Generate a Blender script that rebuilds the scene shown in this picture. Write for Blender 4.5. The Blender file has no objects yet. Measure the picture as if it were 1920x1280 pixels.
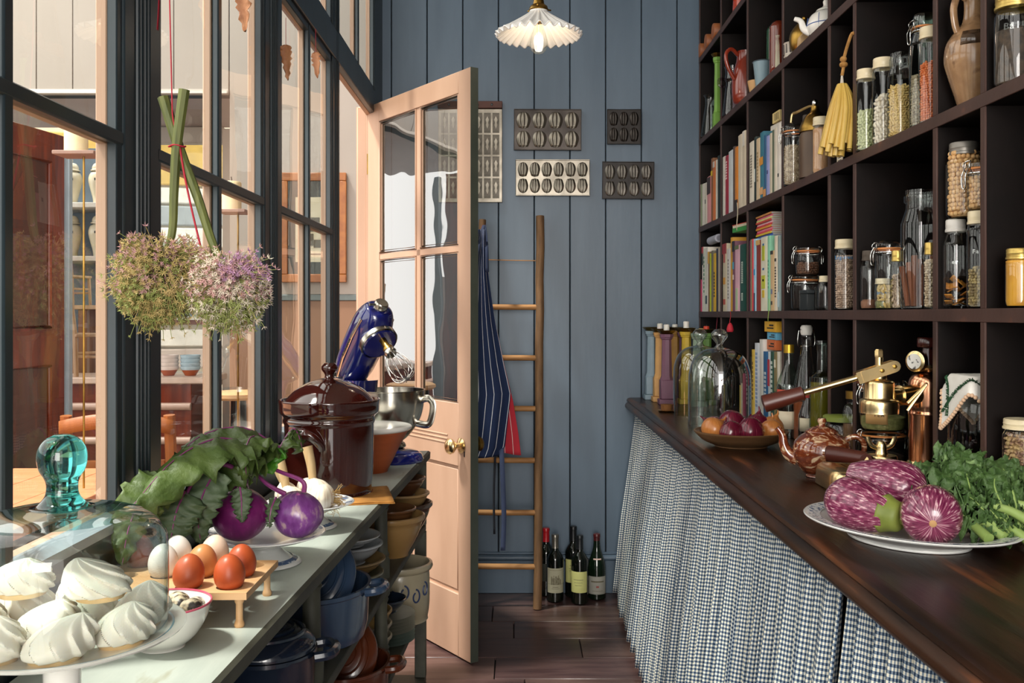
import bpy, bmesh, math, random
import numpy as np
from mathutils import Vector, Matrix
random.seed(7); np.random.seed(7)
SC = bpy.context.scene
COL = SC.collection
pi = math.pi

# ------------------------------------------------------------------ camera, world, sun, exposure
EYE = 1.29                                   # eye height above the pantry floor, metres
cam_d = bpy.data.cameras.new('camera'); cam_d.sensor_width = 36.0; cam_d.lens = 33.75
cam_d.shift_x = -8/1920; cam_d.shift_y = -52/1920
cam_d.clip_start = .05
cam = bpy.data.objects.new('camera', cam_d); COL.objects.link(cam)
cam.location = (0, 0, EYE); cam.rotation_euler = (pi/2, 0, 0)
SC.camera = cam

W = bpy.data.worlds.new('sky'); SC.world = W; W.use_nodes = True
W.node_tree.nodes['Background'].inputs[0].default_value = (1.0, .97, .93, 1)
W.node_tree.nodes['Background'].inputs[1].default_value = 2.7

sun_d = bpy.data.lights.new('sun', 'SUN'); sun_d.energy = 6.0; sun_d.angle = math.radians(6); sun_d.color = (1, .95, .88)
sun = bpy.data.objects.new('sun', sun_d); COL.objects.link(sun)
sun.rotation_euler = Vector((.40, .17, -.90)).to_track_quat('-Z', 'Y').to_euler()

# added soft fill from behind the camera, with no source seen there
ar_d = bpy.data.lights.new('camera_side_fill', 'AREA'); ar_d.shape = 'RECTANGLE'; ar_d.size = 1.7; ar_d.size_y = 2.4
ar_d.energy = 150; ar_d.color = (1, .95, .89)
ar = bpy.data.objects.new('camera_side_fill', ar_d); COL.objects.link(ar)
ar.location = (-.12, -3.4, 1.75); ar.rotation_euler = (math.radians(87), 0, math.radians(-5))

vs = SC.view_settings
vs.view_transform = 'Standard'; vs.look = 'None'; vs.gamma = 1.0; vs.exposure = 0.12
vs.use_curve_mapping = False
SC.cycles.transparent_max_bounces = 24
SC.cycles.max_bounces = 8; SC.cycles.diffuse_bounces = 4; SC.cycles.glossy_bounces = 4
SC.cycles.caustics_reflective = False; SC.cycles.caustics_refractive = False
SC.cycles.sample_clamp_indirect = 6

# survey of the room: from a sighted direction (in the 1920x1280 plan of the view) to metres
F, CX, CY = 1800.0, 968.0, 588.0
def onz(px, py, z):
    d = F*(EYE-z)/(py-CY); return ((px-CX)*d/F, d)
def onx(px, X): return F*X/(px-CX)
def ony(px, py, Y): return ((px-CX)*Y/F, EYE-(py-CY)*Y/F)

# ------------------------------------------------------------------ mesh helpers
class MB:
    def __init__(s): s.v = []; s.f = []; s.uv = []; s.m = []; s.k = 0
    def add(s, vs, fs, uv=None):
        o = len(s.v); s.v += [tuple(p) for p in vs]
        s.f += [tuple(i+o for i in f) for f in fs]; s.m += [s.k]*len(fs)
        s.uv += list(uv) if uv is not None else [(0, 0)]*len(vs)
        return s
    def mark(s): return len(s.v)
    def xf(s, M, a=0):
        for i in range(a, len(s.v)): s.v[i] = tuple(M @ Vector(s.v[i]))
        return s
    def box(s, x0, x1, y0, y1, z0, z1):
        return s.add([(x0,y0,z0),(x1,y0,z0),(x1,y1,z0),(x0,y1,z0),(x0,y0,z1),(x1,y0,z1),(x1,y1,z1),(x0,y1,z1)],
                     [(0,3,2,1),(4,5,6,7),(0,1,5,4),(1,2,6,5),(2,3,7,6),(3,0,4,7)])
    def cbox(s, c, size):
        return s.box(c[0]-size[0]/2,c[0]+size[0]/2,c[1]-size[1]/2,c[1]+size[1]/2,c[2]-size[2]/2,c[2]+size[2]/2)
    def lathe(s, prof, n=32, c=(0,0,0), a0=0, a1=2*pi, fn=None):
        full = abs(a1-a0-2*pi) < 1e-6; cols = n if full else n+1
        vs = []; idx = []
        for (r, z) in prof:
            if r < 1e-6: idx.append([len(vs)]*cols); vs.append((c[0],c[1],c[2]+z)); continue
            row = []
            for j in range(cols):
                a = a0+(a1-a0)*j/n
                rr, zz = (r, z) if fn is None else fn(r, z, a)
                row.append(len(vs)); vs.append((c[0]+rr*math.cos(a), c[1]+rr*math.sin(a), c[2]+zz))
            idx.append(row)
        fs = []
        for i in range(len(prof)-1):
            for j in range(n):
                k = (j+1) % cols
                q = [idx[i][j], idx[i][k], idx[i+1][k], idx[i+1][j]]
                u = []
                for t in q:
                    if t not in u: u.append(t)
                if len(u) > 2: fs.append(tuple(u))
        return s.add(vs, fs)
    def tube(s, pts, r, n=8, caps=True, closed=False, flat=1.0):
        P = [Vector(p) for p in pts]; m = len(P)
        R = r if isinstance(r, (list, tuple)) else [r]*m
        T = []
        for i in range(m):
            a = P[(i-1) % m] if (closed or i > 0) else P[i]
            b = P[(i+1) % m] if (closed or i < m-1) else P[i]
            t = (b-a); T.append(t.normalized() if t.length > 1e-9 else Vector((0,0,1)))
        up = Vector((0,0,1)) if abs(T[0].z) < .9 else Vector((1,0,0))
        N = (up - T[0]*up.dot(T[0])).normalized(); vs = []
        for i in range(m):
            N = (N - T[i]*N.dot(T[i]))
            N = N.normalized() if N.length > 1e-9 else T[i].orthogonal().normalized()
            B = T[i].cross(N)
            for j in range(n):
                a = 2*pi*j/n
                vs.append(P[i] + N*math.cos(a)*R[i] + B*math.sin(a)*R[i]*flat)
        fs = []
        for i in range(m if closed else m-1):
            k = (i+1) % m
            for j in range(n):
                l = (j+1) % n; fs.append((i*n+j, i*n+l, k*n+l, k*n+j))
        if caps and not closed:
            fs.append(tuple(range(n-1, -1, -1))); fs.append(tuple((m-1)*n+j for j in range(n)))
        return s.add(vs, fs)
    def ball(s, c, r, n=16, m=10):
        rx, ry, rz = r if isinstance(r, (list, tuple)) else (r, r, r)
        a = s.mark()
        s.lathe([(math.sin(pi*i/m) if 0 < i < m else 0, -math.cos(pi*i/m)) for i in range(m+1)], n)
        return s.xf(Matrix.Translation(c) @ Matrix.Diagonal((rx, ry, rz, 1)), a)
    def prism(s, poly, h0, h1, axis='z'):
        n = len(poly)
        f = {'z': lambda p, h: (p[0], p[1], h), 'y': lambda p, h: (p[0], h, p[1]), 'x': lambda p, h: (h, p[0], p[1])}[axis]
        vs = [f(p, h0) for p in poly] + [f(p, h1) for p in poly]
        fs = [tuple(range(n-1, -1, -1)), tuple(range(n, 2*n))] + [(i, (i+1) % n, n+(i+1) % n, n+i) for i in range(n)]
        return s.add(vs, fs)
    def grid(s, fn, nu, nv, wrapu=False, uvfn=None):
        cu = nu if wrapu else nu+1
        vs = []; uv = []
        for j in range(nv+1):
            for i in range(cu):
                vs.append(fn(i/nu, j/nv)); uv.append(uvfn(i/nu, j/nv) if uvfn else (i/nu, j/nv))
        fs = []
        for j in range(nv):
            for i in range(nu):
                k = (i+1) % cu; fs.append((j*cu+i, j*cu+k, (j+1)*cu+k, (j+1)*cu+i))
        return s.add(vs, fs, uv)
    def build(s, name, mat, parent=None, loc=None, rot=None, smooth=40, bevel=0, solid=0, uv=False, seg=1):
        me = bpy.data.meshes.new(name)
        me.from_pydata(s.v, [], s.f); me.validate(clean_customdata=False)
        if bevel or True:
            bm = bmesh.new(); bm.from_mesh(me)
            bmesh.ops.recalc_face_normals(bm, faces=bm.faces[:])
            if bevel:
                es = [e for e in bm.edges if len(e.link_faces) == 2 and e.calc_face_angle(0) > .5]
                bmesh.ops.bevel(bm, geom=es, offset=bevel, segments=seg, affect='EDGES', profile=.5)
            bm.to_mesh(me); bm.free()
        mats = mat if isinstance(mat, (list, tuple)) else [mat]
        for m in mats: me.materials.append(m)
        if len(mats) > 1 and not bevel and len(me.polygons) == len(s.m):
            me.polygons.foreach_set('material_index', s.m)
        if uv and not bevel:
            ul = me.uv_layers.new(name='UVMap')
            li = np.zeros(len(me.loops), dtype=np.int32); me.loops.foreach_get('vertex_index', li)
            ul.data.foreach_set('uv', np.array(s.uv, dtype=np.float32)[li].ravel())
        if smooth:
            me.polygons.foreach_set('use_smooth', [True]*len(me.polygons))
            me.set_sharp_from_angle(angle=math.radians(smooth))
        o = bpy.data.objects.new(name, me); COL.objects.link(o)
        if parent: o.parent = parent
        if loc: o.location = loc
        if rot: o.rotation_euler = rot
        if solid:
            md = o.modifiers.new('thickness', 'SOLIDIFY'); md.thickness = solid; md.offset = 0
        return o

def thing(name, label, cat, loc=(0,0,0), rotz=0, group=None):
    o = bpy.data.objects.new(name, None); COL.objects.link(o); o.empty_display_size = .02
    o.location = loc; o.rotation_euler = (0, 0, rotz)
    return tag(o, label, cat, group)
def tag(o, label, cat, group=None):
    o['label'] = label; o['category'] = cat
    if group: o['group'] = group
    return o
def struct(o):
    o['kind'] = 'structure'; return o
def stuff(o):
    o['kind'] = 'stuff'; return o
def copy_thing(root, loc, rotz=0, label=None, group=None):
    r = root.copy(); COL.objects.link(r); r.location = loc; r.rotation_euler = (0, 0, rotz)
    if label: r['label'] = label
    if group: r['group'] = group
    for ch in root.children:
        c = ch.copy(); COL.objects.link(c); c.parent = r
        for g in ch.children:
            d = g.copy(); COL.objects.link(d); d.parent = c
    return r
def smoothpath(pts, k=6):
    P = [Vector(p) for p in pts]; out = []
    for i in range(len(P)-1):
        p0 = P[max(i-1,0)]; p1 = P[i]; p2 = P[i+1]; p3 = P[min(i+2,len(P)-1)]
        for j in range(k):
            t = j/k
            out.append(.5*((2*p1)+(-p0+p2)*t+(2*p0-5*p1+4*p2-p3)*t*t+(-p0+3*p1-3*p2+p3)*t**3))
    out.append(P[-1]); return out
def smoothprof(pts, k=5):
    return [(max(p.x, 0) if i not in () else p.x, p.z) for i, p in enumerate(smoothpath([(r, 0, z) for r, z in pts], k))]
def lettering(name, text, mat, parent, M, size=.01, depth=.0004):
    cu = bpy.data.curves.new('letters', 'FONT'); cu.body = text; cu.size = size; cu.extrude = depth
    cu.align_x = 'CENTER'; cu.align_y = 'CENTER'; cu.resolution_u = 2
    t = bpy.data.objects.new('letters', cu); COL.objects.link(t)
    me = bpy.data.meshes.new_from_object(t.evaluated_get(bpy.context.evaluated_depsgraph_get()))
    bpy.data.objects.remove(t); bpy.data.curves.remove(cu)
    me.transform(M); me.materials.clear(); me.materials.append(mat); me.name = name
    o = bpy.data.objects.new(name, me); COL.objects.link(o)
    if parent: o.parent = parent
    return o

# ------------------------------------------------------------------ procedural materials
def lin(h):
    h = h.lstrip('#'); c = [int(h[i:i+2], 16)/255 for i in (0, 2, 4)]
    return tuple((x/12.92 if x <= .04045 else ((x+.055)/1.055)**2.4) for x in c) + (1,)
MATS = {}
def mk(name, col, col2=None, rough=.5, metal=0, ns=8, det=4, st=(1,1,1), ramp=(.35,.65), bump=0, bs=60, bst=(1,1,1),
       coat=0, tex='noise', spec=.5, col3=None, sub=0, emis=None, dist=0, sheen=0, rvar=0, polar=0):
    if name in MATS: return MATS[name]
    m = bpy.data.materials.new(name); m.use_nodes = True; MATS[name] = m
    nt = m.node_tree; N = nt.nodes; L = nt.links; b = N['Principled BSDF']
    b.inputs['Base Color'].default_value = lin(col); b.inputs['Roughness'].default_value = rough
    b.inputs['Metallic'].default_value = metal; b.inputs['Specular IOR Level'].default_value = spec
    if coat: b.inputs['Coat Weight'].default_value = coat; b.inputs['Coat Roughness'].default_value = .06
    if sheen: b.inputs['Sheen Weight'].default_value = sheen
    if sub: b.inputs['Subsurface Weight'].default_value = sub; b.inputs['Subsurface Radius'].default_value = (.012,.008,.005)
    if emis: b.inputs['Emission Color'].default_value = lin(emis[0]); b.inputs['Emission Strength'].default_value = emis[1]
    tc = N.new('ShaderNodeTexCoord')
    def mapped(s_):
        mp = N.new('ShaderNodeMapping'); mp.inputs['Scale'].default_value = s_
        L.new(tc.outputs['Object'], mp.inputs['Vector']); return mp.outputs[0]
    if col2:
        if tex == 'wave':
            t = N.new('ShaderNodeTexWave'); t.inputs['Scale'].default_value = ns; t.inputs['Distortion'].default_value = dist or 6
            t.inputs['Detail'].default_value = det; out = t.outputs['Fac']
        elif tex == 'voronoi':
            t = N.new('ShaderNodeTexVoronoi'); t.inputs['Scale'].default_value = ns; out = t.outputs['Distance']
        else:
            t = N.new('ShaderNodeTexNoise'); t.inputs['Scale'].default_value = ns; t.inputs['Detail'].default_value = det
            t.inputs['Distortion'].default_value = dist; out = t.outputs['Fac']
        if polar:       # streaks that run along the axis of a turned shape and meet at its ends
            m1 = N.new('ShaderNodeVectorMath'); m1.operation = 'MULTIPLY'; L.new(tc.outputs['Object'], m1.inputs[0]); m1.inputs[1].default_value = (1, 1, 0)
            m2 = N.new('ShaderNodeVectorMath'); m2.operation = 'NORMALIZE'; L.new(m1.outputs[0], m2.inputs[0])
            m3 = N.new('ShaderNodeVectorMath'); m3.operation = 'MULTIPLY'; L.new(tc.outputs['Object'], m3.inputs[0]); m3.inputs[1].default_value = (0, 0, st[2])
            m4 = N.new('ShaderNodeVectorMath'); m4.operation = 'MULTIPLY_ADD'; L.new(m2.outputs[0], m4.inputs[0]); m4.inputs[1].default_value = (polar, polar, polar); L.new(m3.outputs[0], m4.inputs[2])
            L.new(m4.outputs[0], t.inputs['Vector'])
        else: L.new(mapped(st), t.inputs['Vector'])
        r = N.new('ShaderNodeValToRGB'); L.new(out, r.inputs[0])
        r.color_ramp.elements[0].position = ramp[0]; r.color_ramp.elements[0].color = lin(col)
        r.color_ramp.elements[1].position = ramp[1]; r.color_ramp.elements[1].color = lin(col2)
        if col3:
            e = r.color_ramp.elements.new(min(.99, ramp[1]+.12)); e.color = lin(col3)
        L.new(r.outputs[0], b.inputs['Base Color'])
        if rvar:
            mr = N.new('ShaderNodeMapRange'); L.new(out, mr.inputs[0])
            mr.inputs[3].default_value = rough-rvar; mr.inputs[4].default_value = rough+rvar
            L.new(mr.outputs[0], b.inputs['Roughness'])
    if bump:
        t2 = N.new('ShaderNodeTexNoise'); t2.inputs['Scale'].default_value = bs; t2.inputs['Detail'].default_value = 5
        L.new(mapped(bst), t2.inputs['Vector'])
        bp = N.new('ShaderNodeBump'); bp.inputs['Strength'].default_value = bump; bp.inputs['Distance'].default_value = .002
        L.new(t2.outputs['Fac'], bp.inputs['Height']); L.new(bp.outputs[0], b.inputs['Normal'])
    return m
def glass(name, tint='#f2f7f5', edge='#9fb0ab', refl=.5, base=.045, rough=.01, wavy=0, power=3.5):
    """thin clear glass: transparent with a reflection that grows towards grazing view, as a real pane or vessel wall does"""
    if name in MATS: return MATS[name]
    m = bpy.data.materials.new(name); m.use_nodes = True; MATS[name] = m
    nt = m.node_tree; N = nt.nodes; L = nt.links
    for n in list(N):
        if n.type != 'OUTPUT_MATERIAL': N.remove(n)
    out = [n for n in N if n.type == 'OUTPUT_MATERIAL'][0]
    lw = N.new('ShaderNodeLayerWeight'); lw.inputs['Blend'].default_value = .5
    pw = N.new('ShaderNodeMath'); pw.operation = 'POWER'; L.new(lw.outputs['Facing'], pw.inputs[0]); pw.inputs[1].default_value = power
    mu = N.new('ShaderNodeMath'); mu.operation = 'MULTIPLY_ADD'; L.new(pw.outputs[0], mu.inputs[0]); mu.inputs[1].default_value = refl; mu.inputs[2].default_value = base
    mc = N.new('ShaderNodeMix'); mc.data_type = 'RGBA'; L.new(pw.outputs[0], mc.inputs[0])
    mc.inputs[6].default_value = lin(tint); mc.inputs[7].default_value = lin(edge)
    tr = N.new('ShaderNodeBsdfTransparent'); L.new(mc.outputs[2], tr.inputs[0])
    gl = N.new('ShaderNodeBsdfGlossy'); gl.inputs['Roughness'].default_value = rough; gl.inputs[0].default_value = (1,1,1,1)
    if wavy:
        tc = N.new('ShaderNodeTexCoord'); nz = N.new('ShaderNodeTexNoise'); nz.inputs['Scale'].default_value = 5; nz.inputs['Detail'].default_value = 1
        L.new(tc.outputs['Object'], nz.inputs['Vector']); bp = N.new('ShaderNodeBump'); bp.inputs['Strength'].default_value = wavy; bp.inputs['Distance'].default_value = .01
        L.new(nz.outputs['Fac'], bp.inputs['Height']); L.new(bp.outputs[0], gl.inputs['Normal'])
    mx = N.new('ShaderNodeMixShader'); L.new(mu.outputs[0], mx.inputs[0]); L.new(tr.outputs[0], mx.inputs[1]); L.new(gl.outputs[0], mx.inputs[2])
    L.new(mx.outputs[0], out.inputs['Surface'])
    return m
def stripes(name, base, line, period, width, axis=0, rough=.85, base2=None):
    """woven stripe or check, following the cloth's own UV (metres along the cloth)"""
    if name in MATS: return MATS[name]
    m = bpy.data.materials.new(name); m.use_nodes = True; MATS[name] = m
    nt = m.node_tree; N = nt.nodes; L = nt.links; b = N['Principled BSDF']; b.inputs['Roughness'].default_value = rough
    b.inputs['Specular IOR Level'].default_value = .15
    uv = N.new('ShaderNodeUVMap'); sp = N.new('ShaderNodeSeparateXYZ'); L.new(uv.outputs[0], sp.inputs[0])
    def sq(o):
        d = N.new('ShaderNodeMath'); d.operation = 'DIVIDE'; L.new(o, d.inputs[0]); d.inputs[1].default_value = period
        fr = N.new('ShaderNodeMath'); fr.operation = 'FRACT'; L.new(d.outputs[0], fr.inputs[0])
        lt = N.new('ShaderNodeMath'); lt.operation = 'LESS_THAN'; L.new(fr.outputs[0], lt.inputs[0]); lt.inputs[1].default_value = width
        return lt.outputs[0]
    if axis == 2:
        ad = N.new('ShaderNodeMath'); ad.operation = 'ADD'; L.new(sq(sp.outputs[0]), ad.inputs[0]); L.new(sq(sp.outputs[1]), ad.inputs[1])
        hf = N.new('ShaderNodeMath'); hf.operation = 'MULTIPLY'; L.new(ad.outputs[0], hf.inputs[0]); hf.inputs[1].default_value = .5
        r = N.new('ShaderNodeValToRGB'); r.color_ramp.interpolation = 'CONSTANT'
        r.color_ramp.elements[0].color = lin(base); r.color_ramp.elements[1].position = .25; r.color_ramp.elements[1].color = lin(base2)
        e = r.color_ramp.elements.new(.75); e.color = lin(line)
        L.new(hf.outputs[0], r.inputs[0]); L.new(r.outputs[0], b.inputs['Base Color'])
    else:
        mc = N.new('ShaderNodeMix'); mc.data_type = 'RGBA'; L.new(sq(sp.outputs[axis]), mc.inputs[0])
        mc.inputs[6].default_value = lin(base); mc.inputs[7].default_value = lin(line)
        L.new(mc.outputs[2], b.inputs['Base Color'])
    return m

M_wall = mk('blue_grey_wall_paint', '#4f6172', '#5a6c7d', rough=.42, ns=3, st=(3,1,.5), bump=.15, bs=25, bst=(3,1,.4))
M_gap = mk('dark_joint', '#14181b', rough=.9)
M_floor = mk('purple_brown_floorboard', '#3d2a2a', '#58423f', rough=.32, ns=5, st=(.7,5,1), bump=.2, bs=18, bst=(.6,8,1), rvar=.08)
M_floor2 = mk('worn_brown_floorboard', '#4a3531', '#66504a', rough=.36, ns=5, st=(.7,5,1), bump=.2, bs=18, bst=(.6,8,1), rvar=.08)
M_dark = mk('blue_black_frame_paint', '#20282d', '#2d3a40', rough=.35, ns=6, st=(1,1,.3), bump=.15, bs=20)
M_salmon = mk('salmon_pink_frame_paint', '#b49178', '#c09d84', rough=.5, ns=6, st=(1,1,.25), bump=.1, bs=30, bst=(1,1,.2))
M_sill = mk('worn_pale_blue_sill', '#aab8c2', '#8b9299', rough=.5, ns=14, col3='#6b5f52', ramp=(.5,.68), bump=.2)
M_pane = glass('old_window_glass', '#f6f8f5', '#dfe6e2', refl=.55, base=.035, wavy=.12)
M_doorglass = glass('door_glass', '#e6ebe6', '#cfd8d2', refl=1.0, base=.10, wavy=.15, power=2.6)
M_cream = mk('cream_board_paint', '#a1988e', '#aaa197', rough=.6, ns=3, st=(1,1,.3))
M_tan = mk('tan_dado_paint', '#8a664c', '#956f54', rough=.55, ns=3, st=(1,1,.3))
M_mauve = mk('mauve_grey_paint', '#9a8d8b', '#a39694', rough=.6, ns=3)
M_mahog = mk('mahogany', '#571f10', '#782f17', rough=.2, ns=5, st=(6,6,.6), coat=.4)
M_bench = mk('worn_pale_green_paint', '#a5aea6', '#b3bbb2', rough=.45, ns=9, st=(2.5,.6,1), ramp=(.3,.62), col3='#8f8a6c', bump=.25, bs=30, bst=(3,.5,1))
M_benchedge = mk('worn_olive_bench_wood', '#34342b', '#4c4c40', rough=.6, ns=14, st=(1,.6,1), bump=.3, bs=40)
M_counter = mk('dark_worn_counter_wood', '#1a0d07', '#3a2011', rough=.32, spec=.35, ns=5, st=(5,.5,5), ramp=(.38,.60), col3='#74401f', bump=.35, bs=25, bst=(4,.5,4), rvar=.1)
M_shelf = mk('near_black_shelf_wood', '#090403', '#110806', rough=.6, spec=.2, ns=6, st=(2,2,2), bump=.2)
M_edge = mk('scuffed_shelf_edge', '#3a2520', '#4a322b', rough=.5, ns=10, st=(1,1,1), ramp=(.3,.68), col3='#7a4a36', bump=.25)
M_brass = mk('polished_brass', '#ecd3a0', '#dcc08a', rough=.24, metal=1, ns=8)
M_oldbrass = mk('aged_brass', '#b08a44', '#7f6430', rough=.32, metal=1, ns=12)
M_copper = mk('polished_copper', '#f2b592', '#e6a480', rough=.17, metal=1, ns=6)
M_steel = mk('brushed_steel', '#c6c1b6', '#b4afa4', rough=.2, metal=1, ns=4, st=(1,1,12))
M_chrome = mk('bright_wire', '#d5d5d2', rough=.15, metal=1)
M_glass = glass('clear_glass', '#fafcfb', '#b3c0bb', refl=.6, base=.05)
M_glassgreen = glass('greenish_glass', '#e4f0ea', '#88a598', refl=.6, base=.06)
M_rope = mk('straw_rope', '#b98a4e', '#94672f', rough=.9, ns=60)
M_cream_lid = mk('cream_enamel_lid', '#e6d8b8', '#d9c9a4', rough=.35, ns=20)
M_greylid = mk('dull_zinc_lid', '#8d8880', '#75706a', rough=.4, metal=.7, ns=20)
M_rubber = mk('orange_rubber_seal', '#d98a4a', rough=.5)
M_white = mk('white_glaze', '#ece9e2', rough=.15, coat=.4)
M_black = mk('black_metal', '#17181a', rough=.4)
M_candle = mk('ivory_candle_wax', '#f0dfae', '#f5e8c2', rough=.45, ns=20, sub=.2)
M_red = mk('red_cord', '#a3162c', rough=.7)
M_page = mk('book_pages', '#e2d6bf', '#cfc2a8', rough=.9, ns=60, st=(1,30,1))
M_ink = mk('dark_print', '#2b2622', rough=.8)
M_paper = mk('cream_paper', '#e9dfc8', '#ded2b6', rough=.85, ns=20)
def flat(h, rough=.5, coat=0, var=True):
    """a plain dyed or painted colour with faint mottling"""
    c = lin(h); h2 = '#' + ''.join('%02x' % max(0, min(255, int(int(h.lstrip('#')[i:i+2], 16)*.9))) for i in (0, 2, 4))
    return mk('colour_' + h.lstrip('#') + ('_gloss' if coat else ''), h, h2, rough=rough, coat=coat, ns=15, ramp=(.3,.8))
# ================================================================== THE PANTRY SHELL
XW, XG, XE = -.62, -.637, -.66        # window wall: room face, glass, courtyard face
YB = 4.45                             # back wall
# floor: slab + planks running across the room
fl = struct(MB().box(-.66, 1.16, -2.2, YB+.05, -.06, -.012).build('floor', M_gap))
pl = {}
rows = np.arange(YB, -1.6, -.2115)
for i, y in enumerate(rows):
    cut = random.Random(i*3+1).uniform(-.35, .7)
    for (a, b) in ((-.655, cut-.002), (cut+.002, 1.155)):
        o = MB().box(a, b, y-.2095, y, -.012, 0).build('floor_plank', M_floor if (i+int(a > -.6)) % 2 else M_floor2, fl, bevel=.0015)
        o.location.z = random.Random(i*7+int(b*9)).uniform(-.0012, .0006)
# back wall with vertical boards
wb = struct(MB().box(-.66, 1.16, YB+.012, YB+.06, -.02, 3.4).build('wall_back', M_gap))
bx = -.661; k = 0
xs = [-.66]+[-.579+.1656*i for i in range(11)]
for a, b in zip(xs[:-1], xs[1:]):
    b = min(b, 1.16)
    MB().box(a+.0022, b-.0022, YB, YB+.014, 0, 3.4).build('wall_board', M_wall, wb, bevel=.002)
sk = struct(MB().box(-.66, .56, YB-.018, YB, 0, .152).build('baseboard_back', M_wall, bevel=.002))
MB().tube([(-.66, YB-.016, .163), (.56, YB-.016, .163)], .014, n=12).build('baseboard_moulding', M_wall, sk)
MB().box(-.66, .56, YB-.012, YB, .176, .188).build('baseboard_cap', M_wall, sk, bevel=.003)
wr = struct(MB().box(1.14, 1.2, -2.2, YB+.06, -.02, 3.4).build('wall_right', mk('dark_plaster', '#3b3a3a', rough=.8)))
ce = struct(MB().box(-.66, 1.2, -2.2, YB+.06, 3.4, 3.46).build('ceiling', mk('ceiling_paint', '#b9b2a6', '#c2bbb0', rough=.8)))

# window wall (left)
wl = struct(MB().box(-.652, XW, -1.5, 3.37, 0, .93).build('wall_left', M_dark, bevel=.002))
MB().box(XE, -.6525, -1.5, 3.37, 0, .93).build('outer_panel', M_salmon, wl)
Z0, ZM, Z1, ZT = .975, 1.556, 2.137, 2.262
def member(name, y0, y1, z0, z1, parent, bead=False, pr=0.0):
    """a frame member: dark towards the room, salmon towards the courtyard"""
    o = MB().box(XG-.002, XW+pr, y0, y1, z0, z1).build(name, M_dark, parent, bevel=.0025)
    MB().box(XE, XG-.002, y0, y1, z0, z1).build('outer_face', M_salmon, o, bevel=.002)
    if bead:
        w = y1-y0
        for t in (.34, .44, .56, .66):
            MB().tube([(XW+pr, y0+w*t, z0+.01), (XW+pr, y0+w*t, z1-.01)], .0045, n=8).build('bead', M_dark, o)
    return o
posts = [(-.28, -.10), (.675, .835), (1.52, 1.666), (2.37, 2.536), (3.25, 3.37)]
for a, b in posts: member('post', a, b, .93, 3.4, wl, bead=True)
member('jamb_post', 4.215, YB, 0, 3.4, wl)
member('sill_beam', -1.5, 3.37, .90, .955, wl)
member('transom_beam', -1.5, YB, Z1+.025, ZT, wl, pr=.004)
member('head_beam', -1.5, YB, 3.28, 3.4, wl)
def window(n, y0, y1, z0, z1, mid=True, vm=True):
    w = struct(MB().box(XG-.003, XW-.004, y0, y0+.022, z0, z1).build('window_%d' % n, M_dark, bevel=.002))
    MB().box(XE+.002, XG-.003, y0, y0+.022, z0, z1).build('outer_stile', M_salmon, w)
    yc = (y0+y1)/2
    MB().box(XG-.003, XW-.004, y1-.02, y1, z0, z1).build('stile', M_dark, w, bevel=.002)
    MB().box(XE+.002, XG-.003, y1-.02, y1, z0, z1).build('outer_stile', M_salmon, w, bevel=.002)
    MB().box(XG-.003, XW-.004, y0, y1, z1-.022, z1).build('top_rail', M_dark, w, bevel=.002)
    MB().box(XE+.002, XG-.003, y0, y1, z1-.022, z1).build('outer_rail', M_salmon, w, bevel=.002)
    if z0 < 2:
        MB().prism([(XG-.003, z0-.02), (XW+.004, z0-.02), (XW+.004, z0-.006), (XG-.003, z0+.006)], y0, y1, 'y').build('sill', M_sill, w)
        MB().box(XE-.01, XG-.003, y0, y1, z0-.02, z0).build('outer_sill', M_salmon, w)
        MB().box(XW, XW+.003, y0, y1, z0-.045, z0-.021).build('sill_apron', M_dark, w)
    else:
        MB().box(XG-.003, XW-.004, y0, y1, z0, z0+.02).build('bottom_rail', M_dark, w)
    if vm:
        MB().box(XG+.001, XW-.002, yc-.012, yc+.012, z0, z1).build('glazing_bar', M_dark, w, bevel=.003)
        MB().box(XE+.004, XG-.001, yc-.013, yc+.013, z0, z1).build('outer_bar', M_salmon, w, bevel=.003)
    if mid:
        zm = (z0+z1)/2
        MB().box(XG+.001, XW-.001, y0, y1, zm-.013, zm+.009).build('glazing_bar', M_dark, w, bevel=.003); MB().box(XG+.003, XW-.006, y0+.022, y1-.02, zm+.0091, zm+.0099).build('worn_bar_highlight', M_sill, w)  # pale strip: bar's worn top with its white highlight put into the colour
        MB().box(XE+.004, XG-.001, y0, y1, zm-.013, zm+.011).build('outer_bar', M_salmon, w, bevel=.003)
    ys = [(y0+.01, yc), (yc, y1-.01)] if vm else [(y0+.01, y1-.01)]
    zs = [(z0, (z0+z1)/2), ((z0+z1)/2, z1-.01)] if mid else [(z0, z1-.01)]
    for a, b in ys:
        for c, d in zs:
            MB().add([(XG, a, c), (XG, b, c), (XG, b, d), (XG, a, d)], [(0, 1, 2, 3)]).build('pane', M_pane, w)
    return w
window(1, .835, 1.52, Z0, Z1+.025); window(2, 1.666, 2.37, Z0, Z1+.025); window(3, 2.536, 3.25, Z0, Z1+.025)
window(4, -.10, .675, Z0, Z1+.025)
for i, (a, b) in enumerate([(.835, 1.52), (1.666, 2.37), (2.536, 3.25), (3.37, 4.215)]):
    window(5+i, a, b, ZT, 3.28, mid=False)
# door lining on the courtyard side
jl = struct(MB().box(-.70, XE, 4.225, 4.28, 0, 2.2).build('trim_1', M_salmon, bevel=.003))
for t in (.012, .03): MB().tube([(-.70, 4.225+t, 0), (-.70, 4.225+t, 2.2)], .006, n=8).build('bead', M_salmon, jl)

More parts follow.
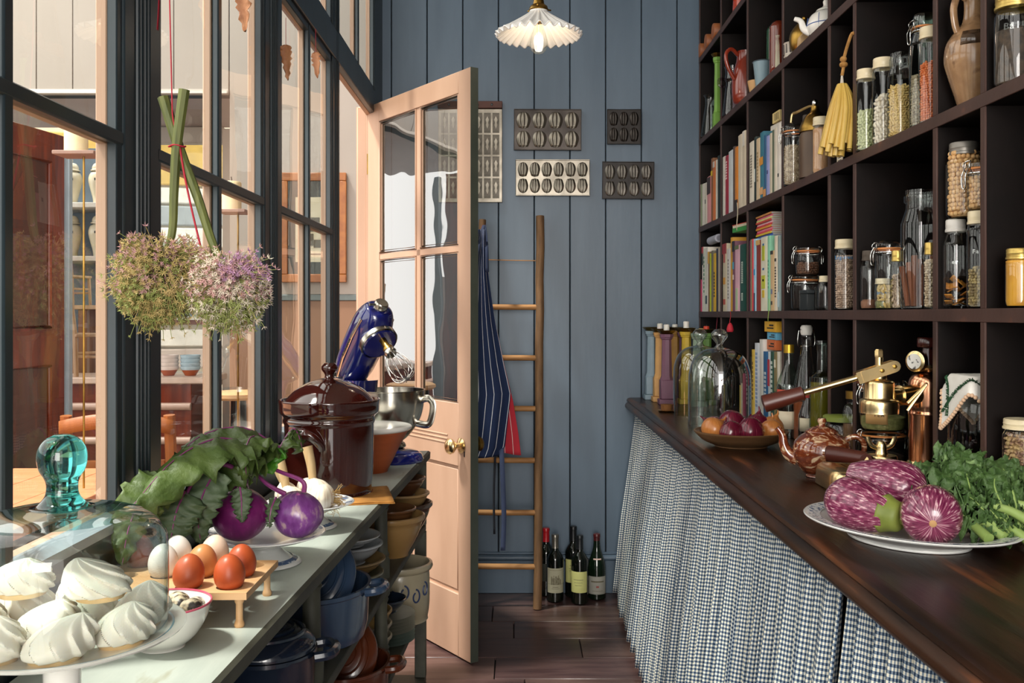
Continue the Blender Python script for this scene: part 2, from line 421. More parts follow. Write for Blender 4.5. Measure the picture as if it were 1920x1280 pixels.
# ---- the half-glazed door, standing open into the pantry
H = Vector((-.65, 4.203)); Fp = Vector((-.168, 3.523)); du = (Fp-H).normalized(); DW = (Fp-H).length
rotz = math.atan2(du.y, du.x)
door = thing('door_1', 'salmon pink half-glazed door standing open in front of the blue wall', 'door', (H.x, H.y, 0), rotz)
door['kind'] = 'structure'; del door['category']
TK = .033       # local: x along the leaf, -y the face seen from the courtyard side, +y the dark side
def leaf(name, u0, u1, z0, z1, par=door, y0=0., y1=TK*.62):
    o = MB().box(u0, u1, y0, y1, z0, z1).build(name, M_salmon, par, bevel=.0015)
    MB().box(u0, u1, max(y1, y0)+.0002, TK, z0, z1).build('dark_side', M_doordark, o, bevel=.0015)
    return o
M_doordark = mk('dark_olive_door_edge', '#3a4038', '#474d44', rough=.45, ns=6)
leaf('stile', 0, .105, .008, 2.196); fs_ = leaf('stile', DW-.085, DW, .008, 2.196)
MB().box(DW, DW+.0015, 0, TK, .008, 2.196).build('edge_face', M_doordark, fs_)
leaf('top_rail', .105, DW-.085, 2.115, 2.196)
leaf('lock_rail', .105, DW-.085, .72, .955)
leaf('bottom_rail', .105, DW-.085, .008, .24)
leaf('glazing_bar', .425, .455, .955, 2.115, y0=.004)
leaf('glazing_bar', .105, DW-.085, 1.522, 1.548, y0=.004)
leaf('muntin', .40, .47, .24, .72)
for (a, b) in ((.105, .40), (.47, DW-.085)):
    MB().box(a, b, .010, .022, .24, .72).build('panel', M_salmon, door)
    MB().box(a+.012, b-.012, .0055, .012, .252, .708).build('panel_field', M_salmon, door, bevel=.004)
def mould(u0, u1, z0, z1, rad=.005, y=.004):
    MB().tube([(u0, y, z0), (u1, y, z0), (u1, y, z1), (u0, y, z1)], rad, n=8, closed=True).build('glazing_bead', M_salmon, door)
for (a, b) in ((.105, .425), (.455, DW-.085)):
    for (c, d) in ((.955, 1.522), (1.548, 2.115)):
        mould(a+.004, b-.004, c+.004, d-.004); mould(a+.013, b-.013, c+.013, d-.013, .003, .009)
        MB().add([(a, .012, c), (b, .012, c), (b, .012, d), (a, .012, d)], [(0, 1, 2, 3)]).build('pane', M_doorglass, door)
for zz in (.80, .815, .83): MB().tube([(.02, 0, zz), (DW-.16, 0, zz)], .003, n=6).build('lock_rail_bead', M_salmon, door)
kn = MB().lathe([(0, 0), (.027, 0), (.029, .004), (.02, .009), (.011, .012), (.0095, .026), (.016, .03), (.027, .042), (.029, .052), (.024, .06), (.012, .065), (0, .066)], 28)
kn.xf(Matrix.Translation((DW-.062, -.0005, .80)) @ Matrix.Rotation(pi/2, 4, 'X'))
kn.build('knob', M_brass, door)
kb = MB().lathe([(0, 0), (.026, 0), (.026, .005), (.010, .01), (.010, .022), (.026, .034), (.028, .046), (.02, .056), (0, .058)], 24)
kb.xf(Matrix.Translation((DW-.062, TK+.0005, .80)) @ Matrix.Rotation(-pi/2, 4, 'X'))
kb.build('inner_knob', M_oldbrass, door)
MB().cbox((DW-.04, -.0015, .77), (.004, .003, .02)).build('keyhole', M_black, door)
for zz in (.35, 1.9): MB().tube([(-.004, .004, zz), (-.004, .004, zz+.09)], .006, n=10).build('hinge', M_oldbrass, door)
# ================================================================== COUNTER, CURTAIN, SHELVES, BENCH
CZ = .902
ct = thing('counter', 'long dark worn wooden counter with a rounded front edge', 'counter', (0, 0, 0))
MB().box(.533, 1.138, -.6, YB-.002, CZ-.04, CZ).build('worktop', M_counter, ct, bevel=.002)
prof = [(.5345, CZ), (.522, CZ-.001), (.513, CZ-.006), (.511, CZ-.013), (.516, CZ-.019), (.513, CZ-.022), (.506, CZ-.028), (.503, CZ-.036), (.505, CZ-.045), (.512, CZ-.051), (.5345, CZ-.053)]
MB().prism(prof, -.6, YB-.002, 'y').build('nosing', M_counter, ct)
for y in (.1, 1.5, 2.9, 4.3):
    MB().box(.60, .66, y, y+.06, 0, CZ-.04).build('leg', M_counter, ct, bevel=.003)
MB().box(.59, .61, -.5, 4.42, CZ-.11, CZ-.041).build('apron_rail', M_counter, ct)

M_gingham = stripes('navy_gingham', '#e8e2cf', '#24364f', .0098, .5, axis=2, base2='#7c8a98')
def curtain(name, y0, y1, label, seed, ny):
    rnd = random.Random(seed)
    ph = [(rnd.uniform(0, 6.3), rnd.uniform(.8, 1.2)) for _ in range(6)]
    n = max(4, int((y1-y0)/.052))
    def wave(t, zt):
        a = t*n*2*pi
        s_ = math.sin(a + .9*math.sin(a*.23+ph[0][0]) + .35*zt*math.sin(a*.31+ph[1][0]))
        return s_ + .35*math.sin(a*.47+ph[2][0]+zt) + .2*math.sin(2.1*a+ph[3][0])
    def P(t, v):           # v=0 top, 1 hem
        x = .549 - .085*v**1.1 - .012*math.sin(t*7+seed)*v
        amp = .0075 + .0155*min(1, v*1.7)
        hem = .035 + .012*math.sin(t*23+seed)
        z = (CZ-.0545)*(1-v) + hem*v
        y = y0+(y1-y0)*t
        y += .006*v*math.cos(t*n*2*pi*.5+ph[4][0])
        return (x - amp*wave(t, v) , y, z)
    arc = [0]
    for i in range(1, ny+1):
        a = Vector(P((i-1)/ny, .6)); b = Vector(P(i/ny, .6)); arc.append(arc[-1]+((b.x-a.x)**2+(b.y-a.y)**2)**.5)
    m = MB().grid(P, ny, 26, uvfn=lambda u, v: (arc[int(round(u*ny))], v*(CZ-.09)))
    o = m.build(name, M_gingham, uv=True, solid=.0012)
    return tag(o, label, 'curtain', None)
curtain('gingham_curtain', 1.60, 4.43, 'long gathered navy gingham curtain under the counter, reaching the back wall', 3, 900)
curtain('gingham_curtain', .30, 1.592, 'near gathered navy gingham curtain under the counter front, closest to the camera', 11, 420)

# shelving: each board and each upright its own part
SX, SB = .845, 1.137
sh = thing('pigeonhole_shelves', 'tall dark wooden pigeonhole shelves standing on the counter', 'shelving', (0, 0, CZ))
LV = [1.287, 1.6775, 2.08, 2.458, 2.845]     # board centres
DV = [4.437, 3.975, 3.52, 3.052, 2.60, 2.405, 1.942, 1.742, 1.30, .85, .4]
for z in LV:
    b = MB().box(SX+.004, SB, .39, 4.447, z-.012-CZ, z+.012-CZ).build('shelf_board', M_shelf, sh)
    MB().box(SX, SX+.004, .39, 4.447, z-.0125-CZ, z+.0125-CZ).build('front_edge', M_edge, b, bevel=.001)
zz = [CZ]+LV
for i in range(len(LV)):
    z0 = (zz[i]+.012 if i else CZ); z1 = zz[i+1]-.012
    for d in DV:
        b = MB().box(SX+.005, SB, d-.0085, d+.0085, z0-CZ+.0003, z1-CZ-.0003).build('upright', M_shelf, sh)
        MB().box(SX+.001, SX+.005, d-.009, d+.009, z0-CZ+.0003, z1-CZ-.0003).build('front_edge', M_edge, b, bevel=.001)
MB().box(SB-.006, SB+.001, .39, 4.447, 0.001, 2.0).build('back_panel', M_shelf, sh)

# ---- bench under the window
BZ = .845
def bf(y): return -.368 + (y-1.157)*.0418      # front edge of the bench top
bn = thing('bench', 'pale green painted bench under the window with two open shelves below', 'bench', (0, 0, 0))
def slab(z0, z1, y0, y1, back=-.612, inset=0.):
    return MB().prism([(back, y0), (bf(y0)-inset, y0), (bf(y1)-inset, y1), (back, y1)], z0, z1, 'z')
cuts = [(-.5, .9), (.902, 1.56), (1.5615, 2.25), (2.2515, 3.12)]
MBT = MB()
slab(BZ-.022, BZ, -.5, 3.12).build('bench_top', M_bench, bn)
e = MB()
e.add([(bf(-.5), -.5, BZ-.026), (bf(-.5)+.006, -.5, BZ-.024), (bf(-.5)+.007, -.5, BZ-.004), (bf(-.5), -.5, BZ),
       (bf(3.12), 3.12, BZ-.026), (bf(3.12)+.006, 3.12, BZ-.024), (bf(3.12)+.007, 3.12, BZ-.004), (bf(3.12), 3.12, BZ)],
      [(0,1,5,4),(1,2,6,5),(2,3,7,6),(3,0,4,7),(0,3,2,1),(4,5,6,7)])
e.build('front_lip', M_benchedge, bn)
for z in (.612, .37, .125):
    slab(z-.02, z, -.5, 3.10, inset=.004).build('shelf_board', M_benchedge, bn, bevel=.002)
def col(y, z0, z1, r=.018, x=None):
    x = bf(y)-.035 if x is None else x
    h = z1-z0
    p = [(0, 0), (r*1.25, 0), (r*1.25, h*.22), (r*1.05, h*.25), (r*1.2, h*.28), (r*.95, h*.32), (r*.9, h*.8), (r*1.1, h*.84), (r*.95, h*.86), (r*1.3, h*.9), (r*1.3, h), (0, h)]
    MB().lathe(p, 20, (x, y, z0)).build('leg', M_benchedge, bn)
for y in (1.07, 1.77, 2.47):
    for (a, b) in ((.612, BZ-.022), (.37, .592), (.125, .35)): col(y, a, b)
    col(y, 0, .105)
for y in (3.085,):
    for x in (bf(y)-.02, -.59):
        for (a, b) in ((.612, BZ-.022), (.37, .592), (.125, .35), (0, .105)):
            MB().box(x-.018, x+.018, y-.012, y+.012, a, b).build('corner_post', M_benchedge, bn, bevel=.002)
# ================================================================== THE COURTYARD BEYOND THE WINDOWS
cg = struct(MB().box(-6, -.67, -4, 9, -.08, -.02).build('ground', mk('courtyard_paving', '#8a8175', '#766e64', rough=.8, ns=4)))
YC = 4.75
# end wall: cream boards above, tan dado below
we = struct(MB().box(-1.42, -.6625, YC+.012, YC+.1, -.02, 3.6).build('wall_courtyard', M_gap))
xb = [-1.42, -1.18, -.96, -.74, -.663]
for a, b in zip(xb[:-1], xb[1:]):
    MB().box(a+.0015, b-.0015, YC, YC+.014, 1.385, 3.6).build('wall_board', M_cream, we, bevel=.002)
    MB().box(a+.0015, b-.0015, YC, YC+.014, -.02, 1.355).build('dado_board', M_tan, we, bevel=.002)
MB().box(-1.42, -.663, YC-.008, YC+.012, 1.355, 1.385).build('dado_rail', flat('#6f7a78'), we, bevel=.003)
# fascia over the shop recess
wf = struct(MB().box(-3.6, -1.4215, YC+.012, YC+.08, 2.372, 3.6).build('wall_fascia', M_gap))
xb = [-3.6, -3.1, -2.72, -2.375, -2.195, -1.695, -1.4215]
for a, b in zip(xb[:-1], xb[1:]):
    MB().box(a+.0015, b-.0015, YC, YC+.013, 2.38, 3.6).build('wall_board', M_cream, wf, bevel=.002)
MB().prism([(YC-.03, 2.372), (YC+.012, 2.372), (YC+.012, 2.40), (YC-.012, 2.40)], -3.6, -1.4215, 'x').build('cornice', M_cream, wf, bevel=.004)
struct(MB().prism([(-3.6, YC+.08), (-1.4215, YC+.08), (-1.636, 5.6), (-3.6, 5.6)], 2.375, 2.42, 'z').build('trim_2', M_mauve))
rs = struct(MB().prism([(-1.4215, YC+.08), (-1.38, YC+.08), (-1.59, 5.65), (-1.64, 5.65)], -.02, 2.374, 'z').build('wall_recess', M_cream))
MB().box(-1.70, -1.645, 5.55, 5.62, 0, 2.36).build('corner_post', M_cream, rs, bevel=.004)
# shop window at the back of the recess
sw = struct(MB().box(-2.36, -1.70, 5.56, 5.64, 2.28, 2.374).build('window_9', M_cream, bevel=.004))
MB().box(-2.36, -2.31, 5.57, 5.63, .95, 2.28).build('mullion', M_cream, sw, bevel=.003)
MB().box(-2.36, -1.70, 5.54, 5.66, .88, .95).build('sill', M_cream, sw, bevel=.004)
MB().add([(-2.31, 5.6, .95), (-1.70, 5.6, .95), (-1.70, 5.6, 2.28), (-2.31, 5.6, 2.28)], [(0, 1, 2, 3)]).build('pane', M_pane, sw)
# added panel: streaky reflections in the shop window, imitated by coloured bands
tr_ = thing('reflection_panel', 'added panel of coloured bands imitating street reflections in the shop window', 'backdrop', (-5.0, 7.4, 0), math.radians(14))
MB().box(0, 4.6, .02, .3, 0, 3.4).build('wall', flat('#e4d8c2', .8), tr_)
for z0, z1, c in ((2.35, 2.75, '#d9b25a'), (2.2, 2.33, '#f0ebe0'), (2.02, 2.18, '#a7adb0'), (1.84, 2.0, '#f3eee4'), (1.74, 1.82, '#c9956a'), (1.2, 1.7, '#7d4a3a'), (1.02, 1.16, '#efe4d8'), (.84, 1.0, '#c9b4a8')):
    MB().box(0, 4.6, -.03-.02*(z0 % .2), .02, z0, z1).build('reflection_band', flat(c, .7), tr_, bevel=.01)
for x in np.arange(.3, 4.4, .62):
    f = MB().box(x, x+.3, -.065, -.028, 1.24, 1.68).build('window', flat('#d8d2c6', .5), tr_)
    MB().box(x+.03, x+.27, -.07, -.066, 1.27, 1.65).build('window_pane', mk('dark_shop_glass', '#3c4650', rough=.1), f)
# side wall far left closing the court
struct(MB().box(-4.6, -4.5, -3, 5.6, -.02, 1.6).build('wall_far', M_mauve))
# mahogany door leaf standing open
md = thing('panelled_door', 'dark red mahogany panelled door at far left of the courtyard', 'door', (-2.135, 4.5, 0), math.radians(-99))
MB().box(0, .86, -.025, .02, -.02, 2.12).build('leaf', M_mahog, md, bevel=.003)
M_mahog2 = mk('mahogany_panel', '#3a140c', '#55200f', rough=.18, ns=5, st=(6,6,.6), coat=.4)
for a, b in ((.12, 1.05), (1.25, 1.98)):
    p = MB().box(.12, .74, -.031, -.026, a-.02, b).build('panel', M_mahog2, md, bevel=.003)
    p2 = MB(); p2.tube([(.12, -.03, a-.02), (.74, -.03, a-.02), (.74, -.03, b), (.12, -.03, b)], .014, n=8, closed=True)
    p2.build('moulding', M_mahog, p)
    q = MB().box(.12, .74, .021, .026, a-.02, b).build('panel', M_mahog2, md, bevel=.003)
    p2 = MB(); p2.tube([(.12, .024, a-.02), (.74, .024, a-.02), (.74, .024, b), (.12, .024, b)], .014, n=8, closed=True)
    p2.build('moulding', M_mahog, q)
jb = struct(MB().box(-2.142, -2.106, 4.52, 4.56, 0, 2.10).build('door_frame_post', flat('#9aa9b4', .5), bevel=.004)); jb.name = 'trim_3'
# dresser with ginger jars
dr = thing('dresser', 'blue grey dresser of open shelves holding lidded jars behind the mahogany door', 'shelving', (-2.99, 5.75, -.02))
for x in (-.02, .56): MB().box(x, x+.03, 0, .30, 0, 2.35).build('side', flat('#8796a2', .5), dr, bevel=.003)
MB().box(-.02, .59, .29, .31, 0, 2.35).build('back', flat('#6e7d8a', .5), dr)
for z in (.80, 1.635+.02, 1.955+.02): MB().box(-.02, .59, -.02, .30, z-.03, z).build('shelf_board', flat('#d8d4ca', .5), dr, bevel=.003)
M_jarcream = mk('cream_crackle_glaze', '#d6ccb2', '#c6bb9e', rough=.2, coat=.4, ns=8)
def ginger(name, loc, label, s=1.):
    t = thing(name, label, 'jar', loc, 0, None)
    p = smoothprof([(0, 0), (.042, 0), (.046, .01), (.05, .05), (.075, .15), (.082, .2), (.07, .245), (.047, .262), (.045, .275)], 4) + [(0, .275)]
    MB().lathe([(r*s, z*s) for r, z in p], 28).build('body', M_jarcream, t)
    l = smoothprof([(.066, .266), (.066, .274), (.056, .28), (.054, .30), (.04, .325), (.014, .335), (.008, .34), (.012, .35), (.01, .362), (0, .372)], 3)
    MB().lathe([(r*s, z*s) for r, z in l], 24).build('lid', M_jarcream, t)
    for j, dx in enumerate((-.018, -.006, .006, .018)):
        a = -pi/2+.25+dx*14
        MB().cbox((math.cos(a)*.0825*s, math.sin(a)*.0825*s, .195*s), (.007, .003, .014)).build('lettering', M_ink, t)
    return t
gx = [-2.715, -2.545]
ginger('ginger_jar', (gx[0], 5.86, 1.9555), 'cream lidded jar on the upper dresser shelf, half hidden by the mahogany door', .76)
ginger('ginger_jar', (gx[1], 5.86, 1.9555), 'cream lidded jar on the upper dresser shelf, seen whole beside the window bar', .76)
ginger('ginger_jar', (gx[0], 5.86, 1.6355), 'cream lidded jar on the lower dresser shelf, behind the pale chair back', .76)
ginger('ginger_jar', (gx[1], 5.86, 1.6355), 'cream lidded jar on the lower dresser shelf, beside the window bar', .76)
# candle shelf on brass arm
def candle_ledge(x, y, z, label1, label2, w=.24):
    s_ = tag(MB().box(-w/2, w/2, -.05, .05, -.012, 0).build('candle_ledge', flat('#a48274', .5), loc=(x, y, z), bevel=.002), label1, 'ledge')
    c = thing('pillar_candle', label2, 'candle', (x-.012, y, z+.0005))
    MB().lathe([(0, 0), (.035, 0), (.035, .095), (.032, .1), (.01, .096), (0, .096)], 24).build('wax', M_candle, c)
    MB().tube([(0, 0, .095), (.001, .001, .108), (-.001, .002, .118)], .0022, n=6).build('wick', M_black, c)
X_, Z_ = ony(150, 286, 3.0); candle_ledge(X_, 3.0, Z_, 'small ledge outside the near window pane carrying a burnt candle', 'thick ivory candle with a black wick, outside the near window', .13)
MB_ = MB().tube([(X_+.012, 3.0, Z_-.012), (X_+.012, 3.0, .745)], .0035, n=8).build('candle_pole', M_oldbrass); tag(MB_, 'thin brass pole rising from the courtyard table to the candle ledge', 'pole')
X_, Z_ = ony(440, 394, 3.4); candle_ledge(X_, 3.4, Z_, 'small ledge seen through the middle window carrying a pale candle', 'short pale candle seen through the middle window near its frame', .10)
MB_ = MB().tube([(X_+.012, 3.4, Z_-.012), (X_+.012, 3.4, -.02)], .0035, n=8).build('candle_pole', M_oldbrass); tag(MB_, 'thin brass floor pole behind the middle window', 'pole')
# shop counter with goods
sc_ = thing('shop_counter', 'mahogany shop counter with a pale top inside the courtyard recess', 'counter', (-3.3, 5.05, 0))
MB().box(.0, 1.66, 0, .40, .92, .955).build('top', flat('#d9bfae', .35), sc_, bevel=.006)
MB().box(.03, 1.58, .03, .38, -.02, .92).build('body', M_mahog, sc_, bevel=.003)
for z in (.62, .80): MB().tube([(.03, .025, z), (1.58, .025, z)], .02, n=10).build('moulding', flat('#c9a898', .4), sc_)
# small wooden chairs standing on the shop counter
M_rawwood = mk('scrubbed_oak', '#b79a7c', '#a3805f', rough=.6, ns=8, st=(4,4,.6))
M_rawdark = mk('brown_chair_oak', '#6b4226', '#7d5233', rough=.45, ns=8, st=(4,4,.6))
def small_chair(loc, rz, label, wood, s=1., back='splat'):
    t = thing('small_chair', label, 'chair', loc, rz)
    MB().box(-.14*s, .14*s, -.13*s, .13*s, .22*s, .24*s).build('seat', wood, t, bevel=.004)
    for x in (-1, 1):
        MB().tube([(x*.125*s, .115*s, 0), (x*.12*s, .12*s, .24*s), (x*.11*s, .16*s, .56*s)], .013*s, n=8).build('leg', wood, t)
        MB().tube([(x*.13*s, -.12*s, 0), (x*.12*s, -.115*s, .22*s)], .013*s, n=8).build('leg', wood, t)
    MB().box(-.125*s, .125*s, .145*s, .17*s, .50*s, .565*s).build('top_rail', wood, t, bevel=.006)
    a = MB(); a.prism([(-.03*s, .24*s), (.03*s, .24*s), (.05*s, .34*s), (.025*s, .42*s), (.04*s, .5*s), (-.04*s, .5*s), (-.025*s, .42*s), (-.05*s, .34*s)], .14*s, .152*s, 'y')
    a.build('back_splat', wood, t, bevel=.002)
    MB().tube([(-.12*s, -.12*s, .1*s), (.12*s, -.12*s, .1*s)], .009*s, n=8).build('stretcher', wood, t)
    for x in (-1, 1): MB().tube([(x*.125*s, -.12*s, .13*s), (x*.125*s, .115*s, .13*s)], .009*s, n=8).build('stretcher', wood, t)
    return t
small_chair((-2.41, 5.24, .9555), math.radians(160), 'small pale oak chair standing on the shop counter beside the mahogany door', M_rawwood, .95)
ds = thing('display_stand', 'tall dark-legged stand with a pale plank top behind the shop counter', 'stand', (-2.62, 5.62, -.02))
MB().box(-.21, .24, -.10, .10, 1.335, 1.36).build('plank', M_rawwood, ds, bevel=.003)
for x in (-.16, .12):
    for y in (-.07, .07): MB().box(x-.025, x+.025, y-.02, y+.02, 0, 1.335).build('leg', M_rawdark, ds, bevel=.003)
small_chair((-2.63, 5.62, 1.3405), math.radians(172), 'pale chair with a shaped back splat standing on the tall stand', M_rawwood, .72)
# stacked glazed bowls
def bowl_stack(cx, cy, z, n, glaze, nm, k=.56):
    for i in range(n):
        t = thing('glazed_bowl', '%s rimmed terracotta bowl, %s of its stack on the shop counter' % (nm, ('lowest', 'second from the bottom', 'third from the bottom', 'topmost')[i]), 'bowl', (cx, cy, z+i*.036*k)); t.scale = (k, k, k)
        MB().lathe(smoothprof([(0, 0), (.045, 0), (.06, .02), (.085, .06)], 4)+[(.083, .062), (.06, .03), (.04, .012), (0, .01)], 28).build('body', mk('terracotta', '#b5603c', '#a5532f', rough=.6, ns=10), t)
        MB().lathe([(.0865, .056), (.094, .075), (.0955, .092), (.092, .092), (.086, .06)], 28).build('glazed_rim', glaze, t)
bowl_stack(-1.882, 5.2, .9555, 4, flat('#ecdcd4', .2, .5), 'white')
bowl_stack(-1.765, 5.2, .9555, 4, flat('#b5cfdc', .2, .5), 'pale blue')
# courtyard table and chair, stool
M_orange = mk('orange_pine_table', '#d6956c', '#c9845a', rough=.4, ns=4, st=(1,8,1))
tb = thing('courtyard_table', 'orange pine table just outside the near window', 'table', (-2.3, 2.2, -.02))
for i in range(6): MB().box(i*.17, i*.17+.168, 0, 1.22, .73, .76).build('top_plank', M_orange, tb, bevel=.002)
for x in (.06, .9):
    for y in (.06, 1.1): MB().box(x, x+.06, y, y+.06, 0, .73).build('leg', M_orange, tb, bevel=.003)
MB().box(.08, .94, .07, .09, .64, .73).build('apron', M_orange, tb); MB().box(.08, .94, 1.13, 1.15, .64, .73).build('apron', M_orange, tb)
M_chair = mk('worn_orange_chair_wood', '#a5622f', '#8a4c22', rough=.45, ns=9, st=(3,3,.6), bump=.2)
chx, chz = ony(226, 588, 3.62)
wc = thing('wooden_chair', 'worn orange wooden chair behind the courtyard table', 'chair', (chx, 3.62, -.02), math.radians(4))
for x in (-1, 1):
    MB().tube(smoothpath([(x*.165, .0, 0), (x*.175, .0, .45), (x*.19, -.01, .70), (x*.188, -.03, .93)], 4), .022, n=8).build('leg', M_chair, wc)
    MB().tube([(x*.19, .38, 0), (x*.185, .38, .44)], .02, n=8).build('leg', M_chair, wc)
MB().prism([(-.2, .0), (.2, .0), (.21, .4), (-.21, .4)], .44, .465, 'z').build('seat', M_chair, wc, bevel=.005)
def tr2(u, v):
    a = (u-.5)*2; return (a*.205, -.035-.02*(1-a*a), .885+.055*v-.028*a*a)
MB().grid(tr2, 14, 2).build('top_rail', M_chair, wc, solid=.028)
MB().box(-.17, .17, -.022, -.002, .72, .76).build('back_rail', M_chair, wc, bevel=.004)
for z in (.2, .3): MB().tube([(-.17, 0, z), (.17, 0, z)], .012, n=8).build('stretcher', M_chair, wc)
sx_, _ = ony(447, 735, 4.3)
st_ = thing('bar_stool', 'round-seated stool with dark legs seen through the middle window', 'stool', (sx_, 4.3, -.02))
MB().lathe([(0, .93), (.115, .93), (.125, .94), (.125, .955), (.11, .962), (0, .96)], 28).build('seat', flat('#d6ab7a', .45), st_)
for k in range(4):
    a = k*pi/2+.5; MB().tube([(.09*math.cos(a), .09*math.sin(a), .93), (.16*math.cos(a), .16*math.sin(a), 0)], .014, n=8).build('leg', M_black, st_)
MB().tube([(.125*math.cos(2*pi*i/24), .125*math.sin(2*pi*i/24), .42) for i in range(24)], .008, n=6, closed=True).build('foot_ring', M_black, st_)
# picture on the end wall
pc = thing('framed_print', 'wooden framed print with a dark mount on the cream courtyard wall', 'picture', (-1.0, YC-.001, 1.715))
pw, ph = .162, .27
M_frame = mk('orange_oak_frame', '#a8682f', '#935626', rough=.4, ns=8, st=(3,3,3))
for (a, b, c, d) in ((-pw, pw, ph-.04, ph), (-pw, pw, -ph, -ph+.04)):
    MB().box(a, b, -.022, 0, c, d).build('frame_rail', M_frame, pc, bevel=.003)
for x in (-pw, pw-.035):
    MB().box(x, x+.035, -.022, 0, -ph+.04, ph-.04).build('frame_stile', M_frame, pc, bevel=.003)
MB().box(-pw+.035, pw-.035, -.010, -.002, -ph+.04, ph-.04).build('mount', flat('#3c3f3a', .7), pc)
MB().box(-.09, .09, -.012, -.0105, -.17, .15).build('print', M_paper, pc)
for (a, b, c, d) in ((-.02, .03, -.02, .05), (-.035, .0, -.09, -.03), (.0, .04, -.10, -.06), (-.05, .05, -.135, -.128)):
    MB().box(a, b, -.0128, -.0121, c, d).build('drawing', flat('#6d6353', .8), pc)
MB().add([(-pw+.036, -.0135, -ph+.041), (pw-.036, -.0135, -ph+.041), (pw-.036, -.0135, ph-.041), (-pw+.036, -.0135, ph-.041)], [(0, 1, 2, 3)]).build('glazing', M_pane, pc)
# ================================================================== ON THE BENCH (left)
def sweep_leaf(path, width, ruff=0., nu=26, nv=12, droop=.2, seed=0, tip=.5, lobes=0, up=Vector((0,0,1)), fold=.25, taper=None):
    """a leaf blade: midrib along path, blade to either side, wavy towards the margin; returns MB"""
    rnd = random.Random(seed); P = smoothpath(path, max(2, nu//max(1, len(path)-1))); n = len(P)-1
    ph = [rnd.uniform(0, 6.3) for _ in range(6)]
    fr = []
    for i, p in enumerate(P):
        t = (P[min(i+1, n)]-P[max(i-1, 0)]).normalized()
        s_ = t.cross(up)
        s_ = s_.normalized() if s_.length > .05 else Vector((1, 0, 0))
        fr.append((p, s_, s_.cross(t).normalized()))
    def fn(u, v):
        i = min(n, int(round(u*n))); p, s_, nn = fr[i]
        w = width*(math.sin(pi*min(1, max(0.02, u**tip)))**.65) if taper is None else width*taper(u)
        a = (v-.5)*2
        w *= 1 + (lobes*.22*math.sin(u*38+ph[0]+a)+.12*lobes*math.sin(u*71+ph[1]))*abs(a)
        h = -abs(a)**1.5*droop*width + fold*width*.3*abs(a)*(1-abs(a))
        h += ruff*abs(a)**1.7*(math.sin(u*31+ph[2]+2*a)+.8*math.sin(u*57+ph[3]-a*3)+.5*math.sin(u*97+ph[4]+5*a))
        h += .10*width*math.sin(u*22+ph[5])*abs(a)*.5 + .045*width*math.sin(u*46-abs(a)*7+ph[1])*(1-abs(a)*.4) + .03*width*math.sin(u*83+a*11+ph[0])
        return tuple(p + s_*(a*w) + nn*h)
    return MB().grid(fn, n, nv)

# ---- cake stand with meringues under a glass dome
px0 = (-.473, 1.0)
PZ = .955
cs = thing('cake_stand', 'white cake stand with a pale blue rim carrying meringues', 'cake stand', (px0[0], px0[1], BZ))
pr = [(0, 0), (.062, 0), (.064, .004), (.055, .012), (.026, .025), (.019, .05), (.022, .085), (.05, .097), (.095, .104), (.121, .114), (.123, .1165), (.12, .1172), (.096, .110), (.06, .1075), (0, .107)]
MB().lathe(smoothprof(pr[:8], 3)+pr[8:], 64).build('stand', M_white, cs)
MB().lathe([(.1085, .1135), (.1105, .1143), (.1105, .1147), (.1083, .1139)], 64).build('blue_line', flat('#8fb0bf', .2), cs)
PT = BZ+.108
dm = thing('glass_dome', 'clear glass cake dome with a teal glass knob, over the meringues', 'dome', (px0[0], px0[1], PT+.0035))
MB().lathe(smoothprof([(.1035, 0), (.1045, .02), (.1045, .085), (.101, .104), (.088, .118), (.06, .127), (.03, .131), (.018, .134)], 5), 72).build('bell', glass('dome_glass', '#f8fcfb', '#86a8a4', refl=.65, base=.055), dm)
M_teal = bpy.data.materials.new('teal_glass'); M_teal.use_nodes = True
b_ = M_teal.node_tree.nodes['Principled BSDF']; b_.inputs['Base Color'].default_value = lin('#4fa9a8'); b_.inputs['Roughness'].default_value = .02
b_.inputs['Transmission Weight'].default_value = 1; b_.inputs['IOR'].default_value = 1.5
MB().lathe(smoothprof([(0, .127), (.031, .1315), (.0235, .136), (.0165, .145), (.0155, .156), (.0175, .163), (.0225, .172), (.0245, .183), (.0228, .194), (.0165, .203), (.008, .2075)], 5)+[(0, .208)], 40).build('knob', M_teal, dm)
MB().lathe(smoothprof([(.018, .1345), (.04, .1315), (.06, .1290), (.08, .1232)], 5), 64).build('teal_reflection', glass('teal_reflection_tint', '#e2f4f2', '#2f8f90', refl=.6, base=.07, power=2.2), dm)  # tinted ring over the dome's top imitates its teal reflection
M_mer = mk('meringue', '#dcd5c6', '#e4ddd0', rough=.55, ns=12, sub=.35, spec=.3)
M_merb = mk('meringue_baked_foot', '#dcb27a', '#e8cb9c', rough=.6, ns=14)
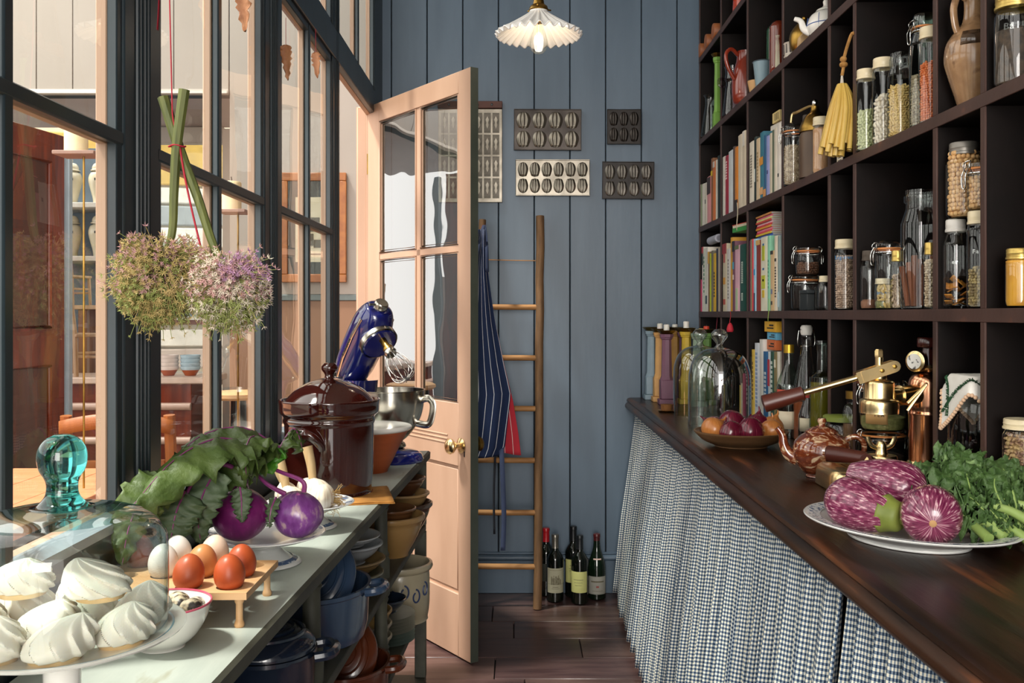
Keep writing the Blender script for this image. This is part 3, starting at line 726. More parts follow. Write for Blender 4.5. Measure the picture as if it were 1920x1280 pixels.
def meringue(loc, r, h, rz, tilt, seed, label):
    rnd = random.Random(seed); k = rnd.choice((9, 10, 11)); tw = rnd.uniform(4.2, 6.0)
    t = thing('meringue', label, 'meringue', loc, rz)
    ll = rnd.uniform(.15, .45)
    def fn(r_, z_, a):
        q = z_/h
        fr_ = ((k*a+tw*3.0*q+.5*math.sin(2*a+seed))/(2*pi)) % 1.0
        ridge = (1-fr_)**1.3 if fr_ > .12 else (fr_/.12)*(1-.12)**1.3
        rr = r_*(1+.27*(1-.15*q)*(ridge-.45)*min(1, .3+q*3) + .06*math.sin(3*a+seed))
        return rr, z_*(1+.10*math.sin(a+seed)*(1-q)*2*min(1, q*3))
    prof = smoothprof([(r*.84, .006), (r*.99, h*.16), (r*1.04, h*.36), (r*.95, h*.58), (r*.74, h*.77), (r*.44, h*.91), (r*.14, h*1.0)], 6)+[(0, h*1.02)]
    m = MB(); m.lathe(prof, 120, fn=fn)
    for i, v in enumerate(m.v):
        q = max(0, v[2]/h); m.v[i] = (v[0]+tilt*h*q**2*ll*1.2, v[1]+tilt*h*.6*q**2*math.sin(seed), v[2])
    m.build('swirl', M_mer, t, smooth=60)
    MB().lathe([(0, 0), (r*.78, 0), (r*.84, .005), (r*.6, .012), (0, .012)], 24).build('baked_foot', M_merb, t)
mr = [(-.035, -.070, .029, .043, 'front meringue on the cake stand, nearest the camera'),
      (.024, -.066, .030, .042, 'meringue at the right front of the cake stand beside the bowl'),
      (-.078, -.022, .028, .045, 'meringue at the left edge under the glass dome'),
      (.070, -.020, .028, .042, 'meringue at the right edge of the cake stand'),
      (-.012, -.012, .029, .044, 'meringue in the middle of the cake stand'),
      (.066, .036, .027, .044, 'meringue at the right back, close to the dome wall'),
      (-.058, .040, .028, .045, 'meringue at the left back of the cake stand'),
      (.006, .045, .029, .043, 'meringue behind the middle one on the cake stand'),
      (-.012, .080, .026, .042, 'meringue at the very back of the cake stand')]
for i, (x, y, r, h, lb) in enumerate(mr):
    meringue((px0[0]+x, px0[1]+y, PT), r, h, i*1.3, (.5, .9, .4, -.7, .8, .6, .5, .7, .4)[i], i+3, lb)
meringue((px0[0]+.038, px0[1]+.004, PT+.0405), .030, .041, 2.2, .9, 21, 'meringue resting on top of the others under the dome, right of centre')
meringue((px0[0]-.046, px0[1]+.010, PT+.042), .029, .040, .4, .6, 23, 'meringue resting on top of the others under the dome, left of centre')

# ---- small bowl of quail eggs
bw = thing('small_bowl', 'small white bowl with a pink rim line holding quail eggs', 'bowl', (-.474, 1.285, BZ))
MB().lathe(smoothprof([(0, 0), (.028, 0), (.030, .003), (.045, .016), (.058, .038), (.063, .056)], 4)+[(.0645, .0585), (.0625, .0585), (.056, .04), (.043, .02), (.028, .009), (0, .007)], 56).build('body', M_white, bw)
MB().lathe([(.0647, .0578), (.0640, .0598), (.0622, .0598), (.0617, .0578)], 56).build('pink_rim', flat('#d8607a', .3), bw)
M_quail = mk('quail_egg_shell', '#d3c7ac', '#c9bb9c', rough=.4, ns=70, ramp=(.3,.45), col3='#2d2622')
M_quail2 = mk('pale_quail_egg_shell', '#dcd4c2', '#d2c8b2', rough=.4, ns=85, ramp=(.3,.46), col3='#3b3631')
qe = [(-.03, -.012, .0165, 0, 'lowest at the left'), (.000, -.028, .0165, 1, 'at the front'), (.030, -.006, .0175, 0, 'at the right'), (-.012, .024, .0175, 1, 'at the back left'), (.020, .026, .019, 0, 'at the back right'), (-.004, .0, .036, 1, 'on top in the middle'), (.022, .006, .038, 0, 'on top at the right'), (-.026, .012, .034, 1, 'on top at the left'), (.040, .014, .026, 1, 'against the right rim'), (.033, -.026, .025, 0, 'against the front right rim'), (.010, .036, .034, 0, 'against the back rim'), (.034, .034, .028, 1, 'against the back right rim'), (.040, -.004, .037, 0, 'on top near the right rim')]
for i, (x, y, z, k, w) in enumerate(qe):
    e_ = MB().lathe([(0, -.016)]+[(math.sin(a)*.0118*(1+.12*math.cos(a)), -.016*math.cos(a)) for a in np.linspace(.25, pi-.25, 9)]+[(0, .016)], 18)
    e_.xf(Matrix.Rotation(1.25, 4, (math.cos(i*1.7), math.sin(i*1.7), 0)))
    tag(e_.build('quail_egg', M_quail2 if k else M_quail, loc=(bw.location.x+x, bw.location.y+y, BZ+z+.017)), 'speckled quail egg %s of the small bowl' % w, 'egg', 'quail eggs in the small bowl')

# ---- egg rack
M_rack = mk('beech_egg_rack', '#d9b184', '#c99a68', rough=.5, ns=7, st=(.6,5,5))
rk = thing('egg_rack', 'beech wood egg rack on turned legs holding hen eggs', 'egg rack', (0, 0, BZ))
RX = [-.588, -.530, -.472, -.413]; RY = [1.383, 1.442, 1.501]
x0, x1, y0, y1, zt = -.617, -.380, 1.352, 1.532, .047
bmr = bmesh.new()
def ring_cell(cx, cy, x0_, x1_, y0_, y1_, r, z):
    n = 24; inn = [bmr.verts.new((cx+r*math.cos(2*pi*i/n), cy+r*math.sin(2*pi*i/n), z)) for i in range(n)]
    outp = []
    for i in range(n):
        a = 2*pi*i/n; c, s_ = math.cos(a), math.sin(a)
        tx = ((x1_-cx) if c > 0 else (cx-x0_))/max(abs(c), 1e-6); ty = ((y1_-cy) if s_ > 0 else (cy-y0_))/max(abs(s_), 1e-6)
        t = min(tx, ty); outp.append(bmr.verts.new((cx+c*t, cy+s_*t, z)))
    for i in range(n):
        j = (i+1) % n; bmr.faces.new((inn[i], outp[i], outp[j], inn[j]))
    for (qx, qy) in ((x0_, y0_), (x1_, y0_), (x1_, y1_), (x0_, y1_)):
        q = bmr.verts.new((qx, qy, z))
        ds = sorted(range(n), key=lambda i: (outp[i].co-q.co).length)[:2]
        a_, b2 = sorted(ds)
        if a_ == 0 and b2 == n-1: a_, b2 = b2, a_
        try: bmr.faces.new((outp[a_], q, outp[b2]))
        except Exception: pass
    return inn
xe = [x0]+[(RX[i]+RX[i+1])/2 for i in range(3)]+[x1]; ye = [y0]+[(RY[i]+RY[i+1])/2 for i in range(2)]+[y1]
for i in range(4):
    for j in range(3): ring_cell(RX[i], RY[j], xe[i], xe[i+1], ye[j], ye[j+1], .0188, zt)
bmesh.ops.remove_doubles(bmr, verts=bmr.verts[:], dist=1e-5)
me = bpy.data.meshes.new('rack_board'); bmesh.ops.recalc_face_normals(bmr, faces=bmr.faces[:]); bmr.to_mesh(me); bmr.free(); me.materials.append(M_rack)
rb = bpy.data.objects.new('rack_board', me); COL.objects.link(rb); rb.parent = rk
md_ = rb.modifiers.new('thickness', 'SOLIDIFY'); md_.thickness = .010; md_.offset = 0
lp = [(0, 0), (.0065, 0), (.0075, .003), (.0065, .007), (.0052, .01), (.005, .033), (.0068, .036), (.0068, .0415), (0, .0415)]
for x in (x0+.014, x1-.014):
    for y in (y0+.014, y1-.014): MB().lathe(lp, 16, (x, y, 0)).build('leg', M_rack, rk)
def eggmat(nm, c, c2): return mk(nm, c, c2, rough=.38, ns=18, spec=.4)
EG = {'red': eggmat('red_brown_shell', '#b5532c', '#a64724'), 'brown': eggmat('brown_shell', '#b4562f', '#9f4a2b'), 'choc': eggmat('chocolate_shell', '#6d2c20', '#7a3626'),
      'white': eggmat('white_shell', '#eae6e0', '#e2dcd4'), 'pink': eggmat('pinkish_white_shell', '#e6cdb9', '#e0c3ac'), 'tan': eggmat('tan_shell', '#cf8c58', '#c37f4c')}
eggs = [(2, 0, 'brown', 'brown hen egg at the front of the rack, left of the other front egg'), (3, 0, 'red', 'red brown hen egg at the near right corner of the rack'),
        (1, 1, 'white', 'white hen egg in the middle row of the rack'), (2, 1, 'tan', 'tan hen egg in the middle of the rack'), (3, 1, 'red', 'red hen egg at the right end of the middle row'),
        (0, 2, 'choc', 'dark chocolate brown hen egg at the back left of the rack'), (1, 2, 'white', 'white hen egg in the back row of the rack'), (2, 2, 'pink', 'pinkish white hen egg in the back row of the rack')]
for i, (a, b, k, lb) in enumerate(eggs):
    m = MB().lathe([(0, -.024)]+[(math.sin(q)*.0222*(1+.10*math.cos(q)), -.0275*math.cos(q)+.0035) for q in np.linspace(.2, pi-.2, 15)]+[(0, .031)], 28)
    m.xf(Matrix.Rotation(.12*math.sin(i*2.3), 4, 'X') @ Matrix.Rotation(.1*math.cos(i*1.9), 4, 'Y'))
    tag(m.build('hen_egg', EG[k], loc=(RX[a], RY[b], BZ+zt+.0215)), lb, 'egg', 'hen eggs in the beech rack')

# ---- footed plates
M_plate = mk('white_china', '#dfe0de', '#e6e6e3', rough=.16, coat=.4, ns=9)
M_blue = flat('#5f7390', .25)
def footed_plate(loc, r, h, label):
    t = thing('footed_plate', label, 'plate', loc)
    MB().lathe(smoothprof([(0, 0), (r*.56, 0), (r*.58, .005), (r*.46, .010), (r*.30, h*.45), (r*.34, h*.68), (r*.7, h*.80), (r*.985, h*.985)], 3)+[(r, h), (r*.985, h*1.03), (r*.72, h*.88), (r*.4, h*.80), (0, h*.80)], 64).build('dish', M_plate, t)
    MB().lathe([(r*.80, h*.935), (r*.96, h*1.0175), (r*.96, h*1.022), (r*.80, h*.9395)], 64).build('blue_border', mk('blue_printed_border', '#e2e3e1', '#66799a', rough=.2, ns=55, ramp=(.5,.56)), t)
    MB().lathe([(r*.565, .001), (r*.585, .004), (r*.48, .0112), (r*.47, .0108)], 48).build('foot_pattern', mk('blue_printed_foot', '#d0d4d8', '#485c80', rough=.2, ns=60, ramp=(.48,.55)), t)
    return t
kp = (-.452, 1.715)
footed_plate((kp[0], kp[1], BZ), .110, .054, 'blue and white footed plate holding the kohlrabi')
gp = (-.432, 2.005)
footed_plate((gp[0], gp[1], BZ), .093, .052, 'blue and white footed plate holding garlic bulbs')

# ---- kohlrabi
M_kohl = mk('purple_kohlrabi_skin', '#6d1c5e', '#84296f', rough=.28, ns=3, polar=.9, st=(1,1,12), ramp=(.38,.6), col3='#a9679c', coat=.2)
M_kohl2 = mk('mauve_kohlrabi_skin', '#6b2f78', '#824890', rough=.3, ns=3, polar=1.0, st=(1,1,14), ramp=(.38,.56), col3='#b79aa0', coat=.2)
M_stem = mk('purple_stem', '#7a2a68', '#9a4a82', rough=.4, ns=20, st=(1,1,.3))
M_leaf = mk('kohlrabi_leaf', '#52652e', '#3f5424', rough=.5, ns=22, ramp=(.35,.66), bump=.8, bs=110, col3='#5f7232')
M_leafb = mk('grey_green_leaf_back', '#4a5c3e', '#5a6d4e', rough=.55, ns=18, bump=.6, bs=90)
def kohl(loc, r, mat, label, stems, leaves, rz=0):
    t = thing('kohlrabi', label, 'kohlrabi', loc, 0)
    m = MB().lathe([(0, -.9*r)]+[(r*math.sin(a)*(1+.03*math.cos(3*a)), -r*.9*math.cos(a)) for a in np.linspace(.2, pi-.35, 16)]+[(.2*r, .86*r), (0, .88*r)], 48,
                   fn=lambda q, z, a: (q*(1+.02*math.sin(5*a+z*20)), z))
    m.xf(Matrix.Rotation(.25, 4, 'Y')); m.build('bulb', mat, t)
    for k, s_ in enumerate(stems):
        p = smoothpath(s_, 6); n = len(p)
        MB().tube(p, [.0048-.0024*i/n for i in range(n)], n=8).build('stem', M_stem, t)
    for k, (pth, w, ru, mt, dr, lo, *upv) in enumerate(leaves):
        lf = sweep_leaf(pth, w, ruff=ru, nu=30, nv=14, droop=dr, seed=k*5+int(r*1000), lobes=lo, up=upv[0] if upv else Vector((0, 0, 1)))
        o = lf.build('leaf', mt, t, solid=.0008, smooth=80)
        rib = smoothpath(pth, 5); MB().tube([v+Vector((0, 0, .0012)) for v in rib], [.0019*(1-.8*i/len(rib)) for i in range(len(rib))], n=6).build('midrib', M_stem, o)
K1 = (kp[0]-.036, kp[1]-.022, BZ+.045+.047); K2 = (kp[0]+.062, kp[1]-.006, BZ+.045+.043)
def wl_(*p): return [(q[0]-K1[0], q[1]-K1[1], q[2]-K1[2]) for q in p]
HU = Vector((.15, -1, .35))
kohl(K1, .0515, M_kohl, 'deep purple kohlrabi with large drooping green leaves',
     [wl_((-.495, 1.68, .975), (-.485, 1.655, 1.02), (-.505, 1.62, 1.035), (-.53, 1.58, 1.015), (-.54, 1.565, .99)),
      wl_((-.485, 1.70, .98), (-.465, 1.70, 1.03), (-.45, 1.69, 1.05)), wl_((-.475, 1.69, .98), (-.47, 1.665, .995), (-.475, 1.648, .985)),
      wl_((-.49, 1.71, .98), (-.455, 1.74, 1.03), (-.43, 1.745, 1.05))],
     [(wl_((-.45, 1.69, 1.045), (-.50, 1.63, 1.078), (-.55, 1.55, 1.055), (-.585, 1.46, .995)), .070, .008, M_leaf, .45, .35, Vector((0, 0, 1))),
      (wl_((-.43, 1.745, 1.045), (-.49, 1.72, 1.085), (-.55, 1.66, 1.075), (-.588, 1.59, 1.02)), .066, .008, M_leaf, .45, .35, Vector((0, 0, 1))),
      (wl_((-.54, 1.565, 1.0), (-.548, 1.548, .97), (-.552, 1.54, .94), (-.555, 1.535, .905)), .040, .005, M_leafb, .12, .4, HU),
      (wl_((-.50, 1.60, 1.03), (-.515, 1.575, .99), (-.52, 1.57, .95), (-.515, 1.568, .915)), .034, .005, M_leafb, .12, .5, HU),
      (wl_((-.475, 1.65, .992), (-.470, 1.642, .97), (-.468, 1.636, .95), (-.466, 1.634, .935)), .017, .003, M_leafb, .1, .8, HU),
      (wl_((-.56, 1.53, 1.03), (-.582, 1.49, 1.0), (-.592, 1.465, .96), (-.595, 1.45, .91)), .036, .006, M_leaf, .2, .5, Vector((.5, -.8, .5))),
      (wl_((-.43, 1.745, 1.045), (-.41, 1.75, 1.078), (-.398, 1.75, 1.07), (-.388, 1.745, 1.04)), .036, .006, M_leaf, .35, .5, Vector((0, 0, 1))),
      (wl_((-.46, 1.70, 1.035), (-.49, 1.66, 1.04), (-.525, 1.61, 1.0), (-.545, 1.59, .94)), .048, .006, M_leaf, .35, .5, Vector((.2, -.5, .8))),
      (wl_((-.44, 1.73, 1.045), (-.46, 1.68, 1.075), (-.46, 1.63, 1.055), (-.45, 1.60, 1.02)), .036, .006, M_leaf, .35, .5, Vector((0, 0, 1)))])
kohl(K2, .0455, M_kohl2, 'mauve kohlrabi with a split skin at the right of the footed plate',
     [[(-.02, -.005, .037), (-.05, -.01, .055), (-.075, .0, .075)], [(.012, .0, .04), (.008, .0, .06), (-.045, .01, .08), (-.075, .03, .105)], [(.006, -.012, .038), (-.002, -.02, .028), (-.008, -.034, .012)]],
     [([(-.075, .0, .075), (-.06, .03, .11), (-.045, .05, .115), (-.035, .06, .09)], .035, .006, mk('bright_green_leaf', '#3f7a1e', '#4f8c28', rough=.45, ns=18, bump=.5, bs=90), .25, .7),
      ([(-.03, -.03, .035), (-.034, -.045, .02), (-.036, -.05, .0), (-.036, -.05, -.012)], .012, .003, M_leafb, .1, .8)])

# ---- garlic
M_garlic = mk('garlic_skin', '#ece3d2', '#d9cbb4', rough=.5, ns=3, polar=2.2, st=(1,1,6), ramp=(.4,.6), col3='#b8927c')
M_gstalk = mk('dry_garlic_stalk', '#d8bb8c', '#c4a070', rough=.7, ns=14, st=(6,6,.5), col3='#b5807a', ramp=(.4,.7))
M_root = mk('garlic_roots', '#c0a067', '#a5854e', rough=.9, ns=30)
def garlic(loc, r, label, stalk, root=False, tilt=(0, 0)):
    t = thing('garlic_bulb', label, 'garlic', loc)
    M = Matrix.Rotation(tilt[0], 4, 'X') @ Matrix.Rotation(tilt[1], 4, 'Y')
    m = MB().lathe(smoothprof([(0, -.8*r), (.5*r, -.8*r), (.95*r, -.35*r), (r, .05*r), (.75*r, .55*r), (.35*r, .95*r), (.2*r, 1.35*r)], 4)+[(0, 1.4*r)], 40,
                   fn=lambda q, z, a: (q*(1+.05*abs(math.sin(4.5*a))), z))
    m.xf(M); m.build('bulb', M_garlic, t)
    if stalk:
        p = [M @ Vector((0, 0, r))]+[Vector(s_) for s_ in stalk]; p = smoothpath(p, 5); n = len(p)
        MB().tube(p, [.008+.004*(i/n) for i in range(n)], n=10).build('stalk', M_gstalk, t)
    if root:
        rm = MB(); rr = random.Random(5)
        for i in range(70):
            a, e2 = rr.uniform(0, 6.28), rr.uniform(.0, .9)
            d = Vector((math.sin(e2)*math.cos(a), math.sin(e2)*math.sin(a), -math.cos(e2)))
            pts = [d*r*.6+Vector((0, 0, -.3*r))*0, d*r*1.0, d*r*1.25+Vector((rr.uniform(-.004, .004), rr.uniform(-.004, .004), rr.uniform(-.004, .004))), d*r*1.45+Vector((rr.uniform(-.009, .009), rr.uniform(-.009, .009), rr.uniform(-.009, .009)))]
            rm.tube(pts, .0005, n=3, caps=False)
        rm.xf(M); stuff(rm.build('roots', M_root, t))
GZ = BZ+.044
garlic((gp[0]-.030, gp[1]-.035, GZ+.022), .026, 'garlic bulb at the left of the footed plate', [(-.022, .02, .05), (-.034, .03, .085)], tilt=(-.5, -.5))
garlic((gp[0]+.014, gp[1]+.012, GZ+.028), .027, 'garlic bulb in the middle of the plate with an upright cut stalk', [(-.016, .012, .055), (-.025, .016, .092)], tilt=(-.35, -.45))
garlic((gp[0]+.034, gp[1]-.035, GZ+.022), .029, 'plump garlic bulb at the right of the plate with a tuft of roots', None, root=True, tilt=(.35, -1.35))
garlic((gp[0]-.052, gp[1]+.012, GZ+.026), .023, 'small garlic bulb behind the kohlrabi with a pink cut stalk', [(-.018, .005, .05), (-.024, .008, .088)], tilt=(-.2, -.3))
garlic((gp[0]-.012, gp[1]+.045, GZ+.028), .024, 'garlic bulb at the back of the footed plate', None, tilt=(-1.1, .3))

# ---- folded ochre cloth and the brown crock
M_ochre = mk('ochre_cloth', '#b9813c', '#a87232', rough=.9, ns=40, bump=.3, bs=200)
nk = thing('folded_cloth', 'folded ochre cloth under the brown crock', 'cloth', (-.428, 2.325, BZ), math.radians(12))
for i, (w, d) in enumerate(((.125, .105), (.122, .102))):
    MB().grid(lambda u, v, i=i, w=w, d=d: ((u-.5)*2*w, (v-.5)*2*d, .0016+.003*i+.0006*math.sin(u*17+v*9+i)), 18, 14).build('cloth_fold', M_ochre, nk, solid=.0022)
M_crock = mk('treacle_brown_glaze', '#2c0d0a', '#3a130d', rough=.07, coat=1, ns=6)
ck_ = thing('lidded_crock', 'tall treacle brown glazed crock with a domed lid and loop handles', 'crock', (-.462, 2.375, BZ+.0062))
MB().lathe(smoothprof([(0, 0), (.098, 0), (.103, .006), (.107, .05), (.109, .15), (.1095, .168)], 3)+smoothprof([(.1115, .171), (.113, .178), (.111, .184), (.114, .19), (.121, .197), (.1225, .215), (.124, .226), (.122, .2285), (.117, .227), (.113, .214)], 3)+[(.105, .2), (0, .2)], 72).build('body', M_crock, ck_)
MB().lathe(smoothprof([(.111, .2205), (.106, .228), (.085, .25), (.055, .268), (.028, .277), (.014, .281), (.0115, .287), (.0135, .292), (.0195, .301), (.0195, .309), (.013, .317)], 4)+[(0, .3185)], 64).build('lid', M_crock, ck_)
for sgn, an in ((1, math.radians(-108)), (-1, math.radians(72))):
    c, s_ = math.cos(an), math.sin(an); tx, ty = -s_, c
    pts = []
    for q in np.linspace(-.15, pi+.15, 15):
        o = .105+.024*max(0, math.sin(q)); w = .036*math.cos(q)
        pts.append((c*o+tx*w, s_*o+ty*w, .125+.034*math.sin(q)*1.0-.004))
    MB().tube(pts, [.014-.004*abs(i-7)/7 for i in range(15)], n=12, flat=.75).build('handle', M_crock, ck_)

# ---- terracotta bowl with white lining
tb2 = thing('terracotta_bowl', 'conical terracotta bowl with a white glazed rim behind the crock', 'bowl', (-.418, 2.715, BZ))
MB().lathe(smoothprof([(0, 0), (.052, 0), (.056, .006), (.088, .07), (.112, .116)], 4)+[(.112, .1165), (.09, .118), (0, .118)], 56).build('body', mk('orange_terracotta', '#a4512a', '#96461f', rough=.45, ns=8, st=(1,1,4)), tb2)
MB().lathe(smoothprof([(.110, .115), (.119, .119), (.1225, .125), (.119, .130), (.11, .131), (.09, .1315)], 3)+[(0, .132)], 56).build('white_lid', M_white, tb2)

# ---- stand mixer: deep blue, head tilted back
M_mix = mk('cobalt_mixer_enamel', '#141a5c', '#181f68', rough=.12, coat=1, ns=3)
mx = thing('stand_mixer', 'deep blue stand mixer with its head tilted back and a wire whisk', 'mixer', (-.42, 2.965, BZ), math.radians(-50))
# local: +x towards the bowl, z up
def rrect(hx, hy, r, n=6):
    out = []
    for cx, cy, a0 in ((hx-r, hy-r, 0), (-hx+r, hy-r, pi/2), (-hx+r, -hy+r, pi), (hx-r, -hy+r, 1.5*pi)):
        for i in range(n+1): a = a0+i*pi/2/n; out.append((cx+r*math.cos(a), cy+r*math.sin(a)))
    return out
m = MB()
for hx, hy, z0 in ((0, 0, 0),):
    sec = [(.165, .088, .0), (.167, .09, .006), (.16, .084, .022), (.145, .072, .03)]
    rings = []
    for (hx, hy, z) in sec: rings.append([(p[0]+.0, p[1], z) for p in rrect(hx, hy, hy*.98)])
    n = len(rings[0]); vs_ = [p for r_ in rings for p in r_]
    fs = [(i*n+j, i*n+(j+1) % n, (i+1)*n+(j+1) % n, (i+1)*n+j) for i in range(len(sec)-1) for j in range(n)]
    fs += [tuple(range(n-1, -1, -1)), tuple((len(sec)-1)*n+j for j in range(n))]
    m.add(vs_, fs)
m.build('base', M_mix, mx)
pd = [(.03, .052, .046, -.105), (.08, .040, .040, -.105), (.15, .036, .040, -.108), (.20, .044, .046, -.112), (.235, .05, .048, -.115)]
rings = [[(p[0]+cx, p[1], z) for p in rrect(hx, hy, .034)] for (z, hx, hy, cx) in pd]
n = len(rings[0]); vs_ = [p for r_ in rings for p in r_]
fs = [(i*n+j, i*n+(j+1) % n, (i+1)*n+(j+1) % n, (i+1)*n+j) for i in range(len(pd)-1) for j in range(n)]+[tuple((len(pd)-1)*n+j for j in range(n))]
MB().add(vs_, fs).build('pedestal', M_mix, mx)
# head in its own frame: hx forward along the motor axis, then tilted back by 52 degrees about the hinge
TH = math.radians(50)
Mh = Matrix.Translation((-.125, 0, .232)) @ Matrix.Rotation(-TH, 4, 'Y')
hp = [(-.045, .0), (-.04, .03), (-.02, .05), (.02, .06), (.08, .063), (.15, .064), (.20, .062), (.235, .052), (.255, .036), (.258, 0)]
hm = MB(); hm.lathe([(r, z) for z, r in smoothprof([(a, b) for a, b in hp], 4)] if False else [(r, x) for (x, r) in [(p.x, max(0, p.z)) for p in smoothpath([(a, 0, b) for a, b in hp], 4)]], 40)
hm.xf(Matrix.Translation((0, 0, .055)) @ Matrix.Rotation(pi/2, 4, 'Y'))
hm.xf(Mh); hd = hm.build('head', M_mix, mx)
bd = MB()
for yy in (-1, 1):
    bd.tube([(-.03, yy*.052, .045), (.06, yy*.0635, .045), (.15, yy*.0648, .045), (.22, yy*.058, .045)], .0075, n=6, flat=.3)
bd.xf(Mh); bd.build('trim_band', M_steel, hd)
lettering('lettering', 'KitchenAid', M_black, hd, Mh @ Matrix.Translation((.105, -.0674, .0445)) @ Matrix.Rotation(pi/2, 4, 'X'), .0155, .0004)
hb = MB().lathe([(0, 0), (.022, 0), (.022, .02), (.019, .024), (0, .024)], 24); hb.xf(Mh @ Matrix.Translation((.254, 0, .055)) @ Matrix.Rotation(pi/2, 4, 'Y')); hub = hb.build('attachment_hub', M_steel, hd)
hb = MB().tube([(.268, -.02, .055), (.268, -.042, .055)], .0045, n=8); hb.xf(Mh); hb.build('hub_screw', M_steel, hub)
# planetary disc below the head front
pl_ = MB().lathe([(0, .03), (.05, .03), (.056, .01), (.057, -.006), (.052, -.012), (0, -.014)], 40); pl_.xf(Mh @ Matrix.Translation((.17, 0, -.008))); pln = pl_.build('planetary', M_mix, mx)
rg = MB().lathe([(.0572, .012), (.061, .008), (.061, -.006), (.0572, -.009)], 44); rg.xf(Mh @ Matrix.Translation((.17, 0, -.008))); rg.build('steel_ring', M_steel, pln)
sf = MB().lathe([(0, -.012), (.011, -.012), (.011, -.05), (.016, -.052), (.016, -.066), (0, -.066)], 20); sf.xf(Mh @ Matrix.Translation((.19, 0, -.008))); sf.build('drive_shaft', M_oldbrass, pln)
wk = MB()
for i in range(6):
    a = i*pi/6; c, s_ = math.cos(a), math.sin(a); pts = []
    for q in np.linspace(0, 2*pi, 41)[:-1]:
        x = math.sin(q); z = -(1-math.cos(q))/2
        rr = .043*abs(x)**.8*(1 if x > 0 else -1)*(.5+.65*(-z))
        pts.append((c*rr, s_*rr, -.068+z*.118))
    wk.tube(pts, .0012, n=6, closed=True)
wk.xf(Mh @ Matrix.Translation((.19, 0, -.008))); whs = wk.build('whisk', M_chrome, mx)
wc_ = MB().lathe([(0, -.062), (.017, -.062), (.020, -.07), (.017, -.08), (0, -.082)], 20); wc_.xf(Mh @ Matrix.Translation((.19, 0, -.008))); wc_.build('whisk_collar', M_steel, whs)
lv = MB().tube([(.0, -.056, .015), (.0, -.075, .015)], .005, n=8); lv.ball((0, -.08, .015), .007, 10, 6); lv.xf(Mh); lv.build('lock_lever', M_steel, mx)
mbw = thing('mixer_bowl', 'brushed steel mixer bowl with a strap handle', 'bowl', (-.392, 2.985, BZ+.0305), math.radians(-20))
MB().lathe(smoothprof([(0, 0), (.045, 0), (.047, .012), (.04, .02), (.062, .04), (.092, .085), (.104, .13), (.106, .176)], 4)+[(.109, .1775), (.109, .1795), (.105, .179), (.1025, .13), (.09, .086), (.06, .042), (0, .03)], 64).build('body', M_steel, mbw)
hp_ = smoothpath([(.103, 0, .15), (.13, 0, .155), (.146, 0, .138), (.142, 0, .10), (.128, 0, .075), (.09, 0, .078)], 6)
MB().tube(hp_, .011, n=8, flat=.28).build('handle', M_steel, mbw)

# ---- two dried alliums tied head-down on a red string
M_al_stem = mk('allium_stem', '#474f24', '#666b34', rough=.6, ns=14, st=(8,8,.5))
AL = [mk('allium_floret_straw', '#c2aa74', '#ab9a5e', rough=.8, ns=25), mk('allium_floret_pink', '#c49c96', '#b0868a', rough=.8, ns=25), mk('allium_floret_green', '#98a05e', '#838a48', rough=.8, ns=25), mk('allium_floret_pale', '#d6ccb8', '#c4b4a6', rough=.8, ns=25), mk('allium_floret_purple', '#9c7096', '#b88fae', rough=.8, ns=25)]
def allium(label, c, rad, stempts, seed, pal, nfl=900):
    rnd = random.Random(seed)
    t = thing('dried_allium', label, 'flower', c)
    m = MB()
    for i in range(nfl):
        u = rnd.uniform(-1, .82); a = rnd.uniform(0, 2*pi)
        s_ = math.sqrt(1-u*u); d = Vector((s_*math.cos(a), s_*math.sin(a), u))
        sc = rnd.uniform(.45, 1.03) if rnd.random() > .03 else rnd.uniform(1.05, 1.28)
        q = Vector((d.x*rad[0], d.y*rad[1], d.z*rad[2]))*sc
        b0 = Vector((0, 0, rad[2]*.35))
        m.k = 2 if rnd.random() < .6 else 0
        o = d.orthogonal().normalized()*.0005
        w = d.cross(o).normalized()*.0005
        bse = b0.lerp(q, .25)
        m.add([bse+o, bse+w, q+o, q+w, bse-o, q-o], [(0, 1, 3, 2), (1, 4, 5, 3)])
        hz = (q.z/rad[2])
        pick = pal(hz, d, rnd); m.k = pick
        ax = (d+Vector((rnd.uniform(-.6, .6), rnd.uniform(-.6, .6), rnd.uniform(-.6, .6)))).normalized()
        e1 = ax.orthogonal().normalized(); e2 = ax.cross(e1)
        L_ = rnd.uniform(.0042, .0082)
        for k in range(6):
            b = k*pi/3+rnd.uniform(-.2, .2); dr_ = (e1*math.cos(b)+e2*math.sin(b)); sd = (e2*math.cos(b)-e1*math.sin(b))*.00062
            tip = q+dr_*L_*.85+ax*L_*rnd.uniform(.3, .8)
            m.add([q-sd*.6, q+sd*.6, q+dr_*L_*.5+ax*L_*.2+sd, tip, q+dr_*L_*.5+ax*L_*.2-sd], [(0, 1, 2, 3, 4)])
        m.add([q+e1*.0012, q+e2*.0012, q-e1*.0012, q-e2*.0012, q+ax*.003], [(0, 1, 4), (1, 2, 4), (2, 3, 4), (3, 0, 4)])
    stuff(m.build('flower_head', AL, t, smooth=0))
    p = smoothpath(stempts, 6); n = len(p)
    MB().tube(p, [.0055+.0035*i/n for i in range(n)], n=8).build('stem', M_al_stem, t)
    return t
ya = 1.48
def pl2(px, py): return ony(px, py, ya)
cx, cz = pl2(300, 520); c1 = Vector((cx, ya, cz))
def rel(c, px, py, dy=0):
    x, z = pl2(px, py); return (x-c.x, dy, z-c.z)
def palL(h, d, r):
    q = r.random()
    return (1 if q < .5 else 0) if h > .35 else ((2 if q < .5 else 0) if h < -.3 else (0 if q < .5 else (1 if q < .75 else 2)))
def palR(h, d, r):
    q = r.random()
    if d.x > 0 and h > .15 and q < .4: return 4
    return (3 if q < .55 else 1) if h > -.25 else (2 if q < .6 else 3)
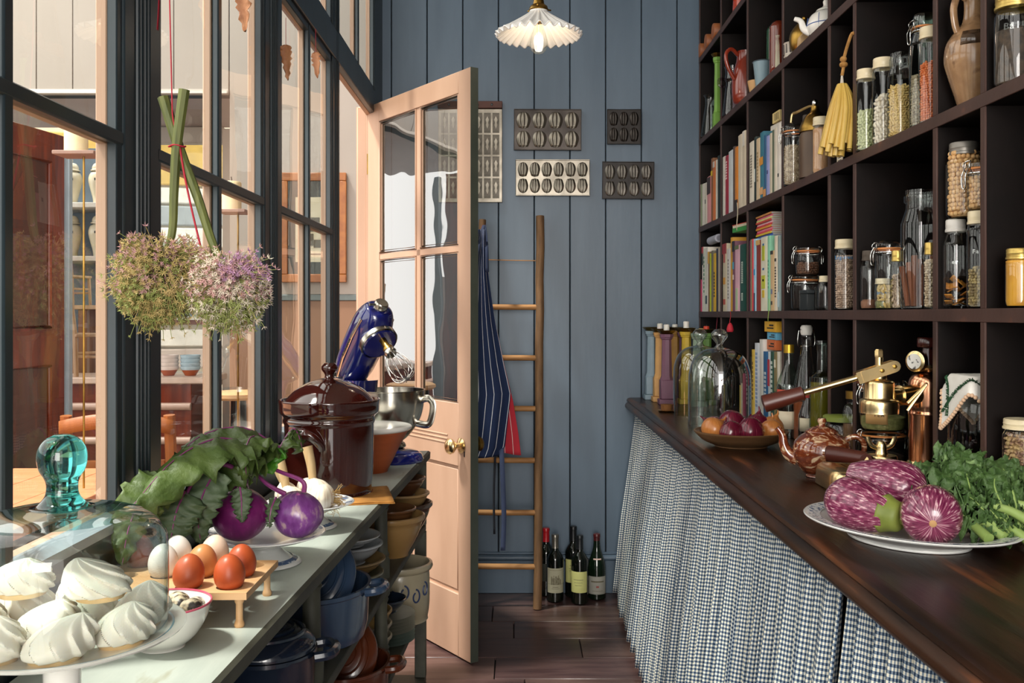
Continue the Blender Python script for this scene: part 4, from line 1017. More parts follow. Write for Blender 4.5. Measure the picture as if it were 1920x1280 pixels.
allium('dried straw and pink allium head hanging upside down, left of the pair', c1, (.072, .066, .080), [(0, 0, .02), rel(c1, 322, 440), rel(c1, 328, 360, -.004), rel(c1, 334, 275, -.006), rel(c1, 348, 170, -.006)], 3, palL, 3400)
cx, cz = pl2(437, 540); c2 = Vector((cx, ya-.02, cz))
allium('dried purple and cream allium head hanging upside down, right of the pair', c2, (.061, .058, .068), [(0, 0, .02), rel(c2, 404, 462, .012), rel(c2, 372, 370, .016), rel(c2, 335, 275, .02), rel(c2, 306, 182, .02)], 8, palR, 2800)
sx, sz = pl2(333, 275)
stg = thing('hanging_string', 'red string tying the dried alliums and hanging from above', 'string', (sx, ya, sz))
MB().tube([(.0095*math.cos(q)*1.3, .011*math.sin(q)-.002, .001*math.sin(3*q)) for q in np.linspace(0, 2*pi, 17)[:-1]], .0014, n=6, closed=True).build('knot_loop', M_red, stg)
tx, tz = pl2(309, -380)
MB().tube([(0, -.004, .004), (-.006, -.006, .05), (tx-sx, 0, tz-sz)], .0011, n=6).build('string', M_red, stg)
xx, zz = pl2(365, 400)
MB().tube(smoothpath([(.006, -.008, 0), (.014, -.01, -.045), (xx-sx, -.01, zz-sz), (xx-sx+.012, -.01, zz-sz-.05)], 5), .0016, n=6).build('loose_end', M_red, stg)
# red ribbon against the post, leaf ornaments on the window bars
rb_ = MB().grid(lambda u, v: (XW+.012+.002*math.sin(v*9), 1.655-.03*v+.008*(u-.5), 2.12-.35*v), 3, 14).build('red_ribbon', M_red, solid=.0006)
tag(rb_, 'narrow dark red ribbon hanging on the window post', 'ribbon')
M_orn = mk('dry_leaf_brown', '#b8835c', '#9a6440', rough=.6, ns=30, bump=.4, bs=120)
for i, (px, py, X, w, L_, lb) in enumerate([(455, -28, XW+.022, .020, .10, 'long dried leaf ornament high on the middle window frame'), (536, 84, XW+.022, .016, .09, 'dried leaf ornament hanging at the corner of the far window'), (592, 98, XW+.022, .014, .075, 'small round dried seed ornament hanging from the far window top')]):
    Y = onx(px, X); Z = EYE-(py-CY)*Y/F
    t = thing('leaf_ornament', lb, 'ornament', (X, Y, Z))
    sweep_leaf([(0, 0, 0), (.002, .004, -L_*.4), (.004, .01, -L_)], w, ruff=.002, nu=16, nv=8, seed=i, up=Vector((.3, 1, 0)), lobes=.8).build('leaf', M_orn, t, solid=.001)
    MB().tube([(0, 0, .07), (0, 0, 0)], .0007, n=5).build('thread', M_red, t)
# ================================================================== BACK WALL: lamp, moulds, ladder, aprons, wine
lx, ly = (1010-CX)*3.3/F, 3.3
lp_ = thing('pendant_lamp', 'fluted white glass pendant lampshade with a bare bulb', 'lamp', (lx, ly, 0))
M_opal = mk('opal_glass', '#fbfaf7', '#f6f3ee', rough=.18, ns=6, coat=.4)
def flute(r, z, a):
    k = min(1, max(0, (r-.03)/.12)); w = .0065*k*math.cos(28*a)
    return r*(1+.035*k*math.cos(28*a)*k), z+w
ss = smoothprof([(.03, 2.333), (.034, 2.322), (.06, 2.302), (.095, 2.278), (.125, 2.258), (.147, 2.245)], 4)
MB().lathe(ss, 336, fn=flute).build('shade', M_opal, lp_, solid=.0035, smooth=70)
MB().lathe([(0, 2.325), (.03, 2.325), (.034, 2.333), (.03, 2.345), (.02, 2.352), (.016, 2.375), (.008, 2.385), (0, 2.386)], 24).build('gallery', M_oldbrass, lp_)
for k in range(3):
    a = k*2*pi/3+.4; MB().tube([(.028*math.cos(a), .028*math.sin(a), 2.338), (.046*math.cos(a), .046*math.sin(a), 2.338)], .003, n=6).build('screw', M_oldbrass, lp_)
MB().tube([(0, 0, 2.385), (0, 0, 3.395)], .0035, n=8).build('flex', M_black, lp_)
MB().lathe([(0, 3.36), (.03, 3.365), (.045, 3.385), (.045, 3.3995), (0, 3.3995)], 24).build('ceiling_rose', M_oldbrass, lp_)
MB().lathe([(.013, 2.325), (.014, 2.30), (.014, 2.288)], 20).build('bulb_cap', M_oldbrass, lp_)
MB().lathe(smoothprof([(.013, 2.288), (.014, 2.278), (.026, 2.245), (.031, 2.22), (.027, 2.198), (.014, 2.185)], 4)+[(0, 2.183)], 28).build('bulb', M_glass, lp_)
fil = MB()
for k in range(6):
    a = k*pi/3; fil.tube([(.008*math.cos(a), .008*math.sin(a), 2.285), (.012*math.cos(a), .012*math.sin(a), 2.215)], .0007, n=4)
fil.build('filament', mk('glowing_filament', '#e0a050', emis=('#ffb060', 2)), lp_)
bl_d = bpy.data.lights.new('bulb_light', 'POINT'); bl_d.energy = .55; bl_d.color = (1, .82, .62); bl_d.shadow_soft_size = .02
bl_o = bpy.data.objects.new('bulb_light', bl_d); COL.objects.link(bl_o); bl_o.parent = lp_; bl_o.location = (0, 0, 2.235)

# ---- baking moulds hung on the boards
SW = F/YB
def wx(px): return (px-CX)/SW
def wz(py): return EYE-(py-CY)/SW
M_tin = mk('bright_tin', '#938c80', '#6f695f', rough=.34, metal=.85, ns=14)
M_tin2 = mk('grey_tin', '#77726b', '#5a554f', rough=.36, metal=.8, ns=14)
M_tin4 = mk('black_tin', '#2b2725', '#221e1c', rough=.4, metal=.6, ns=14)
M_tin3 = mk('dark_blued_tin', '#453f3b', '#332e2b', rough=.34, metal=.75, ns=14)
def shell_mesh():
    """a scallop: rounded top, narrower blunt foot, ribs fanning from the foot"""
    def fn(u, v):
        a = (u-.5)*2; z = (v-.5)*2
        w = .5*math.sqrt(max(0, 1-z*z)) if z > 0 else .5*(1-.40*(-z)**1.4)
        if z < -.86: w *= math.sqrt(max(0.02, 1-((-z-.86)/.14)**2))
        e = max(0, 1-a**4)**.6*(math.sqrt(max(0, 1-max(0, z)**2)) if z > 0 else (1-max(0, -z-.7)/.3*.75 if z < -.7 else 1))
        rib = .5+.5*math.cos(a*3.5*pi)
        return (a*w, -(e*(.72+.28*rib)), z*.5)
    return MB().grid(fn, 40, 20)
def mould_pan(name, label, px0_, px1_, py0, py1, nc, nr, mat, cellmat, flip=False, rot=0.):
    x0, x1, z1, z0 = wx(px0_), wx(px1_), wz(py0), wz(py1)
    w, h = x1-x0, z1-z0; D = .024
    t = thing(name, label, 'baking tin', ((x0+x1)/2, YB-.0005, (z0+z1)/2)); t.rotation_euler = (0, rot, 0)
    MB().box(-w/2, w/2, -D+.0045, -.0005, -h/2, h/2).build('tray', mat, t, bevel=.0015)
    fr = MB(); e_ = .0045
    fr.tube([(-w/2, -D+.003, -h/2), (w/2, -D+.003, -h/2), (w/2, -D+.003, h/2), (-w/2, -D+.003, h/2)], .0028, n=6, closed=True); fr.build('rolled_edge', mat, t)
    cw, ch = (w-.012)/nc, (h-.012)/nr; base = None
    for i in range(nc):
        for j in range(nr):
            if base is None:
                m = shell_mesh()
                S = Matrix.Diagonal((cw*.90, .0075, ch*.90, 1)); m.xf(S)
                # proud shell shape seen as a ribbed hollow
                base = m.build('shell_hollow', cellmat, t, smooth=50)
                o = base
            else:
                o = base.copy(); COL.objects.link(o); o.parent = t
            up = (j == 0)
            o.location = (-w/2+.006+cw*(i+.5), -D+.0046, h/2-.006-ch*(j+.5))
            o.rotation_euler = (0, pi if (flip and j == 1) else 0, 0)
    for k in range(1, nc):
        x = -w/2+.006+cw*k; MB().box(x-.0006, x+.0006, -D+.0035, -D+.0048, -h/2+.004, h/2-.004).build('seam', mat, t)
    return t
mould_pan('madeleine_tin', 'grey tin with eight large shell hollows, upper row beside the doorway', 964, 1089, 207, 282, 4, 2, M_tin3, M_tin, False, .004)
mould_pan('madeleine_tin', 'bright tin with twelve shell hollows, below the large eight-shell tin', 967, 1105, 301, 367, 6, 2, M_tin, M_tin, True)
mould_pan('madeleine_tin', 'smallest dark tin with six shell hollows at the upper right', 1138, 1200, 207, 271, 3, 2, M_tin4, M_tin3)
mould_pan('madeleine_tin', 'dark tin with eight shell hollows at the lower right of the wall', 1129, 1225, 305, 373, 4, 2, M_tin4, M_tin2, True, .006)
# long chocolate mould with oblong cells
x0, x1, z1, z0 = wx(822), wx(942), wz(205), wz(380)
cm = thing('biscuit_mould', 'long pale metal mould with rows of oblong patterned cells, half hidden by the door', 'mould', ((x0+x1)/2, YB-.0005, (z0+z1)/2))
w, h = x1-x0, z1-z0
MB().box(-w/2, w/2, -.012, -.0005, -h/2, h/2).build('plate', M_tin, cm, bevel=.002)
MB().box(-w/2-.002, w/2, -.022, -.0005, h/2+.001, h/2+.034).build('wood_batten', mk('reddish_batten', '#4a2a20', '#5b3428', rough=.6, ns=9), cm, bevel=.002)
for k in range(4): MB().lathe([(0, 0), (.006, 0), (.005, .003), (0, .004)], 12).xf(Matrix.Translation((-w/2+.05+.066*k, -.0222, h/2+.018)) @ Matrix.Rotation(pi/2, 4, 'X')).build('nail', M_black, cm)
nc, nr = 7, 4; cw = (w-.02)/nc; ch = (h-.03)/nr
cell = None; pat = None
for i in range(nc):
    for j in range(nr):
        px_, pz_ = -w/2+.01+cw*(i+.5), h/2-.015-ch*(j+.5)
        if cell is None:
            cell = MB().box(-cw*.40, cw*.40, -.0135, -.0122, -ch*.46, ch*.46).build('cell', mk('dark_tin_cell', '#5a544b', '#454038', rough=.4, metal=.6, ns=40), cm)  # cells coloured darker than the plate they sit on
            pat = MB().prism([(0, -ch*.3), (cw*.2, -ch*.1), (cw*.13, 0), (cw*.22, ch*.14), (0, ch*.32), (-cw*.22, ch*.14), (-cw*.13, 0), (-cw*.2, -ch*.1)], -.0165, -.0137, 'y').build('cell_pattern', M_tin, cell, bevel=.0008)
            c_ = cell
        else:
            c_ = cell.copy(); COL.objects.link(c_); c_.parent = cm; q = pat.copy(); COL.objects.link(q); q.parent = c_
        c_.location = (px_, 0, pz_)
# ---- ladder
M_ladder = mk('weathered_ladder_wood', '#7d5c3c', '#5d432b', rough=.75, ns=9, st=(6,6,.7), bump=.5, bs=40, bst=(6,6,.6), col3='#a07b52', ramp=(.35,.7))
M_rung = mk('worn_ash_rung', '#b5834f', '#96683a', rough=.65, ns=9, st=(.7,6,6), bump=.4, bs=40, bst=(.6,6,6))
ld = thing('wooden_ladder', 'old round-poled wooden ladder leaning on the blue wall', 'ladder', (0, 0, 0))
def rail_pt(px, py, t):       # t 0 foot .. 1 top: foot stands out from the wall
    Y = 4.19+(4.405-4.19)*t; return ony(px, py, Y)[0], Y, ony(px, py, Y)[1]
foot = rail_pt(1008, 1138, 0); top = rail_pt(1013, 405, 1)
def jit(a, b, n, s):
    r = random.Random(s); A, B = Vector(a), Vector(b)
    return [A.lerp(B, i/n)+Vector((r.uniform(-.002, .002), r.uniform(-.002, .002), 0)) for i in range(n+1)]
MB().tube(jit((foot[0], foot[1], 0.002), top, 12, 1), .0190, n=12).build('rail', M_ladder, ld)
lt = rail_pt(905, 412, 1); lb_ = (rail_pt(868, 1138, 0)[0], foot[1], .002)
MB().tube(jit(lb_, lt, 12, 2), .0165, n=12).build('rail', M_ladder, ld)
for py in (576, 671, 766, 863, 961, 1062):
    t_ = 1-(py-405)/(1138-405); R = rail_pt(1011-(py-405)*.006, py, t_)
    s_ = (R[2]-.002)/(top[2]-.002); L2 = Vector(lb_).lerp(Vector(lt), s_)
    MB().tube(jit((L2.x, R[1], R[2]+.002), R, 5, py), .0125, n=10).build('rung', M_rung, ld)
R = rail_pt(1012, 488, .89); s_ = (R[2])/(top[2]); L2 = Vector(lb_).lerp(Vector(lt), s_)
MB().tube([(L2.x, R[1], R[2]+.004), ((L2.x+R[0])/2, R[1], R[2]), (R[0], R[1], R[2]-.002)], .0022, n=6).build('wire', M_rung, ld)
# ---- aprons hung on the ladder top
M_apron = stripes('navy_butcher_stripe', '#1f2a47', '#c9c9cf', .052, .075, axis=0)
M_apronr = stripes('red_butcher_stripe', '#b8323e', '#dfc4c2', .055, .07, axis=0)
def apron(name, label, pts, Y0, mat, seed, bulge):
    """pts: rows of (left px, right px, py) from top to hem"""
    rows = [(ony(a, y, Y0)[0], ony(b, y, Y0)[0], ony(a, y, Y0)[1]) for a, b, y in pts]
    t = thing(name, label, 'apron', (0, Y0, 0))
    def fn(u, v):
        q = v*(len(rows)-1); i = min(len(rows)-2, int(q)); k = q-i
        l = rows[i][0]*(1-k)+rows[i+1][0]*k; r = rows[i][1]*(1-k)+rows[i+1][1]*k; z = rows[i][2]*(1-k)+rows[i+1][2]*k
        f = .4+.6*v
        return (l+(r-l)*u, -bulge*f*(.5+.5*math.sin(u*9+seed)+.35*math.sin(u*17+1.3*seed))-.004, z+.006*math.sin(u*7+seed)*v)
    def uvf(u, v):
        q = v*(len(rows)-1); i = min(len(rows)-2, int(q)); k = q-i
        wd = .35*(1-k*0)
        return (u*.36+.02*v, v*.8)
    MB().grid(fn, 60, 30, uvfn=uvf).build('cloth', mat, t, uv=True, solid=.0015)
    return t
a1 = apron('striped_apron', 'navy butcher-striped apron hanging from the ladder top', [(897, 911, 430), (886, 914, 505), (872, 928, 600), (862, 944, 680), (856, 958, 740), (853, 951, 800), (850, 947, 838), (846, 940, 856)], 4.20, M_apron, 1, .014)
a2 = apron('striped_apron', 'red striped apron hanging behind the navy apron', [(899, 909, 440), (890, 920, 560), (880, 945, 680), (876, 962, 750), (874, 972, 810), (872, 977, 850)], 4.225, M_apronr, 4, .009)
def strap(par, pts, w, mat, name='tie'):
    P = [Vector((ony(a, b, 4.19)[0], c, ony(a, b, 4.19)[1])) for a, b, c in pts]
    P = smoothpath(P, 5); m = MB()
    m.grid(lambda u, v: tuple(P[int(round(v*(len(P)-1)))]+Vector(((u-.5)*w, .0, 0))), 2, len(P)-1)
    m.build(name, mat, par, solid=.0014)
M_tie = flat('#27324f', .85); M_tied = flat('#171a24', .85)
strap(a1, [(905, 415, .16), (899, 450, .0), (892, 510, -.018)], .014, M_tie, 'neck_strap')
strap(a1, [(906, 415, .16), (912, 455, .0), (914, 510, -.018)], .014, M_tie, 'neck_strap')
strap(a1, [(940, 838, -.004), (943, 900, -.03), (945, 970, -.03), (943, 1030, -.028)], .021, flat('#3d4867', .85))
strap(a1, [(929, 845, -.002), (926, 920, -.02), (927, 1000, -.02)], .010, M_tied)
strap(a2, [(903, 416, .14), (900, 460, .0)], .012, flat('#7a2432', .85), 'neck_strap')

# ---- wine bottles on the floor
M_wine = mk('black_green_bottle_glass', '#0a0f0b', '#0c130d', rough=.06, coat=.6, spec=.6)
def wine(px, py, h, kind, cap, labspec, label, dark=M_wine, extra=None):
    X, Y = onz(px, py, 0.001)
    t = thing('wine_bottle', label, 'bottle', (X, Y, 0.0008))
    r = .0375 if kind == 'bdx' else .0405
    if kind == 'bdx': p = [(0, .004), (r*.8, 0), (r, .006), (r, h*.62), (r*.96, h*.66), (r*.7, h*.72), (r*.42, h*.77), (.0145, h*.82), (.0138, h*.95), (.0152, h*.955), (.0152, h*.985), (.0135, h)]
    else: p = [(0, .004), (r*.8, 0), (r, .006), (r, h*.46), (r*.93, h*.55), (r*.7, h*.66), (r*.45, h*.77), (.0155, h*.86), (.0142, h*.95), (.0155, h*.955), (.0155, h*.985), (.0135, h)]
    MB().lathe(p[:3]+smoothprof(p[3:9], 3)+p[9:]+[(0, h)], 40).build('glass', dark, t)
    MB().lathe([(.0163, h*.80), (.0150, h*.82), (.0148, h*.95), (.0162, h*.955), (.0162, h*.99), (.0145, h*1.003), (0, h*1.003)], 28).build('capsule', cap, t)
    z0, z1, mat, marks, rot = labspec
    lb2 = MB().lathe([(r+.0006, z0), (r+.0008, z0+.001), (r+.0008, z1-.001), (r+.0006, z1)], 30, a0=-pi/2-1.15+rot, a1=-pi/2+1.15+rot).build('label', mat, t)
    for (dz, wd, hh, mm) in marks:
        MB().lathe([(r+.0009, z1-dz-hh), (r+.0012, z1-dz-hh), (r+.0012, z1-dz), (r+.0009, z1-dz)], 16, a0=-pi/2-wd+rot, a1=-pi/2+wd+rot).build('print', mm, lb2)
    if extra:
        z, mm = extra; MB().lathe([(r*.83, z-.012), (r*.80, z), (r*.755, z+.011)], 16, a0=-pi/2-.6, a1=-pi/2+.6).build('neck_label', mm, t, solid=.0008)
    return t
yl = flat('#d9d98a', .7); pap = flat('#b9b59a', .7); dk = flat('#6f6a55', .8)
wine(1024, 1114, .305, 'bdx', flat('#b01822', .3), (.07, .15, flat('#2a2d24', .7), [], .3), 'wine bottle with a bright red capsule, half hidden by the ladder foot')
b2_ = wine(1041, 1126, .298, 'bdx', mk('foil_grey', '#9a958a', '#7a756b', rough=.3, metal=.7), (.045, .155, pap, [(.008, .9, .0012, dk), (.07, 1.0, .0012, dk), (.082, .35, .002, dk), (.09, .45, .0016, dk)], 0), 'wine bottle with a grey foil and a beige label with a drawn chateau')
r_ = .0388
for a, w_, z0_, z1_ in ((-.45, .10, .082, .118), (-.2, .13, .082, .112), (.08, .12, .082, .120), (.35, .14, .082, .113), (.6, .08, .082, .106), (-.2, .05, .112, .123), (.35, .05, .113, .124)):
    MB().lathe([(r_, z0_), (r_+.0006, z0_), (r_+.0006, z1_), (r_, z1_)], 6, a0=-pi/2+a-w_, a1=-pi/2+a+w_).build('chateau_drawing', mk('engraving_grey', '#8f8a72', '#6f6a55', rough=.8, ns=150), b2_)
wine(1075, 1117, .318, 'bdx', flat('#15171a', .4), (.07, .175, yl, [(.026, .5, .002, dk), (.04, .6, .0016, dk), (.05, .55, .0016, dk)], 0), 'wine bottle with a black capsule and yellow label, behind its twin')
wine(1087, 1130, .302, 'bdx', flat('#1c2024', .4), (.055, .148, yl, [(.035, .6, .0016, dk), (.048, .5, .0012, dk), (.06, .4, .0012, dk)], -.25), 'wine bottle with a black capsule and yellow label, in front of its twin')
wine(1119, 1121, .292, 'bur', flat('#4f1a1c', .35), (.028, .108, flat('#a9a79c', .7), [(.02, .75, .006, dk), (.042, .15, .008, flat('#a3544c', .7)), (.064, .6, .0016, dk)], 0), 'sloping-shouldered wine bottle with a dark red capsule and grey label', mk('dark_green_bottle_glass', '#0f1f12', '#0d1a10', rough=.06, coat=.6), (.176, flat('#d9b8ae', .6)))
# ================================================================== ON THE RIGHT-HAND COUNTER
def cpos(px, py): x, y = onz(px, py, CZ); return (x, y, CZ+.0004)
# ---- painted wooden candlesticks
def octo(r, z): return [(r*math.cos(pi/8+i*pi/4), r*math.sin(pi/8+i*pi/4), z) for i in range(8)]
def candlestick(X, Y, h, colh, nm, candle, s=1., z=CZ+.0004):
    t = thing('candlestick', nm, 'candlestick', (X, Y, z)); mat = flat(colh, .5)
    b = .031*s
    MB().box(-b*1.12, b*1.12, -b*1.12, b*1.12, 0, .022*s).build('plinth', mat, t, bevel=.002)
    MB().box(-b*.9, b*.9, -b*.9, b*.9, .0225*s, .105*s).build('base_block', mat, t, bevel=.003)
    m = MB(); rs_ = [(.105*s, .029*s), (.112*s, .027*s), (.122*s, .0235*s), (h*.92, .0205*s), (h*.93, .025*s), (h*.945, .0255*s), (h*.955, .029*s), (h, .031*s)]
    vs_ = [p for z, r in rs_ for p in octo(r, z)]
    fs = [(i*8+j, i*8+(j+1) % 8, (i+1)*8+(j+1) % 8, (i+1)*8+j) for i in range(len(rs_)-1) for j in range(8)]+[tuple(range(7, -1, -1)), tuple((len(rs_)-1)*8+j for j in range(8))]
    m.add(vs_, fs); m.build('column', mat, t, smooth=25)
    MB().lathe([(0, h+.0002), (.024*s, h+.0002), (.036*s, h+.010), (.042*s, h+.016), (.040*s, h+.017), (.024*s, h+.006), (0, h+.006)], 10).build('drip_pan', M_oldbrass, t, smooth=20)
    if candle:
        c, hh = candle; MB().lathe([(0, h+.0065), (.0125, h+.0065), (.0125, h+.008+hh), (.009, h+.010+hh), (.004, h+.007+hh), (0, h+.007+hh)], 18).build('candle_stub', c, t)
        MB().tube([(0, 0, h+.008+hh), (.001, 0, h+.015+hh)], .001, n=5).build('wick', M_black, t)
    return t
wht = mk('white_wax', '#ece6dc', rough=.45, sub=.2)
yel = mk('yellow_wax', '#dcc07a', rough=.45, sub=.2)
cs_ = [(.615, 4.36, '#8fa3b0', .31, None, 'pale blue candlestick at the back wall end of the counter'),
       (.636, 4.25, '#d9a565', .305, (wht, .03), 'orange ochre candlestick beside the pale blue one'),
       (.645, 4.12, '#7d5468', .300, (wht, .032), 'dusty purple candlestick in front of the ochre one'),
       (.722, 4.37, '#b98a3e', .31, (wht, .02), 'dark ochre candlestick behind the purple one'),
       (.745, 4.27, '#6f4a60', .305, None, 'plum candlestick behind the glass cloches'),
       (.733, 4.14, '#e3bf45', .31, (wht, .035), 'bright yellow candlestick behind the glass cloches'),
       (.762, 4.03, '#93a892', .305, (yel, .008), 'sage green candlestick behind the glass cloches'),
       (.832, 4.32, '#c99b3a', .30, (yel, .012), 'mustard candlestick near the shelf upright'),
       (.812, 4.10, '#6f9a4a', .305, (flat('#d9482e', .5), .02), 'leaf green candlestick with a red stub near the shelf upright')]
for X, Y, c, h, cd, nm in cs_: candlestick(X, Y, h, c, nm, cd)
br = thing('small_brush', 'small brush and saucer at the foot of the candlesticks', 'brush', cpos(1250, 772))
MB().lathe([(0, 0), (.03, 0), (.036, .006), (.034, .007), (0, .004)], 20).build('saucer', M_oldbrass, br)
MB().lathe([(0, .006), (.022, .006), (.024, .03), (0, .031)], 14).build('bristles', mk('brown_bristle', '#8a5a2c', '#6c4420', rough=.9, ns=80, st=(6,6,.4)), br)
# ---- glass cloches
def cloche(X, Y, r, h, label):
    t = thing('glass_cloche', label, 'cloche', (X, Y, CZ+.0004))
    MB().lathe(smoothprof([(r*1.03, 0), (r, .008), (r, h*.55), (r*.95, h*.74), (r*.78, h*.89), (r*.5, h*.97), (.018, h)], 5), 56).build('bell', M_cloche, t)
    MB().lathe(smoothprof([(0.018, h), (.011, h+.01), (.014, h+.018), (.027, h+.036), (.027, h+.05), (.016, h+.062)], 4)+[(0, h+.064)], 32).build('knob', M_cloche, t)
M_cloche = glass('cloche_glass', '#f4f7f5', '#a3aca6', refl=.8, base=.12, power=2.4)
x_, y_ = onz(1349, 802, CZ); cloche(x_, y_, .105, .272, 'clear glass cloche with a ball knob, the nearer of two')
x_, y_ = onz(1318, 780, CZ); cloche(x_, y_+.06, .102, .265, 'clear glass cloche with a ball knob, behind the nearer one')
# ---- bowl of onions
ox, oy = onz(1389, 836, CZ)
ob = thing('wooden_bowl', 'shallow turned wooden bowl of onions', 'bowl', (ox, oy, CZ+.0004))
M_bowlw = mk('worn_turned_wood', '#5f432a', '#7a5a3b', rough=.5, ns=6, st=(1,1,6), bump=.2)
MB().lathe(smoothprof([(0, 0), (.07, 0), (.078, .004), (.11, .018), (.132, .038), (.136, .043)], 4)+[(.137, .0455), (.132, .046), (.105, .026), (.07, .012), (0, .01)], 64).build('body', M_bowlw, ob)
M_onr = mk('red_onion_skin', '#4e0f22', '#6b1a30', rough=.22, ns=3, polar=3.0, st=(1,1,8), coat=.3, col3='#9a5060', ramp=(.35,.62))
M_ony = mk('yellow_onion_skin', '#b06c34', '#c07e42', rough=.3, ns=3, polar=3.4, st=(1,1,8), coat=.2, col3='#93522a', ramp=(.4,.62))
def onion(x, y, z, r, mat, label, ax, tipm=None):
    t = thing('onion', label, 'onion', (ox+x, oy+y, CZ+z), 0)
    M = Matrix.Rotation(ax[1], 4, 'Z') @ Matrix.Rotation(ax[0], 4, 'Y')
    m = MB().lathe([(0, -.88*r)]+[(r*math.sin(a), -.9*r*math.cos(a)) for a in np.linspace(.15, pi-.55, 14)]+[(r*.3, r*.9), (r*.14, r*1.1)], 36, fn=lambda q, zz, a: (q*(1+.012*math.sin(9*a)), zz))
    m.xf(M); m.build('bulb', mat, t)
    m = MB(); rr = random.Random(int(x*1e4))
    m.tube([Vector((0, 0, r*1.0)), Vector((.002, 0, r*1.25)), Vector((.006*rr.uniform(-1, 1), .003, r*1.55))], [r*.16, r*.10, r*.04], n=7); m.xf(M); m.build('dry_tip', tipm or mat, t)
    m = MB()
    for k in range(10):
        a = k*.63; m.tube([(0, 0, -r*.86), (r*.1*math.cos(a), r*.1*math.sin(a), -r*1.0)], .0006, n=3)
    m.xf(M); m.build('root_tuft', M_root, t)
onion(-.086, -.028, .052, .037, M_ony, 'yellow onion at the left edge of the wooden bowl', (.9, .4))
onion(-.044, -.07, .047, .036, M_onr, 'red onion at the front left of the bowl', (1.3, 2.2))
onion(.012, -.072, .052, .041, M_onr, 'large red onion at the front of the bowl with its root end showing', (1.7, 2.6))
onion(.078, -.05, .050, .036, M_ony, 'yellow onion at the front right of the bowl', (.5, 1.2))
onion(.098, .022, .054, .034, M_ony, 'yellow onion at the right edge of the bowl by the teapot', (.4, .2))
onion(-.02, .02, .058, .046, M_onr, 'large red onion at the back of the bowl', (1.2, .3))
onion(.058, .03, .056, .038, M_onr, 'red onion with an upright dry tip at the back right', (.25, 1.0))
onion(-.072, .048, .050, .034, M_onr, 'small red onion at the back left of the bowl', (.9, 2.4))
# ---- marbled teapot
tx_, ty_ = onz(1541, 893, CZ)
tp = thing('teapot', 'marbled brown and cream slipware teapot', 'teapot', (tx_, ty_, CZ+.0004), math.radians(165)); tp.scale = (.84, .84, .9)
M_marble = mk('marbled_slip_glaze', '#6b2e18', '#8a4526', rough=.1, coat=1, ns=17, det=2.5, dist=3.2, st=(1,1,1.6), ramp=(.42,.54), col3='#dcc09a')
MB().lathe(smoothprof([(0, 0), (.042, 0), (.043, .006), (.055, .014), (.074, .038), (.081, .066), (.073, .095), (.05, .113), (.043, .116)], 4)+[(.043, .118), (0, .118)], 56).build('body', M_marble, tp)
MB().lathe(smoothprof([(.045, .117), (.044, .121), (.03, .129), (.012, .134), (.009, .139), (.013, .147), (.01, .154)], 4)+[(0, .156)], 36).build('lid', M_marble, tp)
sp_ = smoothpath([(.068, 0, .045), (.09, 0, .055), (.104, 0, .08), (.108, 0, .105), (.122, 0, .126)], 5); n = len(sp_)
MB().tube(sp_, [.020-.0125*i/n for i in range(n)], n=14).build('spout', M_marble, tp)
hp2 = smoothpath([(-.062, 0, .098), (-.09, 0, .108), (-.112, 0, .092), (-.11, 0, .06), (-.09, 0, .036), (-.07, 0, .034)], 6)
MB().tube(hp2, .0078, n=12, flat=.8).build('handle', M_marble, tp)

# ---- brass and copper lever coffee machine
em = thing('coffee_machine', 'brass and copper lever coffee machine with dark wooden handles', 'coffee machine', (0, 0, CZ+.0004))
ex, ey = .80, 2.145
def emb(name, mb, mat, par=None): return mb.build(name, mat, par or em)
# base: rounded brass box
def rbox(cx, cy, hx, hy, r, secs):
    rings = [[(cx+p[0], cy+p[1], z) for p in rrect(hx*k, hy*k, r*k, 8)] for z, k in secs]; n = len(rings[0])
    vs_ = [p for q in rings for p in q]
    fs = [(i*n+j, i*n+(j+1) % n, (i+1)*n+(j+1) % n, (i+1)*n+j) for i in range(len(secs)-1) for j in range(n)]+[tuple(range(n-1, -1, -1)), tuple((len(secs)-1)*n+j for j in range(n))]
    return MB().add(vs_, fs)
ba = emb('base', rbox(ex+.005, ey-.01, .125, .095, .052, [(0, .97), (.004, 1.0), (.034, .985), (.044, .96), (.049, .90)]), M_brass)
bdg = MB().lathe([(0, 0), (.013, 0), (.013, .002), (0, .0025)], 24); bdg.xf(Matrix.Translation((ex-.098, ey-.088, .024)) @ Matrix.Rotation(-.7, 4, 'Z') @ Matrix.Rotation(pi/2, 4, 'X')); emb('badge', bdg, mk('enamel_badge', '#d8d2c4', '#2a2a2a', rough=.3, ns=70, ramp=(.5,.55)), ba)
for i in range(9): emb('drip_grate', MB().cbox((ex-.075+.014*i, ey-.025, .0505), (.006, .10, .003)), M_oldbrass, ba)
# copper boiler
bx_, by_ = .915, 2.13
emb('boiler', MB().lathe([(0, .046), (.042, .046), (.042, .162), (.0432, .165), (.0432, .169), (.042, .172)]+smoothprof([(.043, .176), (.0435, .215), (.042, .238), (.034, .252), (.02, .262), (.016, .265)], 3)+[(0, .265)], 48, (bx_, by_, 0)), M_copper)
emb('boiler_foot', MB().lathe([(0, .0495), (.046, .0495), (.047, .056), (.044, .062), (0, .062)], 40, (bx_, by_, 0)), M_brass)
emb('neck_ring', MB().lathe([(0, .263), (.018, .263), (.02, .268), (.017, .275), (0, .275)], 28, (bx_, by_, 0)), M_brass)
M_bake = mk('red_brown_bakelite', '#3a1512', '#48201a', rough=.2, coat=.5, ns=8)
emb('cap_stem', MB().lathe([(0, .275), (.018, .275), (.012, .313), (0, .313)], 24, (bx_, by_, 0)), M_bake)
emb('cap_knob', MB().lathe([(0, .3135), (.024, .3135), (.026, .317), (.026, .331), (.023, .335), (0, .335)], 8, (bx_, by_, 0)), M_bake)
